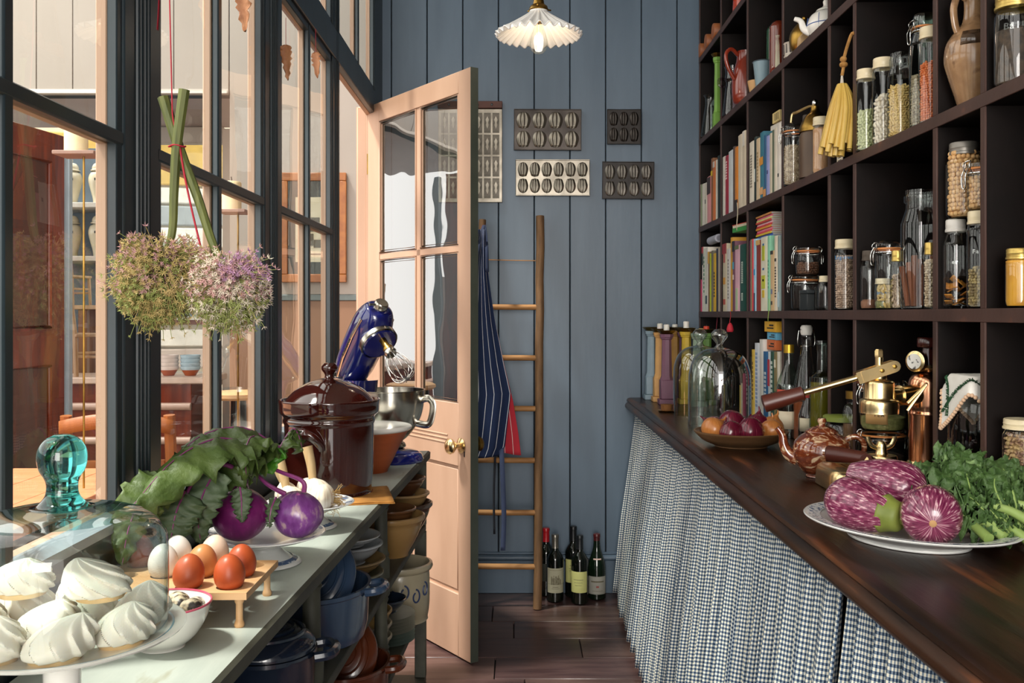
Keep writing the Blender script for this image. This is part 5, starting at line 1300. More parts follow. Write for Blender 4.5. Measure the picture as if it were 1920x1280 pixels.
GM = Matrix.Translation((bx_-.026, by_-.012, .283)) @ Matrix.Rotation(math.radians(-55), 4, 'Z') @ Matrix.Rotation(pi/2, 4, 'X')
gg = MB().lathe([(0, 0), (.021, 0), (.023, .003), (.023, .016), (.018, .019), (0, .019)], 32); gg.xf(GM); ga = emb('pressure_gauge', gg, M_brass)
gg = MB().lathe([(0, .0192), (.017, .0192), (.017, .0203), (0, .0203)], 32); gg.xf(GM); emb('gauge_dial', gg, mk('gauge_face', '#e3e0d8', '#4a4a48', rough=.3, ns=90, ramp=(.56,.62)), ga)
# group head
gx_, gy_ = .79, 2.09
emb('group_head', MB().lathe(smoothprof([(0, .171), (.037, .171), (.041, .175), (.0415, .191), (.040, .200), (.033, .204)], 2)+[(.0318, .207), (.0318, .236)]+smoothprof([(.0315, .238), (.029, .242), (.018, .245), (.0165, .249), (.014, .260), (.0125, .269)], 2)+[(0, .27)], 48, (gx_, gy_, 0)), M_brass)
emb('piston_rod', MB().lathe([(0, .27), (.0085, .27), (.0085, .293), (0, .293)], 20, (gx_, gy_, 0)), M_brass)
emb('top_nut', MB().lathe([(0, .2932), (.0095, .2932), (.0095, .307), (.007, .3105), (0, .3105)], 6, (gx_, gy_, 0)), M_brass)
emb('connecting_neck', MB().tube([(gx_+.028, gy_+.005, .209), (gx_+.046, gy_+.009, .209), (gx_+.048, gy_+.009, .209), (gx_+.07, gy_+.016, .209), (bx_-.02, by_-.005, .209)], [.017, .017, .022, .022, .026], n=20), M_brass)
# lever: fork plates, rod and wooden grip pointing to the room and the back wall
def lvp(px, py, Y): x, z = ony(px, py, Y); return Vector((x, Y, z-CZ-.0004))
p_top = lvp(1674, 686, 2.085); p_mid = lvp(1614, 706, 2.09); p_end = lvp(1505, 737, 2.115); p_grip = lvp(1432, 757, 2.13)
dv = (p_mid-p_top).normalized()
for s_ in (-1, 1):
    fk = MB(); L_ = (p_mid-p_top).length
    fk.prism([(-.012+.012*math.cos(a)*1.0+.0, .0125*math.sin(a)) for a in np.linspace(pi/2, -pi/2, 9)][::-1] and [(L_, -.0125), (L_, .0125)]+[(-.0125*math.cos(a)*1.0*(1)+0, .0125*math.sin(a)) for a in np.linspace(pi/2, -pi/2, 9)], -.0025, .0025, 'z')
    R = Matrix.Identity(3); xax = dv; yax = Vector((0, -1, 0)); yax = (yax-xax*yax.dot(xax)).normalized(); zax = xax.cross(yax)
    Rm = Matrix((xax, zax, yax)).transposed().to_4x4()
    fk.xf(Matrix.Translation(p_top+yax*.011*s_) @ Rm); f_ = emb('fork_plate', fk, M_brass)
    for q in (.0, .028):
        b = MB().lathe([(0, 0), (.0048, 0), (.0042, .003), (0, .004)], 12); b.xf(Matrix.Translation(p_top+dv*q+yax*(.011*s_+.0026)) @ Rm); emb('bolt', b, M_oldbrass, f_)
bl = MB().cbox((0, 0, 0), (.02, .026, .024)); bl.xf(Matrix.Translation(p_mid) @ Rm); emb('lever_block', bl, M_brass)
emb('lever_rod', MB().tube([p_mid, p_end], .0072, n=14), mk('pale_brass_rod', '#c9b58a', '#b7a276', rough=.25, metal=1, ns=9))
M_grip = mk('dark_red_wood_grip', '#4a1f16', '#5a281c', rough=.35, ns=9, st=(1,1,1), col3='#b08a6a', ramp=(.4,.74))
emb('lever_grip', MB().tube([p_end+dv*-.002, p_end, p_end.lerp(p_grip, .06), p_end.lerp(p_grip, .9), p_grip, p_grip+dv*.001], [.012, .0165, .0155, .0195, .0195, .015], n=20), M_grip)
# wing-screw filter standing on the grate
fx_, fy_ = .772, 2.03
emb('filter_cup', MB().lathe([(0, .0522), (.031, .0522), (.032, .055), (.032, .086), (.0305, .089), (.013, .091), (0, .091)], 36, (fx_, fy_, 0)), M_brass)
emb('filter_stem', MB().lathe(smoothprof([(.013, .0912), (.011, .099), (.010, .112), (.007, .118)], 2)+[(0, .119)], 24, (fx_, fy_, 0)), M_brass)
for s_ in (-1, 1):
    emb('wing', MB().tube(smoothpath([(fx_+s_*.006, fy_, .103), (fx_+s_*.02, fy_, .109), (fx_+s_*.027, fy_, .120), (fx_+s_*.028, fy_, .128)], 4), [.005]*13, n=8, flat=.6), M_brass)
ps = lvp(1640, 862, 2.0); pe = lvp(1552, 850, 2.06)
emb('filter_ferrule', MB().tube([(fx_-.025, fy_, .076), ps+Vector((-.02, .0, 0))], .0075, n=12), M_brass)
emb('filter_grip', MB().tube([ps+Vector((-.018, 0, 0)), ps.lerp(pe, .2), ps.lerp(pe, .8), pe, pe+Vector((-.002, 0, 0))], [.0125, .0145, .0175, .0175, .014], n=18), M_grip)
for k, (dx, dz) in enumerate(((0, 0), (.006, -.012))):
    a = lvp(1735+dx*100, 722, 1.955); b = lvp(1702, 756+k*14, 1.955)
    emb('steam_lever', MB().tube([Vector((bx_-.02, by_-.035, .235)), a, b], .0035, n=8), M_brass)

# ---- platter with aubergines and kale
PX, PY = .672, 1.648
pt = thing('oval_platter', 'large oval white platter with a blue speckled rim, holding aubergines and kale', 'platter', (PX, PY, CZ+.0004), math.radians(118))
pmm = MB().lathe(smoothprof([(0, 0), (.10, 0), (.104, .003), (.125, .012), (.162, .026), (.188, .030)], 3)+[(.190, .032), (.188, .0335), (.16, .030), (.125, .016), (.10, .0075), (0, .007)], 88)
pmm.xf(Matrix.Diagonal((1, .80, 1, 1))); pmm.build('dish', M_plate, pt)
pmm = MB().lathe([(.158, .0299), (.182, .0336), (.182, .0339), (.158, .0302)], 88); pmm.xf(Matrix.Diagonal((1, .80, 1, 1)))
pmm.build('speckled_band', mk('blue_speckled_band', '#dfe0e0', '#5f718c', rough=.2, ns=140, ramp=(.54,.6)), pt)
M_aub = mk('striped_aubergine_skin', '#5e1c3a', '#8a3f5e', rough=.2, ns=4, polar=3.2, st=(1,1,22), ramp=(.37,.56), col3='#dcb9bc', coat=.4, det=5)
M_calyx = mk('aubergine_calyx', '#66732f', '#8a9440', rough=.55, ns=12)
def auberg(loc, r, L_, az, el, label, cal=True, calyx_big=1.):
    t = thing('aubergine', label, 'aubergine', loc)
    M = Matrix.Rotation(az, 4, 'Z') @ Matrix.Rotation(el, 4, 'Y')
    h = L_/2
    p = smoothprof([(0.002, -h), (r*.5, -h*.93), (r*.92, -h*.6), (r*1.0, -h*.2), (r*.9, h*.25), (r*.68, h*.65), (r*.5, h*.9), (r*.42, h)], 4)
    m = MB().lathe([(0, -h)]+p+[(0, h)], 44); m.build('fruit', M_aub, t).matrix_local = M
    if cal:
        c = MB().lathe(smoothprof([(r*.70*calyx_big, h*.62), (r*.58*calyx_big, h*.80), (r*.50*calyx_big, h*1.0), (r*.36, h*1.07)], 3)+[(0, h*1.08)], 40, fn=lambda q, z, a: (q*1.03, z-(.018*max(0, math.cos(5*a)) if z < h*.75 else 0)))
        co = c.build('calyx', M_calyx, t, solid=.001); co.matrix_local = M
        s_ = MB().tube([(0, 0, h*1.05), (.003, 0, h*1.2), (.008, .003, h*1.38)], [.009, .008, .0095], n=10); so = s_.build('stalk', M_calyx, co)
    else:
        d = MB().lathe([(0, -h-.0012), (.0045, -h-.0008), (.0065, -h+.001)], 14); d.build('blossom_scar', mk('pale_scar', '#c9a070', '#b58a58', rough=.7), t).matrix_local = M
    return t
zb = CZ+.0095
auberg((PX-.075, PY+.005, zb+.047), .046, .135, math.radians(-52), math.radians(97), 'striped aubergine at the left of the platter with its green calyx towards the camera')
auberg((PX+.008, PY-.072, zb+.053), .0475, .125, math.radians(70), math.radians(84), 'striped aubergine at the front of the platter with its blossom end towards the camera', cal=False)
auberg((PX-.012, PY+.055, zb+.076), .047, .140, math.radians(140), math.radians(80), 'striped aubergine lying at the back of the platter on the other two', cal=False)
# kale: each leaf its own part
M_kale = mk('curly_kale', '#385527', '#4c6935', rough=.55, ns=60, ramp=(.35,.6), col3='#7d9a60', bump=.9, bs=200)
M_kstem = mk('kale_stalk', '#86a152', '#9db56a', rough=.4, ns=10, st=(1,1,.4))
kl = thing('kale_bunch', 'bunch of dark green curly kale with cut pale stalks at the right of the platter', 'kale', (PX+.085, PY-.02, zb+.012))
def kale_leaf(pts, w, seed):
    rnd = random.Random(seed); P = smoothpath(pts, 22); n = len(P)-1; ph = [rnd.uniform(0, 6.3) for _ in range(8)]; fr = []
    for i, p in enumerate(P):
        t = (P[min(i+1, n)]-P[max(i-1, 0)]).normalized(); s_ = t.cross(Vector((0, 0, 1))); s_ = s_.normalized() if s_.length > .05 else Vector((1, 0, 0))
        fr.append((p, s_, s_.cross(t).normalized(), t))
    def fn(u, v):
        i = min(n, int(round(u*n))); p, s_, nn, t = fr[i]; a = (v-.5)*2; k = abs(a); sg = 1 if a > 0 else -1
        ww = w*max(.10, min(1, (u-.10)*3.0))*(1-.25*u)*(1 if u < .92 else max(.35, 1-(u-.92)*7))
        ww *= 1+.20*math.sin(u*19+ph[0]*sg)*k
        f = k**1.4
        h = .0115*f*(math.sin(u*42+ph[1]*sg+3*k)+.8*math.sin(u*77+ph[2]*sg-4*k))+.0085*f*math.sin(u*133+ph[3]*sg+9*k)+.006*f*math.sin(u*211+ph[6]*sg+14*k)
        l = .007*f*math.sin(u*63+ph[4]*sg+6*k)+.005*f*math.sin(u*150+ph[7]*sg)
        e = -.012*k*k+.45*w*k*(1-k)*.5
        return tuple(p+s_*(a*ww*(1-.22*f))+nn*(h+e)+t*l)
    lf = MB().grid(fn, n, 34).build('leaf', M_kale, kl, solid=.0009, smooth=75)
    Q = P[:int(n*.55):4]; MB().tube([v+Vector((0, 0, .0004)) for v in Q], [.0030*(1-.85*i/len(Q)) for i in range(len(Q))], n=7).build('midrib', M_kstem, lf)
kl_pts = [[(.03, -.10, .012), (.02, -.05, .045), (-.01, .02, .085), (-.04, .09, .10)], [(.06, -.10, .012), (.05, -.04, .06), (.045, .03, .105), (.03, .10, .11)],
          [(.0, -.09, .012), (-.03, -.05, .04), (-.05, .01, .06), (-.065, .05, .075)], [(.08, -.08, .012), (.085, -.02, .06), (.09, .05, .09), (.085, .11, .08)],
          [(.02, -.08, .02), (.0, .0, .07), (-.045, .075, .06), (-.10, .125, .035)], [(.05, -.09, .02), (.07, -.02, .085), (.075, .04, .11), (.08, .08, .09)],
          [(.0, -.06, .02), (.01, .0, .08), (.02, .05, .12), (.0, .08, .13)], [(.04, -.09, .018), (.04, -.03, .075), (.06, .0, .095), (.09, .03, .075)],
          [(.02, -.09, .015), (.0, -.05, .055), (-.015, -.03, .065), (-.03, -.01, .05)], [(.07, -.10, .014), (.08, -.06, .04), (.10, -.03, .05), (.115, .0, .035)],
          [(-.03, .03, .03), (-.07, .08, .05), (-.12, .11, .05), (-.16, .12, .03)]]
for i, p in enumerate(kl_pts): kale_leaf(p, (.050, .050, .042, .046, .045, .048, .05, .044, .036, .036, .036)[i], i*7+2)
for i, (x, y, z, dx, dy, dz) in enumerate([(.0, -.05, .03, .022, -.085, .005), (.03, -.05, .05, .062, -.095, .03), (.055, -.05, .045, .09, -.085, .012), (.02, -.04, .035, .052, -.10, .004), (-.02, -.05, .025, -.008, -.095, .006), (.06, -.04, .055, .115, -.07, .03), (.075, -.03, .03, .12, -.045, .008)]):
    MB().tube(smoothpath([(x, y, z), ((x+dx)/2, (y+dy)/2, (z+dz)/2+.006), (dx, dy-.012, dz+.004)], 4), [.0062+.0032*k/9 for k in range(9)], n=10).build('cut_stalk', M_kstem, kl)
# ================================================================== ON THE PIGEONHOLE SHELVES
SH = [CZ+.0004, LV[0]+.0125, LV[1]+.0125, LV[2]+.0125, LV[3]+.0125]      # standing heights: counter, boards 1..4
def spos(px, X): return X, onx(px, X)
def prad(wpx, px, Y): th = math.atan((px-CX)/F); return wpx/2*Y/F*math.cos(th)
def pieces(m, r, z0, z1, size, seed, shape='ball', asp=(1, 1, 1)):
    """an outer layer of beans, peas or seeds filling a jar up to z1"""
    rnd = random.Random(seed); t = MB()
    if shape == 'ball': t.lathe([(0, -1), (.62, -.78), (.97, -.27), (.97, .27), (.62, .78), (0, 1)], 8)
    else: t.lathe([(0, -1), (.75, -.6), (.9, .2), (.6, .75), (0, 1)], 5)
    bv = [Vector(v) for v in t.v]; bfc = t.f
    nring = max(5, int(2*pi*(r-size)/(size*1.85))); nz = max(1, int((z1-z0)/(size*1.62)))
    def put(c):
        R = Matrix.Rotation(rnd.uniform(0, 6.3), 3, 'Z') @ Matrix.Rotation(rnd.uniform(0, 3), 3, 'X') if asp != (1, 1, 1) else Matrix.Identity(3)
        s_ = size*rnd.uniform(.9, 1.1)
        m.add([c+R @ Vector((v.x*s_*asp[0], v.y*s_*asp[1], v.z*s_*asp[2])) for v in bv], bfc)
    for k in range(nz):
        for j in range(nring):
            a = 2*pi*(j+.5*(k % 2))/nring+rnd.uniform(-.06, .06)
            if math.sin(a-.5) > .75: continue
            rr = r-size*1.05-rnd.uniform(0, size*.35); put(Vector((rr*math.cos(a), rr*math.sin(a), z0+size+k*size*1.62+rnd.uniform(-.2, .2)*size)))
    q = 0
    while q < (r/size)**2*.7:
        a = rnd.uniform(0, 6.3); rr = (r-size*1.3)*math.sqrt(rnd.random()); put(Vector((rr*math.cos(a), rr*math.sin(a), z0+size+nz*size*1.62))); q += 1
FILL = {'chickpea': ('#d9b07a', '#c99a62'), 'white_bean': ('#e3d9c6', '#d2c5ae'), 'green_bean': ('#c3c79a', '#aeb482'), 'rice': ('#d9bd7c', '#c9aa66'), 'seed': ('#c9ad96', '#8f7460'),
        'lentil': ('#cf6a36', '#de8450'), 'oat': ('#d2c0a4', '#9a8468'), 'pepper': ('#6b4630', '#4f3322'), 'granola': ('#b89a6a', '#7f5a4a'), 'sunflower': ('#cbb49a', '#8a7560'), 'herb': ('#8a8a52', '#6b6a3a'), 'flour': ('#cf9a68', '#c28a58'), 'sand': ('#d6a57a', '#c4906a'),
        'cocoa': ('#8f6248', '#7d523c'), 'honey': ('#d49a22', '#c48512'), 'peel': ('#c07a2c', '#9a5a1e'), 'mix': ('#b5a068', '#6b5a38'), 'dark': ('#4a3a2c', '#2e241c')}
def jar(name, label, X, Y, z, r, h, lid='cream', fill=None, lvl=.6, kind='straight', size=.005, glassm=None, text=None, textmat=None, asp=(1, 1, 1), letz=.5, cat='jar', seed=1):
    t = thing(name, label, cat, (X, Y, z)); g = glassm or M_glass
    lh = min(.022, h*.16)
    if kind == 'straight': gp_ = [(0, .002), (r*.86, .0005), (r*.97, .006), (r, .016), (r, h-lh*2.2), (r*.97, h-lh*1.6), (r*.86, h-lh*1.1), (r*.84, h-lh*.4)]
    elif kind == 'mason': gp_ = [(0, .002), (r*.84, .0005), (r*.96, .006), (r, .018), (r, h*.66), (r*.97, h*.72), (r*.82, h*.80), (r*.74, h*.84), (r*.73, h-lh*1.05), (r*.73, h-lh*.4)]
    else: gp_ = [(0, .002), (r*.80, .0005), (r*.94, .006), (r*.98, .02), (r, h*.72), (r*.985, h*.78), (r*.93, h*.82), (r*.93, h*.87)]
    MB().lathe(gp_[:2]+smoothprof(gp_[2:], 3), 40).build('glass_body', g, t)
    rn = gp_[-1][0]
    if lid in ('cream', 'zinc', 'dark', 'white', 'gold', 'red'):
        lm = {'cream': M_cream_lid, 'zinc': M_greylid, 'dark': mk('rusty_lid', '#5f544b', '#4a4038', rough=.6, metal=.4, ns=30), 'white': flat('#d8d4cc', .4), 'gold': mk('gold_lid', '#d0b468', '#bda055', rough=.28, metal=.7, ns=20), 'red': flat('#b5323a', .35)}[lid]
        R = rn*1.10; q = [(rn*1.0, h-lh*1.15), (R*1.05, h-lh*1.1), (R*1.05, h-lh*.9), (R, h-lh*.85), (R, h-lh*.58), (R*1.02, h-lh*.52), (R, h-lh*.45), (R, h-lh*.1), (R*.95, h), (0, h)]
        MB().lathe(q, 36).build('lid', lm, t)
    elif lid == 'glass':
        MB().lathe([(rn*1.02, h-lh*1.5), (rn*1.14, h-lh*1.3), (rn*1.14, h-lh*.7), (rn*1.04, h-lh*.55), (rn*1.04, h-lh*.1), (rn*.9, h), (0, h)], 36).build('lid', g, t)
    elif lid in ('clip', 'clipgreen'):
        gm = M_glassgreen if lid == 'clipgreen' else g
        z1 = h*.87
        MB().lathe([(rn*1.0, z1), (rn*1.12, z1+.001), (rn*1.12, z1+.004), (rn, z1+.005)], 36).build('rubber_seal', M_rubber, t)
        MB().lathe(smoothprof([(rn*1.09, z1+.005), (rn*1.10, z1+.012), (rn*1.0, h-.004), (rn*.85, h)], 3)+[(0, h-.002)], 36).build('lid', gm, t)
        w_ = MB()
        w_.tube([(rn*1.13*math.cos(a), rn*1.13*math.sin(a), z1-.006) for a in np.linspace(0, 2*pi, 25)[:-1]], .0014, n=6, closed=True)
        w_.build('wire_band', M_chrome, t)
        for an in (math.radians(195), math.radians(15)):
            c, s_ = math.cos(an), math.sin(an); tx, ty = -s_, c
            def q_(o, w, zz): return (c*(rn*1.13+o)+tx*w, s_*(rn*1.13+o)+ty*w, zz)
            k = MB(); k.tube(smoothpath([q_(.001, .007, z1-.005), q_(.007, .008, z1+.008), q_(.002, .006, z1+.016), q_(.002, -.006, z1+.016), q_(.007, -.008, z1+.008), q_(.001, -.007, z1-.005)], 3), .0013, n=6)
            k.tube(smoothpath([q_(.004, .004, z1+.006), q_(.013, .005, z1-.012), q_(.012, .004, z1-.034), q_(.012, -.004, z1-.034), q_(.013, -.005, z1-.012), q_(.004, -.004, z1+.006)], 3), .0013, n=6)
            k.build('clip', M_chrome, t)
    if fill:
        c1, c2 = FILL[fill]; zt_ = h*lvl; ri = r*.945
        fm = mk('fill_'+fill, c1, c2, rough=.6, ns=90 if fill not in ('honey', 'sand', 'flour', 'cocoa') else 14, ramp=(.4,.62), bump=.6 if fill not in ('honey',) else 0, bs=220, coat=.6 if fill == 'honey' else 0)
        if size > .0029 and fill in ('chickpea', 'white_bean', 'green_bean', 'pepper', 'granola', 'mix', 'seed', 'sunflower', 'oat', 'rice', 'lentil'):
            m = MB(); pieces(m, ri, .005, zt_-size, size, seed, asp=asp)
            m.lathe([(0, .004), (ri-size*1.7, .004), (ri-size*1.7, zt_-size*1.5), (0, zt_-size*1.5)], 20)
            stuff(m.build('contents', fm, t, smooth=60))
        else:
            m = MB().lathe([(0, .004), (ri*.92, .004), (ri, .012), (ri, zt_-.003), (ri*.7, zt_+.002), (0, zt_+.003)], 32); stuff(m.build('contents', fm, t))
    if text:
        an = -pi/2-math.radians(28)
        n_ = len(text); sz = r*.5
        for i, ch in enumerate(text):
            if ch == ' ': continue
            a = an+(i-(n_-1)/2)*sz*.52/r
            M = Matrix.Translation(((r+.0008)*math.cos(a), (r+.0008)*math.sin(a), h*letz)) @ Matrix.Rotation(a+pi/2, 4, 'Z') @ Matrix.Rotation(pi/2, 4, 'X') @ Matrix.Shear('XZ', 4, (.0, 0)) 
            lettering('lettering', ch, textmat or M_glass, t, M, sz, .0006)
    return t
def fit(px, r, X=None):
    """front-most place on the board along the sight line px that keeps the thing inside its pigeonhole"""
    Yf = onx(px, SX); far = min(d for d in DV if d > Yf); near = max([d for d in DV if d < Yf] or [.3])
    if X is None: X = SX+.006+r
    Y = onx(px, X)
    if Y+r > far-.0095: Y = far-.0095-r; X = (px-CX)*Y/F
    if Y-r < near+.0095: Y = near+.0095+r; X = max(X, SX+.004+r)
    return X, Y
def J(name, label, px0, px1, top, base_z, X=None, bot=None, free=False, **k):
    """place a jar by the sight lines to its two sides and its top, standing on a board"""
    pc_ = (px0+px1)/2; r = prad(px1-px0, pc_, onx(pc_, X or .88))
    if free: Y = onx(pc_, X)
    else:
        X, Y = fit(pc_, r, X); r = min(r, prad(px1-px0, pc_, Y)*1.02)
    h = EYE-(top-CY)*Y/F-base_z
    return jar(name, label, X, Y, base_z, r, h, **k)
z1, z2, z3, z4 = SH[1]+.0003, SH[2]+.0003, SH[3]+.0003, SH[4]+.0003
blu = flat('#4a8fc4', .4)
emb_ = glass('embossed_glass_letters', '#e6ece8', '#aab5af', refl=.5, base=.28, rough=.12)
# --- board 1 (eye level)
j = J('clip_top_jar', 'empty clip-top jar below the jar of peppercorns', 1482, 1536, 518, z1, None, lid='clip', kind='clip')
zt_ = z1+(EYE-(518-CY)*j.location.y/F-z1)+.0008
J('clip_top_jar', 'small clip-top jar of peppercorns standing on an empty jar', 1491, 1538, 466, zt_, None, lid='clip', fill='pepper', lvl=.5, kind='clip', size=.0042)
bk = thing('black_box', 'small black box in front of the empty clip-top jar', 'box', (*fit(1513, .03), z1)); MB().box(-.012, .012, -.04, .04, 0, .05).build('box', flat('#23282a', .5), bk, bevel=.002); MB().box(-.0125, .0125, -.041, .041, .0505, .062).build('lid', flat('#2b3134', .5), bk, bevel=.002)
J('lidded_jar', 'small jar with a teal lid half hidden by the shelf upright', 1533, 1562, 517, z1, None, lid='cream', kind='mason')
MATS_T = flat('#6fb5a8', .4)
J('storage_jar', 'tall jar of speckled pulses with blue handwriting, in the narrow pigeonhole', 1564, 1606, 449, z1, None, lid='cream', fill='seed', lvl=.78, size=.0036, text='Legumes', textmat=blu, letz=.74, asp=(1, .7, 1))
J('lidded_jar', 'jar of brown powder with a rusty lid, left of the cluster', 1613, 1648, 470, z1, None, lid='dark', fill='cocoa', lvl=.16, kind='mason')
J('clip_top_jar', 'clip-top jar of curled pasta behind the small jars', 1640, 1692, 452, z1, None, lid='clip', fill='rice', lvl=.42, kind='clip', size=.0065, asp=(.7, .5, 1.4))
J('lidded_jar', 'short jar of green herbs with blue handwriting, in front of the clip-top jar', 1640, 1670, 522, z1, None, lid='cream', fill='herb', lvl=.28, text='SPICE', textmat=blu, letz=.52)
J('lidded_jar', 'jar of striped sunflower seeds beside the cinnamon jar', 1669, 1697, 470, z1, None, lid='gold', fill='sunflower', lvl=.62, kind='mason', size=.0042, asp=(.5, .5, 1.5))
cj = J('large_jar', 'large clear jar of cinnamon sticks with a glass lid', 1687, 1764, 355, z1, None, lid='glass', kind='mason')
M_cin = mk('cinnamon_bark', '#7d4526', '#633317', rough=.7, ns=14, st=(8,8,.6))
rnd = random.Random(4)
for k in range(13):
    a = k*.5+2.4; rr = .022+.012*(k % 2); x, y = rr*math.cos(a), rr*math.sin(a)
    MB().tube([(x*.75, y*.75, .008), (x*1.1+rnd.uniform(-.006, .006), y*1.1, .105+rnd.uniform(-.015, .02))], .0058, n=9).build('cinnamon_stick', M_cin, cj)
J('lidded_jar', 'small jar of pale flakes with a brass lid in front of the cinnamon jar', 1731, 1757, 455, z1, None, lid='gold', fill='oat', lvl=.75, kind='mason', size=.0032)
kj = J('mason_jar', 'jar of dried orange peel with raised lettering, under the chickpea jar', 1768, 1816, 412, z1, None, lid='white', kind='mason', text='Kerr', textmat=emb_, letz=.52, seed=3)
M_peel = mk('dried_peel', '#c98a2a', '#8f4f16', rough=.6, ns=20, ramp=(.35,.65))
for k in range(12):
    a = k*2.4; rr = .020*((k % 3)+1)/3; zz_ = .008+.0045*k
    MB().grid(lambda u, v, a=a, rr=rr, zz_=zz_, k=k: (rr*math.cos(a)+(u-.5)*.022*math.cos(k)+(v-.5)*.014*math.sin(k), rr*math.sin(a)+(u-.5)*.022*math.sin(k)-(v-.5)*.014*math.cos(k), zz_+.004*math.sin(3*u+k)+(.012*(v-.5) if k > 7 else 0)), 4, 3).build('orange_peel', M_peel, kj, solid=.0016)
kz = z1+(EYE-(412-CY)*kj.location.y/F-z1)+.0008
J('mason_jar', 'large jar of chickpeas with a zinc lid, standing on the orange peel jar', 1772, 1842, 268, kz, None, lid='zinc', fill='chickpea', lvl=.86, kind='mason', size=.0052)
fj = J('mason_jar', 'tall jar of mixed seeds with raised lettering, beside the orange peel jar', 1812, 1862, 396, z1, None, lid='cream', fill='mix', lvl=.42, size=.0035, text='Fair', textmat=emb_, letz=.58)
fz = z1+(EYE-(396-CY)*fj.location.y/F-z1)+.0008
J('clip_top_jar', 'small clip-top jar of chickpeas with an orange seal, standing on the seed jar', 1813, 1860, 308, fz, None, lid='clip', fill='chickpea', lvl=.72, kind='clip', size=.0046)
J('honey_jar', 'faceted jar of golden honey with a yellow lid at the right edge', 1884, 1940, 466, z1, None, lid='gold', fill='honey', lvl=.82)
# --- board 2
J('clip_top_jar', 'tall clip-top jar of oats with an orange seal', 1468, 1507, 234, z2, None, lid='clip', fill='oat', lvl=.66, kind='clip', size=.0034, asp=(1, .6, 1))
J('storage_jar', 'jar of tan flour with a dark lid behind the oats', 1502, 1530, 216, z2, None, lid='dark', fill='flour', lvl=.72, kind='mason', text='RICA', textmat=blu, letz=.45)
J('storage_jar', 'jar of pale brown sugar with a cream lid by the shelf upright', 1523, 1556, 220, z2, None, lid='cream', fill='sand', lvl=.8)
gm = thing('coffee_mill', 'brass topped coffee mill with a bent crank handle', 'coffee mill', (*fit(1528, .03), z2))
MB().lathe([(0, 0), (.045, 0), (.045, .12), (.04, .135), (0, .135)], 28).build('body', mk('mill_wood', '#4a3626', '#5a4430', rough=.4, ns=8), gm)
MB().lathe(smoothprof([(.045, .135), (.044, .15), (.03, .18), (.014, .195), (.012, .21)], 3)+[(0, .212)], 28).build('dome', M_oldbrass, gm)
MB().tube(smoothpath([(0, 0, .21), (-.015, .005, .212), (-.05, .012, .196), (-.062, .014, .19), (-.066, .014, .165)], 4), .0045, n=8).build('crank', M_brass, gm)
MB().ball((0, 0, .221), (.009, .009, .011), 14, 8).build('finial', M_chrome, gm)
J('storage_jar', 'jar of green flageolet beans with a cream lid', 1605, 1642, 131, z2, None, lid='cream', fill='green_bean', lvl=.50, size=.0046, asp=(.7, .7, 1.35))
J('storage_jar', 'jar of white beans with a cream lid', 1635, 1676, 110, z2, None, lid='cream', fill='white_bean', lvl=.58, size=.0055, asp=(.75, .75, 1.35))
J('storage_jar', 'jar of short yellow pasta with a glass lid', 1663, 1712, 99, z2, None, lid='glass', fill='rice', lvl=.62, kind='mason', size=.0034, asp=(.6, .6, 1.5))
J('tall_jar', 'tall clip-top jar of pink grain with a green glass lid', 1704, 1760, 27, z2, None, lid='clipgreen', fill='seed', lvl=.48, kind='mason', glassm=M_glassgreen, size=.0034)
J('storage_jar', 'jar of orange lentils with a cream lid beside the shelf upright', 1722, 1768, 52, z2, None, lid='cream', fill='lentil', lvl=.64, size=.0031, asp=(1, 1, .6))
J('wide_jar', 'wide jar of dark leaves with raised lettering at the right edge', 1862, 1945, -8, z2, None, lid='gold', fill='dark', lvl=.62, text='Ball', textmat=emb_, letz=.62)
jx, jy = fit(1826, .054)
jg = thing('stoneware_jug', 'round-bellied mottled brown stoneware jug', 'jug', (jx, jy, z2))
M_stone = mk('salt_glazed_stoneware', '#8a6a4c', '#9c7a58', rough=.22, ns=30, ramp=(.35,.6), coat=.5, col3='#6f523a')
jr = .051
MB().lathe(smoothprof([(0, 0), (.027, 0), (.029, .006), (.041, .045), (.052, .082), (.0545, .102), (.050, .13), (.035, .153), (.021, .17), (.018, .205), (.023, .23)], 4)+[(.018, .231), (0, .22)], 48).build('body', M_stone, jg)
MB().tube(smoothpath([(-.018, -.004, .215), (-.034, -.008, .22), (-.044, -.01, .195), (-.042, -.01, .165), (-.036, -.008, .148)], 5), .0075, n=10, flat=.7).build('handle', M_stone, jg)
MB().lathe([(.0535, .116), (.0512, .13), (.044, .144)], 16, a0=-pi/2-.9, a1=-pi/2+.1, fn=None).build('dark_glaze_patch', mk('dark_glaze_splash', '#3d2f24', '#5a4533', rough=.12, ns=30, coat=.6), jg, solid=.0008)
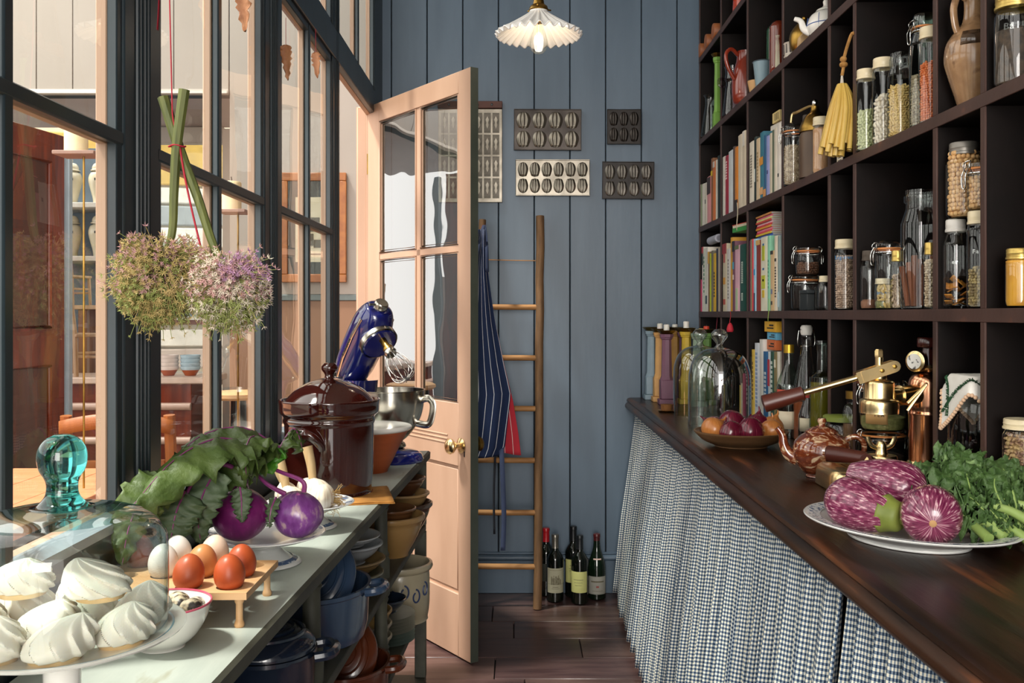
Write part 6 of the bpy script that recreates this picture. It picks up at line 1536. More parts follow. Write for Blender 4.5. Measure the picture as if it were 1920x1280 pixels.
# bundle of taper candles hung on the upright
tcx, tcy = .832, 2.452
tc_ = thing('taper_bundle', 'bundle of yellow beeswax tapers hung by their wicks on a rope', 'candles', (tcx, tcy, 0))
_, zt2 = ony(1593, 158, tcy); _, zb2 = ony(1580, 292, tcy); _, zn = ony(1597, 75, tcy)
M_taper = mk('beeswax_taper', '#d3b25c', '#c4a04a', rough=.4, ns=10, sub=.15)
for i in range(26):
    ring = 0 if i < 6 else 1; a = (i*2*pi/6 if ring == 0 else (i-6)*2*pi/20)
    rb_ = (.014 if ring == 0 else .037)+.003*math.sin(i*3.1); rt = .25*rb_
    L_ = (zt2-zb2)*(1.0 if ring == 0 else .90+.06*math.sin(i*2.2)); ox_ = -.006*0
    p = smoothpath([(rt*math.cos(a), rt*math.sin(a), zt2), (rb_*.75*math.cos(a), rb_*.75*math.sin(a), zt2-L_*.4), (rb_*math.cos(a)-.012, rb_*math.sin(a)+.01, zt2-L_)], 4)
    n = len(p); MB().tube(p, [.0028+.0042*min(1, k/(n*.4)) for k in range(n)], n=9).build('taper', M_taper, tc_)
w_ = MB()
for i in range(12):
    a = i*.52; w_.tube([(.004*math.cos(a), .004*math.sin(a), zt2-.002), (.002*math.cos(a), .002*math.sin(a), zt2+.02), (0, 0, zt2+.03)], .0008, n=4)
w_.build('wicks', flat('#cfc6b8', .9), tc_)
rp = smoothpath([(0, 0, zt2+.022), (.004, 0, zt2+.045), (.008, .003, zt2+.075), (.010, -.035, zn), (.013, -.047, zn+.004)], 5)
MB().tube(rp, .0042, n=8).build('rope', M_rope, tc_)
kn_ = MB(); kn_.ball((.004, 0, zt2+.05), (.011, .010, .008), 10, 7); kn_.ball((.002, -.004, zt2+.063), (.009, .009, .008), 10, 7); kn_.build('rope_knot', M_rope, tc_)
pt_ = tag(MB().box(-.001, .001, -.022, .022, 0, .03).build('price_tag', M_paper, loc=(*fit(1575, .03), z2)), 'small cream paper label behind the taper candles', 'label')
for k in range(3): MB().box(-.0016, -.0011, -.014, .014, .008+.007*k, .0095+.007*k).build('print', M_ink, pt_)
# --- board 3
gx3 = .90
candlestick(*fit(1346, .03), .315, '#7fb04a', 'tall lime green candlestick on the upper shelf by the back wall', None, .72, z3)
bt = thing('glass_decanter', 'ribbed glass decanter beside the lime green candlestick', 'decanter', (*fit(1333, .03), z3))
MB().lathe(smoothprof([(0, 0), (.042, 0), (.043, .02), (.034, .09), (.026, .14), (.026, .17), (.034, .185)], 4), 24).build('body', M_glassgreen, bt)
gj = thing('glass_jug', 'pink tinted glass jug with a wavy rim on the upper shelf', 'jug', (*fit(1374, .03), z3))
M_pinkg = glass('lilac_glass', '#eadfe6', '#a98fa0', refl=.6, base=.07)
MB().lathe(smoothprof([(0, 0), (.040, 0), (.042, .01), (.032, .10), (.027, .135), (.033, .15), (.030, .175), (.034, .20)], 4), 28).build('body', M_pinkg, gj)
MB().tube(smoothpath([(-.03, 0, .15), (-.055, .0, .15), (-.055, 0, .125), (-.035, 0, .12)], 4), .006, n=8).build('lip', M_pinkg, gj)
rj = thing('red_jug', 'brick red pottery jug with a looped handle on the upper shelf', 'jug', (*fit(1399, .03), z3))
M_brick = mk('brick_red_glaze', '#7a2a1a', '#8c3420', rough=.2, coat=.6, ns=8)
MB().lathe(smoothprof([(0, 0), (.045, 0), (.055, .05), (.05, .12), (.036, .17), (.038, .2)], 4)+[(.034, .2), (.03, .16), (0, .1)], 32).build('body', M_brick, rj)
MB().tube(smoothpath([(-.034, -.01, .185), (-.06, -.02, .205), (-.083, -.03, .185), (-.078, -.03, .14), (-.05, -.02, .09)], 5), .0075, n=10).build('handle', M_brick, rj)
en = thing('enamel_tumbler', 'pale blue enamel tumbler on the upper shelf', 'tumbler', (*fit(1430, .03), z3))
MB().lathe([(0, 0), (.022, 0), (.024, .003), (.034, .095), (.0355, .097), (.0335, .098), (.023, .006), (0, .005)], 32).build('cup', flat('#8fa9b5', .3, .4), en); MB().lathe([(.0345, .0945), (.037, .0965), (.0345, .0985)], 32).build('rim', flat('#5f6f7a', .3), en)
ub = thing('small_tub', 'small tan wooden tub behind the enamel tumbler', 'tub', (*fit(1416, .03), z3)); MB().lathe([(0, 0), (.02, 0), (.028, .04), (.026, .04), (.018, .005), (0, .005)], 20).build('tub', flat('#c49a68', .6), ub)
M_gbot = mk('deep_green_bottle_glass', '#1e4a2a', '#17401f', rough=.06, coat=.8)
M_rbot = mk('russet_bottle_glass', '#6f2a18', '#5e2012', rough=.08, coat=.8)
for px, X, m_, h, r, lb, ct in ((1456, .93, M_gbot, .235, .036, 'tall round-topped deep green bottle on the upper shelf', 'bottle'), (1459.5, .885, M_rbot, .185, .030, 'russet round-topped bottle in front of the green one', 'bottle')):
    t = thing('round_bottle', lb, ct, (*fit(px, r, X), z3)); MB().lathe([(0, 0), (r*.9, 0)]+smoothprof([(r, .008), (r, h*.8), (r*.9, h*.92), (r*.5, h*.99)], 4)+[(0, h)], 32).build('body', m_, t); MB().lathe([(r*1.002, h*.12), (r*1.004, h*.5), (r*1.002, h*.7)], 10, a0=-2.2, a1=-1.7).build('label_strip', flat('#c9c4a8', .6), t)
tk = thing('white_teapot', 'white china teapot with blue lines and a flowered spout on the upper shelf', 'teapot', (*fit(1549, .055), z3), math.radians(158)); tk.scale = (.66, .66, .66)
MB().lathe(smoothprof([(0, 0), (.05, 0), (.075, .03), (.082, .06), (.07, .10), (.045, .12)], 4)+[(0, .121)], 40).build('body', M_white, tk)
sp2 = smoothpath([(.065, 0, .035), (.095, 0, .055), (.108, 0, .09), (.135, 0, .105)], 5); n = len(sp2); MB().tube(sp2, [.019-.010*i/n for i in range(n)], n=12).build('spout', M_white, tk)
MB().tube([v+Vector((0, -.012+.006*i/n, .006)) for i, v in enumerate(sp2)], .003, n=6).build('green_line', flat('#7d9a62', .3), tk)
for k in range(5):
    a = k*1.25; MB().tube([( (.0755+.0068*math.sin(q*3))*math.cos(a), (.0755+.0068*math.sin(q*3))*math.sin(a), .03+.07*q) for q in np.linspace(0, 1, 8)], .0015, n=5).build('blue_line', flat('#3f63a8', .3), tk)
MB().lathe([(0.0825, .058), (.0835, .06), (.0825, .062)], 40).build('blue_band', flat('#3f63a8', .3), tk)
MB().lathe(smoothprof([(.046, .1205), (.04, .13), (.02, .14), (.012, .15), (.014, .165), (.008, .175)], 3)+[(0, .177)], 28).build('lid', M_white, tk)
sb = thing('striped_pot', 'small white pot with grey stripes in front of a brass lid', 'pot', (*fit(1489, .03), z3))
MB().lathe([(0, 0), (.03, 0), (.032, .004), (.029, .008), (.031, .042), (.033, .045), (.028, .045), (0, .04)], 28).build('body', flat('#d2cabd', .3), sb)
for k in range(14): MB().cbox((.0305*math.cos(k*.449), .0305*math.sin(k*.449), .026), (.004, .004, .028)).build('stripe', flat('#6f6a66', .4), sb)
bl2 = thing('brass_pot', 'small brass lidded pot beside the striped pot', 'pot', (*fit(1508, .03), z3)); MB().lathe(smoothprof([(0, 0), (.035, 0), (.045, .03), (.04, .06), (.02, .085), (.008, .095)], 3)+[(0, .097)], 28).build('body', M_oldbrass, bl2); MB().ball((0, 0, .1), .007, 10, 6).build('knob', M_oldbrass, bl2)
wd = thing('wooden_block', 'pale wooden block under the white teapot spout', 'block', (*fit(1512, .03), z3)); MB().prism([(-.03, 0), (.03, 0), (.03, .05), (-.012, .05), (-.03, .03)], -.03, .03, 'y').build('block', flat('#c2a074', .6), wd, bevel=.003)
# --- board 4
for k, (px, lb) in enumerate(((1319, 'wooden roller end on the top shelf, nearest the back wall'), (1331, 'wooden roller end on the top shelf, middle of three'), (1345, 'wooden roller end on the top shelf, nearest the camera'))):
    X = .865; t = thing('wooden_roller', lb, 'roller', (X, onx(px, X), z4+.0345))
    m = MB().lathe([(0, -.02), (.031, -.02), (.033, -.017), (.033, .2), (.03, .205), (0, .205)], 28); m.xf(Matrix.Rotation(pi/2, 4, 'Y')); m.build('roller', mk('orange_turned_wood', '#a8683c', '#935530', rough=.5, ns=8, st=(1,1,1)), t)
gt = thing('grey_tube', 'tall grey cardboard tube on the top shelf', 'tube', (.93, 4.16, z4)); MB().lathe([(0, 0), (.03, 0), (.03, .33), (.026, .33), (.026, .01), (0, .01)], 24).build('tube', flat('#7d8b98', .6), gt)
ot = thing('orange_rod', 'thin orange rod beside the grey tube on the top shelf', 'rod', (.93, 4.09, z4)); MB().lathe([(0, 0), (.012, 0), (.012, .34), (0, .34)], 16).build('rod', flat('#c9822e', .5), ot)
ej = thing('enamel_jug', 'orange red enamel jug on the top shelf', 'jug', (.91, 3.78, z4)); MB().lathe(smoothprof([(0, 0), (.055, 0), (.057, .01), (.05, .12), (.042, .2), (.05, .22)], 3), 32).build('body', flat('#b53e22', .25, .5), ej, solid=.002); MB().tube(smoothpath([(-.045, -.01, .19), (-.095, -.02, .18), (-.095, -.02, .10), (-.05, -.01, .05)], 5), .007, n=8).build('handle', flat('#b53e22', .25, .5), ej)

# ------------------------------------------------------------------ books
CN = {}
def book(Y0, Y1, z, h, colr, cname, where, patches=(), depth=.17, X=.862, lean=0., lab=None, band=None, thin=False):
    """upright book, spine to the room; Y0<Y1 along the shelf"""
    t = thing('book', lab or '%s book %s' % (cname, where), 'book', (X, (Y0+Y1)/2, z)); w = max(.004, (Y1-Y0)-.0012)
    if lean: t.rotation_euler = (lean, 0, 0)
    c = flat(colr, .45); hw = w/2
    m = MB()
    sp = [(-.0022*math.cos(a)*1.4 if True else 0, hw*math.sin(a)) for a in np.linspace(-pi/2, pi/2, 7)]
    poly = [(x, y) for x, y in sp]+[(depth, hw), (depth, hw-.0018), (.002, hw-.0018), (.002, -hw+.0018), (depth, -hw+.0018), (depth, -hw)]
    m.prism(poly, 0, h, 'z'); m.build('cover', c, t)
    MB().box(.0022, depth-.004, -hw+.0019, hw-.0019, .003, h-.003).build('pages', M_page, t)
    for (a, b, pc_, wd) in patches:
        MB().box(-.0042, -.0030, -hw*wd, hw*wd, h*a, h*b).build('spine_print', flat(pc_, .5), t)
    return t
def row(where, z, X, data):
    """data: (px at the far side, px at the near side, top py, colour, colour name, patches)"""
    prev = None
    for i, (p0, p1, top, colr, nm, pat) in enumerate(data):
        Ya, Yb = onx(p1, X-.003), onx(p0, X-.003)
        h = EYE-(top-CY)*((Ya+Yb)/2)/F-z
        nb = []
        if i > 0: nb.append(data[i-1][4])
        if i < len(data)-1: nb.append(data[i+1][4])
        if len(nb) == 2: lab = '%s book between %s and %s, %s' % (nm, nb[0], nb[1], where)
        elif i == 0: lab = '%s book ending the %s by the back wall' % (nm, where)
        else: lab = '%s book ending the %s nearest the camera' % (nm, where)
        book(Ya, Yb, z, h, colr, nm, where, pat, X=X, lab=lab, depth=.15 if h < .22 else .19)
D = lambda a, b, c, w=.55: (a, b, c, w)
ticks = lambda c, a=.2, b=.85, n=7, w=.4: tuple(D(a+(b-a)*k/n, a+(b-a)*(k+.62)/n, c, w) for k in range(n))
# lower book row on the eye-level board
row('lower row', z1, .853, [
 (1312.5, 1315.5, 524, '#d8456f', 'pink paperback', ()), (1315.5, 1318.5, 463, '#e6dcd2', 'red-topped white', (D(.9, 1, '#b8303a', .9), D(.72, .9, '#20352c', .8))),
 (1318.5, 1321.5, 466, '#d9dccb', 'white and green', ticks('#3f7a5a', .3, .9, 9)), (1321.5, 1327, 464, '#ece6d9', 'ivory', (D(.12, .25, '#2d4250', .5),)),
 (1327, 1330, 472, '#8a6a48', 'brown pictorial', (D(.8, 1, '#e0a83a', .9),)), (1330, 1332.6, 475, '#c3cf2e', 'lime', ()), (1332.6, 1336.6, 470, '#77705e', 'olive grey', ()),
 (1336.6, 1342, 475, '#e6b72a', 'yellow', ticks('#3a3020', .25, .7, 8, .3)), (1342, 1345.5, 466, '#20243c', 'navy', ()), (1345.5, 1349.0, 464, '#b5a898', 'taupe', ()),
 (1354.3, 1362, 457, '#d9ccb0', 'cream and red patterned', (D(.85, 1, '#a3343a', .9), D(.4, .5, '#d99a3a', .5), D(.1, .18, '#b84a3a', .5), D(.72, .85, '#b55a52', .4))), (1362, 1369, 466, '#e3dcd6', 'pale grey', ticks('#8a8078', .2, .85, 12, .2)),
 (1369, 1372.5, 445, '#d39a2c', 'ochre', ()), (1372.5, 1377, 452, '#7a4c60', 'mauve pictorial', (D(.6, .7, '#4fa8c4', .6), D(.45, .52, '#e8d8cc', .5), D(.85, 1, '#22242e', .9))), (1377, 1386, 460, '#eab6c4', 'pink and white', (D(.02, .35, '#bcd3a4', .4), D(.94, 1, '#6f7a52', .8))),
 (1386, 1397, 458, '#0f4a3c', 'dark green', ticks('#d8ddd2', .42, .75, 12, .22)+ticks('#d8ddd2', .16, .28, 5, .2)), (1404.2, 1406.2, 451, '#5a2a44', 'plum', ()), (1406.2, 1409, 449, '#8a8262', 'khaki', ()), (1409, 1412, 448, '#e04a52', 'coral', ()),
 (1412, 1417, 448, '#a9d4ea', 'sky blue', (D(.0, .25, '#3a3a5a', .4), D(.5, .58, '#3f9ac9', .5))), (1417, 1425, 450, '#8a3428', 'brick red', (D(.93, 1, '#e0b46a', .9),)), (1425, 1438, 444, '#e9e4cc', 'white book with lime leaves', (D(.68, .88, '#b9be2e', .35), D(.3, .48, '#c3c63a', .5), D(.88, .91, '#2f6f9a', .2), D(.4, .43, '#2f6f9a', .2), D(.55, .58, '#2f6f9a', .2), D(.18, .28, '#d9b82e', .3))),
 (1438, 1443, 442, '#8fd0ae', 'mint', ticks('#3f8a6a', .3, .7, 8, .2)), (1443, 1451, 470, '#d9b88a', 'sandy map', (D(.94, 1, '#3a3a38', .6), D(.1, .16, '#3a3a38', .3), D(.28, .36, '#6f7a9a', .3))), (1451, 1457, 442, '#eadcc6', 'cream titled', ticks('#4a4038', .18, .6, 11, .35)+(D(.66, .70, '#4a4038', .5),)), (1457, 1462, 442, '#8fa3a0', 'grey patterned', (D(.05, .25, '#b9cfd4', .6),))])
# upper book row
row('upper row', z2, .851, [
 (1306.5, 1313, 348, '#eadbd6', 'white spotted', ticks('#c44a52', .05, .95, 11, .35)), (1313, 1315.6, 346, '#8f9a72', 'sage', ()), (1315.6, 1320, 345, '#e6dfd0', 'ivory', ()), (1320, 1325, 343, '#e3d8c6', 'cream', (D(.5, .6, '#6a6a6a', .3),)),
 (1325, 1332.5, 331, '#e79a9a', 'salmon pink', (D(.62, .98, '#3c2a26', .8),)), (1332.5, 1336, 297, '#8a5a38', 'tall brown', (D(.72, .8, '#e6c62a', .7),)), (1336, 1341, 303, '#dd7a3a', 'orange', (D(.9, 1, '#d9cfc4', .6),)), (1341, 1344.5, 300, '#d9d2c4', 'pale grey', ()), (1344.5, 1349, 292, '#1e2a26', 'black green', ()),
 (1354, 1359, 294, '#e0d8cc', 'white', ()), (1359, 1365, 292, '#a3243a', 'crimson', ticks('#e6c6c6', .6, .92, 7, .35)), (1365, 1373.5, 283, '#dadfe0', 'white bluish', ()), (1373.5, 1377, 275, '#5a4a44', 'dark brown pictorial', ()), (1377, 1383, 276, '#e38a2e', 'bright orange', (D(.0, .16, '#2e2420', .9),)), (1383, 1391, 253, '#e2d4bc', 'tall cream', ()), (1391, 1397.5, 246, '#dccdb4', 'tall beige', (D(.8, 1, '#e6e0d4', .6),)),
 (1404, 1413, 266, '#e8dfcc', 'white printed', ticks('#8a8070', .25, .8, 12, .3)), (1413, 1417, 257, '#23302e', 'black teal', (D(.3, .5, '#d8dcd4', .4),)), (1417, 1424, 260, '#dcc4a0', 'sand', ticks('#a08a62', .3, .8, 9, .3)), (1424, 1431, 248, '#3a7a8f', 'teal pictorial', (D(.5, .62, '#e09a3a', .9), D(.05, .16, '#e3b07a', .8))), (1431, 1436, 254, '#2f5f86', 'blue pictorial', (D(.0, .12, '#d99a5a', .9),)), (1436, 1442, 255, '#9aa0d4', 'lavender', (D(.36, .42, '#4a4a7a', .3),)), (1442, 1447, 250, '#d2c6ae', 'stone', ()), (1447, 1450.5, 244, '#54604a', 'dark olive', ()), (1450.5, 1456, 240, '#ded4c2', 'parchment', ()), (1456, 1462.5, 232, '#e6dfd4', 'tall white', (D(.2, .25, '#3a3a3a', .3),))])
# books in the bottom row, behind the cloches
row('bottom row', SH[0]+.0003, .858, [
 (1385.5, 1388.5, 722, '#e8c84a', 'pale yellow', ()), (1388.5, 1391.5, 718, '#d7c9ae', 'buff', ()), (1391.5, 1394.5, 700, '#c93a7a', 'magenta', ()),
 (1404.5, 1408.5, 668, '#2a2c2a', 'black', ()), (1408.5, 1414, 655, '#e3bf52', 'ochre yellow', ticks('#8a6a2a', .3, .85, 9, .3)), (1414, 1423, 643, '#dfe3ea', 'white blue printed', ticks('#8fa3c9', .2, .9, 14, .35)), (1423, 1430, 636, '#e6e2da', 'ivory', ()),
 (1430, 1439, 659, '#2f6ca3', 'royal blue', ticks('#d8e2ea', .25, .75, 9, .35)), (1439, 1443.5, 659, '#cfd8dc', 'grey red', (D(.55, .9, '#c4384a', .8),)), (1443.5, 1450, 659, '#2f5548', 'bottle green', ticks('#dfe4da', .3, .9, 10, .4)), (1450, 1456, 659, '#8a7a52', 'floral', (D(.8, .9, '#e6dcc4', .5), D(.3, .5, '#3a5a3a', .5))), (1456, 1460.5, 659, '#ded6c4', 'cream', ())])
# flat stacks lying over the books
def flatstack(nm, px, z0, X, items, Ln):
    Y = onx(px, X); z = z0
    for i, (th, colr, lab, ln, dx) in enumerate(items):
        t = thing(nm, lab, 'magazine' if nm == 'magazine' else 'box', (X+dx, Y, z)); c = flat(colr, .45)
        MB().box(0, .17, -ln/2, ln/2, 0, th).build('cover' if nm == 'magazine' else 'body', c, t, bevel=.0006)
        if nm == 'magazine': MB().box(.003, .168, -ln/2-.001, -ln/2-.0002, .0006, th-.0006).build('page_edges', flat('#b9b6b0', .8), t)
        else: MB().box(-.0012, -.0002, -ln*.3, ln*.25, th*.3, th*.42).build('print', M_ink, t); MB().box(-.0012, -.0002, -ln*.3, ln*.05, th*.55, th*.7).build('print', M_ink, t)
        z += th+.0005
    return z
bt_ = EYE-(442-CY)*onx(1452, .866)/F+.0012
mag = [('#4a7ac9', 'blue'), ('#3f63b8', 'deep blue'), ('#e0c43a', 'yellow'), ('#d84a5a', 'rose'), ('#e88aa0', 'pink'), ('#dfa23a', 'amber'), ('#c9323a', 'red'), ('#e8b8c0', 'pale pink'), ('#cf4a3a', 'vermilion'), ('#d9dc8a', 'pale lime'), ('#e06a8a', 'bright pink'), ('#c98a4a', 'tan')]
zq = flatstack('magazine', 1432, bt_, .872, [(.0068, c, '%s magazine in the flat pile, %s' % (n_, 'number %d from the bottom' % (i+1) if 0 else ('lowest over the books' if i == 0 else 'topmost over the books' if i == 11 else 'between %s and %s ones' % (mag[i-1][1], mag[i+1][1]))), .205, .003*math.sin(i*2.1)) for i, (c, n_) in enumerate(mag)], .2)
bz_ = EYE-(634-CY)*onx(1445, .872)/F
btop = EYE-(657-CY)*onx(1452, .872)/F+.0015
flatstack('card_box', 1446, btop, .868, [(.034, '#d9703a', 'orange card box lying on the bottom row books, lowest of three', .112, .0), (.026, '#6fb8dc', 'sky blue card box between the orange and yellow ones', .12, .002), (.036, '#e8b02e', 'yellow card box lying topmost over the bottom row books', .146, -.004)], .12)
gb_ = EYE-(458-CY)*onx(1391, .866)/F+.001
t = thing('small_parcel', 'small bright green and red book lying askew over the lower row', 'book', (.868, onx(1384, .87)-.03, EYE-(442-CY)*onx(1371, .866)/F+.006), .12); MB().box(0, .12, -.08, .08, .0, .018).build('cover', flat('#3f9a4a', .5), t, bevel=.001); MB().box(.001, .119, -.079, .079, .0182, .028).build('pages', M_page, t); MB().box(0, .12, -.08, .08, .0283, .031).build('top_cover', flat('#d8503a', .5), t)
t = thing('rolled_cloth', 'small grey roll lying over the books at the back wall end', 'roll', (.868, onx(1340, .868), EYE-(463-CY)*onx(1322, .866)/F+.0185)); m = MB().tube([(0, -.09, 0), (0, .085, 0)], .018, n=18); m.build('roll', flat('#b5b6c2', .7), t); MB().lathe([(0, 0), (.011, 0), (.011, .001), (0, .001)], 14).xf(Matrix.Translation((0, -.091, 0)) @ Matrix.Rotation(pi/2, 4, 'X')).build('roll_end', flat('#8a8a96', .7), t)
t = thing('orange_case', 'orange box with a red lid behind the grey roll', 'box', (.935, onx(1366, .935), EYE-(463-CY)*onx(1335, .866)/F+.003)); MB().box(0, .1, -.07, .07, 0, .062).build('box', flat('#d0602e', .5), t, bevel=.002); MB().box(-.004, .104, -.085, .085, .0622, .08).build('lid', flat('#a8443c', .5), t, bevel=.002)
t = thing('pale_wallet', 'white paper packet with black print lying over the upper row books', 'packet', (.90, onx(1463, .905)+.04, EYE-(232-CY)*onx(1459, .866)/F+.002), .1); MB().box(0, .12, -.10, .05, 0, .03).build('packet', flat('#dcd6cc', .6), t, bevel=.002)
t2 = thing('cream_carton', 'small cream carton with printed lines on top of the white packet', 'carton', (.895, onx(1460, .9)+.015, t.location.z+.0308), .05); MB().box(0, .08, -.035, .04, 0, .036).build('carton', flat('#e0c98a', .6), t2, bevel=.001)
for k in range(3): MB().box(-.0012, -.0002, -.025+.016*k, -.021+.016*k, .006, .03).build('print', M_ink, t2)
# ribbons and tassels hanging below the eye-level board
def ribbon(px, py0, py1, X, w, mat, lab, tassel=False):
    Y = onx(px, X); za, zb_ = EYE-(py0-CY)*Y/F, EYE-(py1-CY)*Y/F
    t = thing('ribbon_bookmark', lab, 'bookmark', (X, Y, za))
    MB().grid(lambda u, v: (.002*math.sin(v*5), (u-.5)*w, (zb_-za)*v*(.6 if tassel else 1)), 2, 8).build('ribbon', mat, t, solid=.0008)
    if tassel: MB().lathe(smoothprof([(.003, (zb_-za)*.55), (.010, (zb_-za)*.68), (.014, (zb_-za)*.9), (.011, zb_-za)], 3)+[(0, zb_-za)], 14).build('tassel', mat, t)
ribbon(1344, 584, 618, .858, .006, flat('#a3243a', .7), 'dark red ribbon bookmark hanging over the shelf edge')
ribbon(1352, 584, 614, .857, .009, flat('#2a8a9a', .7), 'teal ribbon bookmark hanging over the shelf edge')
ribbon(1369, 584, 622, .843, .006, flat('#c92a3a', .7), 'red tassel bookmark hanging below the lower book row', True)
ribbon(1441, 560, 602, .843, .005, flat('#a9c45a', .7), 'lime green ribbon hanging from the mint book')
ribbon(1382, 380, 432, .842, .012, flat('#e0d2b4', .7), 'cream ribbon hanging from the upper book row')
# --- things in the bottom pigeonholes
def bottle(name, label, px, X, rr, h, prof, mat, cap, capm, base=SH[0]+.0003):
    t = thing(name, label, 'bottle', (*fit(px, rr), base))
    MB().lathe([(0, .001)]+smoothprof([(rr*a, h*b) for a, b in prof], 3), 32).build('glass', mat, t)
    rn = rr*prof[-1][0]
    if cap == 'screw': MB().lathe([(0, h*.98), (rn*1.15, h*.955), (rn*1.2, h*.93), (rn*1.2, h*1.02), (0, h*1.025)][1:]+[], 24).build('cap', capm, t)
    return t
BPROF = [(.8, .001), (1, .015), (1, .52), (.93, .60), (.55, .74), (.36, .82), (.34, .97), (.38, .975), (.36, 1.0)]
M_soy = mk('black_sauce', '#160b08', '#1c0f0a', rough=.1, coat=.5)
t = bottle('sauce_bottle', 'dark sauce bottle with a gold cap and red neck label', 1479, .885, .038, .285, BPROF, M_glassgreen, 'screw', mk('gold_cap', '#d0a83a', '#b8922c', rough=.3, metal=.8))
MB().lathe([(0, .003), (.035, .003), (.036, .01), (.036, .15), (.033, .168), (0, .168)], 28).build('sauce', M_soy, t)
MB().lathe([(.0386, .03), (.0386, .085)], 20, a0=-2.9, a1=-.9).build('label', flat('#d8cbb0', .6), t, solid=.0006); MB().lathe([(.0388, .135), (.0388, .152)], 20, a0=-3.0, a1=-.7).build('red_label', flat('#c24a34', .6), t, solid=.0006)
t = bottle('swing_top_bottle', 'tall clear swing-top bottle with a white stopper', 1512, .895, .041, .34, [(.8, .001), (1, .015), (1, .40), (.93, .5), (.62, .68), (.40, .82), (.36, .9), (.40, .93), (.36, .96)], M_glass, None, None)
MB().lathe([(0, .003), (.038, .003), (.039, .01), (.039, .12), (0, .12)], 28).build('vinegar', mk('amber_vinegar', '#8a4a2a', '#7a3f22', rough=.15, coat=.4), t)
MB().lathe([(0, .322), (.0155, .322), (.018, .33), (.018, .345), (.014, .352), (0, .353)], 22).build('stopper', flat('#e6e2da', .3), t)
w_ = MB()
for s_ in (-1, 1): w_.tube(smoothpath([(s_*.017, 0, .338), (s_*.028, 0, .335), (s_*.033, 0, .30), (s_*.026, 0, .285), (s_*.012, 0, .288)], 4), .0016, n=6)
w_.tube([(.016*math.cos(a), .016*math.sin(a), .288) for a in np.linspace(0, 2*pi, 17)[:-1]], .0014, n=6, closed=True); w_.xf(Matrix.Rotation(.4, 4, 'Z')); w_.build('wire_bail', M_chrome, t)
t = bottle('oil_bottle', 'square-shouldered bottle of green oil by the shelf upright', 1541, .915, .035, .31, [(.85, .001), (1, .012), (1, .60), (.9, .655), (.45, .70), (.40, .76), (.40, .96), (.46, .965), (.44, 1.0)], M_glassgreen, None, None)
MB().lathe([(0, .003), (.032, .003), (.033, .01), (.033, .19), (0, .19)], 24).build('oil', mk('olive_oil', '#7a6a1e', '#6b5c18', rough=.1, coat=.5), t)
t = bottle('small_bottle', 'small dark sauce bottle with a red neck, in front of the swing-top bottle', 1515, .850, .028, .145, [(.85, .001), (1, .012), (1, .5), (.9, .62), (.6, .8), (.5, .97), (.48, 1.0)], M_soy, 'screw', flat('#b5332a', .35))
MB().lathe([(.0285, .035), (.0285, .075)], 18, a0=-2.9, a1=-.9).build('label', flat('#cfc4a8', .6), t, solid=.0006)
t = thing('green_lid_jar', 'low jar with a green lid tied with twine behind the teapot', 'jar', (*fit(1578, .03), SH[0]+.0003)); MB().lathe([(0, .001), (.04, .001), (.044, .01), (.044, .09), (.036, .1)], 28).build('glass_body', M_glass, t); MB().lathe([(.038, .1), (.048, .102), (.048, .114), (.044, .117), (0, .118)], 28).build('lid', flat('#7d8a3a', .4), t); MB().lathe([(0, .005), (.041, .005), (.041, .07), (0, .07)], 24).build('preserve', flat('#4a3a1e', .4), t)
t = thing('spice_bottle', 'small brass-lidded bottle with a paper flower, in the narrow bottom pigeonhole', 'bottle', (*fit(1598, .03), SH[0]+.0003)); MB().lathe(smoothprof([(0, .001), (.022, .001), (.025, .01), (.025, .13), (.015, .15), (.015, .165)], 2), 22).build('glass', M_glass, t); MB().lathe([(0, .165), (.017, .165), (.017, .185), (0, .186)], 18).build('cap', M_oldbrass, t); MB().lathe([(0, .004), (.0225, .004), (.0225, .1), (0, .1)], 18).build('spice', flat('#6a4a2a', .7), t)
# tea jars behind the coffee machine
j = J('clip_top_jar', 'large clip-top jar under the tea jar behind the coffee machine', 1610, 1697, 806, SH[0]+.0003, .985, lid='clip', fill='dark', lvl=.45, kind='clip')
zj = EYE-(806-CY)*j.location.y/F+.0008
j = J('clip_top_jar', 'squat clip-top jar of tea leaves with a brown paper label', 1612, 1700, 716, zj, .985, lid='clip', fill='herb', lvl=.3, kind='clip')
M_kraft = mk('kraft_label', '#c49a62', '#b68c54', rough=.7, ns=20)
rj_ = prad(88, 1656, j.location.y)
lb3 = MB().lathe([(rj_+.001, .018), (rj_+.001, .050)], 14, a0=-2.75, a1=-1.75).build('paper_label', M_kraft, j, solid=.0006)
for i, ch in enumerate('TEA'):
    a = -2.22+(i-1)*.16+.1; lettering('lettering', ch, M_ink, j, Matrix.Translation(((rj_+.0018)*math.cos(a), (rj_+.0018)*math.sin(a), .040)) @ Matrix.Rotation(a+pi/2, 4, 'Z') @ Matrix.Rotation(pi/2, 4, 'X'), .012, .0003)
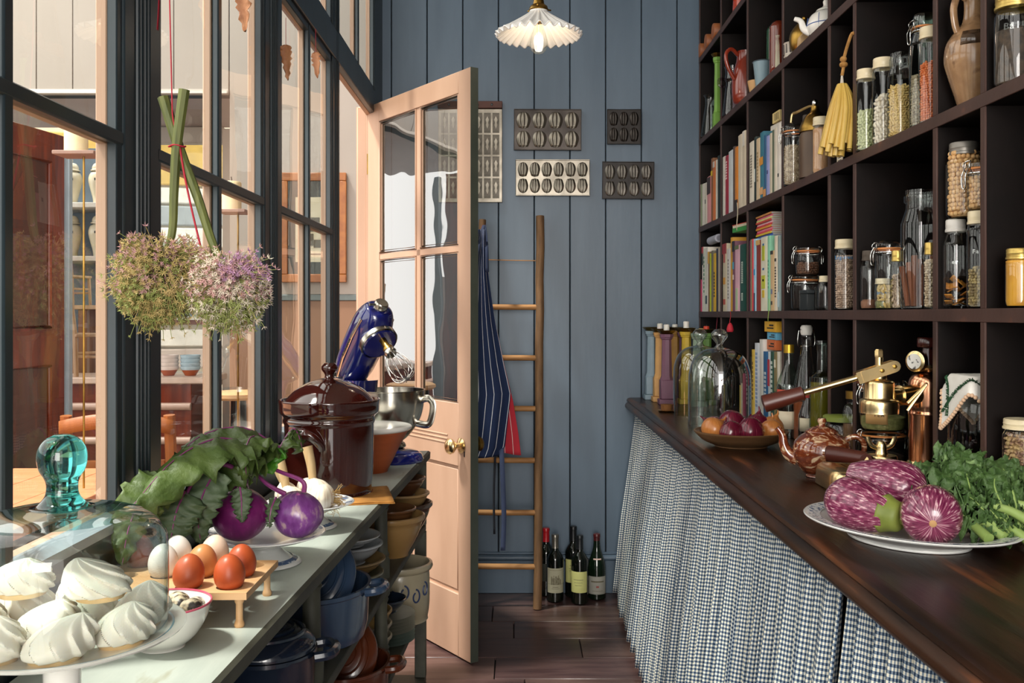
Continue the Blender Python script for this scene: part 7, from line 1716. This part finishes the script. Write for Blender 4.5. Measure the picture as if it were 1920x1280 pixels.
# tall glass jar under the embroidered cloth
gx5, gy5 = .905, 1.845
gj5 = thing('tall_glass_jar', 'tall clear glass jar of brown nuts under the embroidered cloth', 'jar', (gx5, gy5, SH[0]+.0003))
MB().lathe(smoothprof([(0, .001), (.058, .001), (.068, .008), (.070, .03), (.070, .20), (.060, .228), (.05, .24)], 3), 40).build('glass_body', M_glass, gj5)
MB().lathe([(0, .241), (.053, .241), (.053, .261), (.05, .266), (0, .266)], 32).build('lid', M_greylid, gj5)
mm = MB(); pieces(mm, .064, .004, .05, .012, 4, asp=(1, .8, .8)); stuff(mm.build('nuts', mk('nut_brown', '#6a4434', '#543226', rough=.4, ns=20), gj5))
M_linen = mk('white_linen', '#e6e2da', '#dcd7cd', rough=.85, ns=30, bump=.3, bs=250)
CO = Vector((gx5, gy5, SH[0]+.2675))
cl_ = thing('embroidered_cloth', 'white embroidered cloth with a green fringe draped over the tall glass jar', 'cloth', tuple(CO))
def drape(x, y):
    r = max(abs(x), abs(y), .75*math.hypot(x, y)); k = max(0, r-.052)
    f = (.052+ .28*k)/r if r > .052 else 1.
    return Vector((x*f, y*f, .002-k*.93+.004*math.sin(x*60)*min(1, k*20)))
Rc = Matrix.Rotation(.62, 3, 'Z')
def dp(u, v): return drape(*(Rc @ Vector(((u-.5)*.24, (v-.5)*.24, 0))).xy)
MB().grid(lambda u, v: tuple(dp(u, v)), 40, 40).build('linen', M_linen, cl_, solid=.0012, smooth=70)
fm = MB(); rr = random.Random(2)
for side in range(4):
    for i in range(150):
        s_ = .06+.88*i/149
        u, v = ((s_, .17), (.83, s_), (s_, .83), (.17, s_))[side]
        p = dp(u, v); nrm = (p-Vector((0, 0, p.z-.03))).normalized()
        for k in range(2):
            q = nrm+Vector((rr.uniform(-.8, .8), rr.uniform(-.8, .8), rr.uniform(-.6, .6)))
            fm.tube([p, p+q.normalized()*.006], .0007, n=3, caps=False)
fm_o = stuff(fm.build('green_fringe', flat('#1f4a2a', .9), cl_))
pm = MB(); cm_ = MB()
for side in range(4):
    for i in range(26):
        s_ = (i+.5)/26; u, v = ((s_, 0), (1, s_), (s_, 1), (0, s_))[side]
        p = dp(u, v); cm_.ball(p, (.0042, .0042, .0042), 8, 5)
stuff(cm_.build('crochet_edge', flat('#d8b494', .9), cl_))
def stitch(pts, c, r=.0012, nm='embroidery'):
    P = [dp(u, v) for u, v in pts]; P = [p+Vector((p.x, p.y, .02)).normalized()*.0016 for p in P]; MB().tube(P, r, n=5).build(nm, flat(c, .7), cl_)
for a, b in (((.25, .30), (.42, .42)), ((.30, .34), (.32, .44)), ((.36, .38), (.46, .38)), ((.34, .37), (.40, .48))): stitch([a, ((a[0]+b[0])/2, (a[1]+b[1])/2+.01), b], '#3f7a3a')
for k in range(5):
    a = k*1.257; stitch([(.93, .07), (.93+.03*math.cos(a), .07+.03*math.sin(a))], '#3f8aa8', .0014, 'blue_flower')
    stitch([(.07, .07), (.07+.03*math.cos(a), .07+.03*math.sin(a))], '#3f8aa8', .0014, 'blue_flower')
# jars at the right edge on the counter
j = J('preserving_jar', 'squat jar of dried rose petals at the right edge, under another jar', 1877, 1960, 892, SH[0]+.0003, None, lid='glass', fill='granola', lvl=.55, size=.0055, asp=(1, .6, 1))
zj = EYE-(892-CY)*j.location.y/F+.0008
J('preserving_jar', 'jar of muesli with a rusty cream lid, standing on the rose petal jar', 1877, 1960, 785, zj, None, lid='cream', fill='granola', lvl=.75, size=.0042, asp=(1, .6, 1), seed=9)
# ================================================================== UNDER THE BENCH
def under(px, py, z): return onz(px, py, z)
M_yellowware = mk('caneware_bowl', '#9a7a4c', '#8a6a3e', rough=.3, coat=.4, ns=6)
M_stonew = mk('grey_stoneware', '#a49a82', '#958b73', rough=.3, coat=.3, ns=8)
M_navy = mk('navy_enamel', '#1c2636', '#171f2e', rough=.18, coat=.8, ns=3)
M_denim = mk('slate_blue_enamel', '#33465f', '#2b3c54', rough=.2, coat=.7, ns=3)
def bowl_t(name, label, x, y, z, r, h, mat, thick=.006, foot=.5, cat='bowl'):
    t = thing(name, label, cat, (x, y, z)); MB().lathe(smoothprof([(0, 0), (r*foot, 0), (r*foot*1.05, .006), (r*.82, h*.5), (r*.95, h*.82)], 3)+[(r, h*.86), (r*1.03, h*.9), (r*1.03, h*.98), (r*.98, h), (r*.92, h*.93), (r*.75, h*.45), (0, h*.12)], 44).build('body', mat, t); return t
U1, U2, U3 = .6124, .3704, .1254
bowl_t('mixing_bowl', 'large cane-coloured mixing bowl on the upper bench shelf', -.352, 2.70, U1, .092, .115, M_yellowware)
bowl_t('mixing_bowl', 'smaller brown bowl nested in the large mixing bowl', -.352, 2.70, U1+.072, .068, .062, mk('brown_glaze_bowl', '#6a4528', '#583820', rough=.3, coat=.4, ns=6))
bowl_t('mixing_bowl', 'dark glazed bowl at the far end of the upper bench shelf', -.35, 2.93, U1, .092, .105, mk('dark_glaze_bowl', '#4a3020', '#3c2618', rough=.25, coat=.5, ns=6))
bowl_t('mixing_bowl', 'buff rimmed bowl nested in the dark far bowl', -.345, 2.93, U1+.07, .078, .065, mk('buff_bowl', '#a58458', '#947448', rough=.35, coat=.3, ns=6))
bowl_t('mixing_bowl', 'small brown bowl topmost at the far end of the shelf', -.345, 2.93, U1+.125, .066, .055, mk('umber_bowl', '#5a3a26', '#4a2e1c', rough=.3, coat=.4, ns=6))
for i, (r, h, c, nm) in enumerate(((.088, .05, '#6f6a52', 'patterned green'), (.092, .045, '#8a7048', 'tan'), (.086, .05, '#a9aeb2', 'grey white'), (.08, .028, '#c3c6c8', 'small white'))):
    bowl_t('serving_dish', '%s dish in the stack between the bench legs' % nm, -.415, 2.345, U1+(0, .0375, .07, .111)[i], r, h, flat(c, .3, .4))
# casseroles
def casserole(label, x, y, z, a, b, h, mat, rz, lidtilt=None):
    t = thing('casserole', label, 'casserole', (x, y, z), rz)
    m = MB().lathe([(0, 0), (.82, 0)]+[(.9, .03*h), (.97, h*.3), (1, h*.9), (1.03, h*.93), (1.03, h), (.97, h), (.95, h*.9), (.88, h*.15), (0, h*.1)], 48); m.xf(Matrix.Diagonal((a, b, 1, 1))); m.build('body', mat, t)
    for s_ in (-1, 1):
        MB().tube(smoothpath([(s_*a*.98, -.035, h*.9), (s_*(a+.024), -.032, h*.93), (s_*(a+.034), 0, h*.94), (s_*(a+.024), .032, h*.93), (s_*a*.98, .035, h*.9)], 4), .009, n=8).build('handle', mat, t)
    l = MB().lathe(smoothprof([(1.0, 0), (.98, .01), (.8, .024), (.5, .034), (.2, .038)], 3)+[(0, .038)], 48); l.xf(Matrix.Diagonal((a, b, 1, 1)))
    for q in (.75, .55, .35):
        k = l.mark(); l.tube([(a*q*math.cos(e), b*q*math.sin(e), .0385-.018*q*q) for e in np.linspace(0, 2*pi, 33)[:-1]], .004, n=6, closed=True)
    l.ball((0, 0, .05), (.018, .018, .012), 14, 8)
    lo = l.build('lid', mat, t)
    if lidtilt: lo.rotation_euler = lidtilt; lo.location = (0, 0.0, h+.012); lo.scale = (.74, .74, .74)
    else: lo.location = (0, 0, h+.001)
    return t
casserole('large slate blue casserole with its lid standing in it, on the upper bench shelf', -.415, 2.02, U1, .105, .13, .112, M_denim, 0, (math.radians(55), 0, 0))
casserole('navy casserole at the near end of the upper bench shelf', -.43, 1.66, U1, .082, .085, .10, M_navy, .2)
# pots, crock with blue brushwork, plates
ck2 = thing('stoneware_crock', 'grey stoneware crock with blue brushwork on the middle bench shelf', 'crock', (-.352, 2.90, U2))
MB().lathe(smoothprof([(0, 0), (.078, 0), (.084, .008), (.09, .05), (.09, .13), (.087, .148)], 3)+[(.096, .152), (.1, .16), (.098, .17), (.09, .172), (.083, .16), (.083, .02), (0, .015)], 44).build('body', M_stonew, ck2)
bl_ = flat('#2f3f66', .4)
for k, (a0, dz) in enumerate(((-2.1, .10), (-1.7, .085), (-1.3, .10), (-.9, .085), (-.5, .1))):
    pts = [(.0912*math.cos(a0+.17*math.sin(q)*math.exp(-q*.12)), .0912*math.sin(a0+.17*math.sin(q)*math.exp(-q*.12)), dz+.022*math.cos(q*1.0)*math.exp(-q*.1)) for q in np.linspace(0, 6, 22)]
    MB().tube(pts, .0026, n=6).build('brushwork', bl_, ck2)
x, y = -.365, 2.70
for i in range(8):
    t = thing('side_plate', 'pale side plate in the pile on the middle bench shelf, %s' % ('lowest', 'second from the bottom', 'third from the bottom', 'fourth from the bottom', 'fourth from the top', 'third from the top', 'second from the top', 'topmost')[i], 'plate', (x, y, U2+.0102*i), 0, 'pile of side plates'); MB().lathe([(0, 0), (.045, 0), (.05, .002), (.078, .0085), (.08, .0095), (.05, .005), (0, .0035)], 36).build('plate', flat('#b5b3a4' if i > 2 else '#8fa098', .3, .3), t)
bowl_t('small_dark_bowl', 'small navy bowl on top of the pile of side plates', x, y, U2+.0102*8+.001, .055, .04, M_navy)
for i, (c, nm) in enumerate((('#b5ad96', 'cream'), ('#a39a86', 'putty'), ('#b08f58', 'ochre'))):
    bowl_t('pudding_basin', '%s pudding basin in the nest on the middle bench shelf' % nm, -.40, 2.55, U2+i*.034, .068, .068, flat(c, .3, .3))
casserole('orange brown casserole with its lid standing in it, on the middle bench shelf', -.40, 2.27, U2, .098, .12, .10, mk('orange_brown_enamel', '#5c2c18', '#4c2212', rough=.25, coat=.6, ns=4), 0, (math.radians(58), 0, 0))
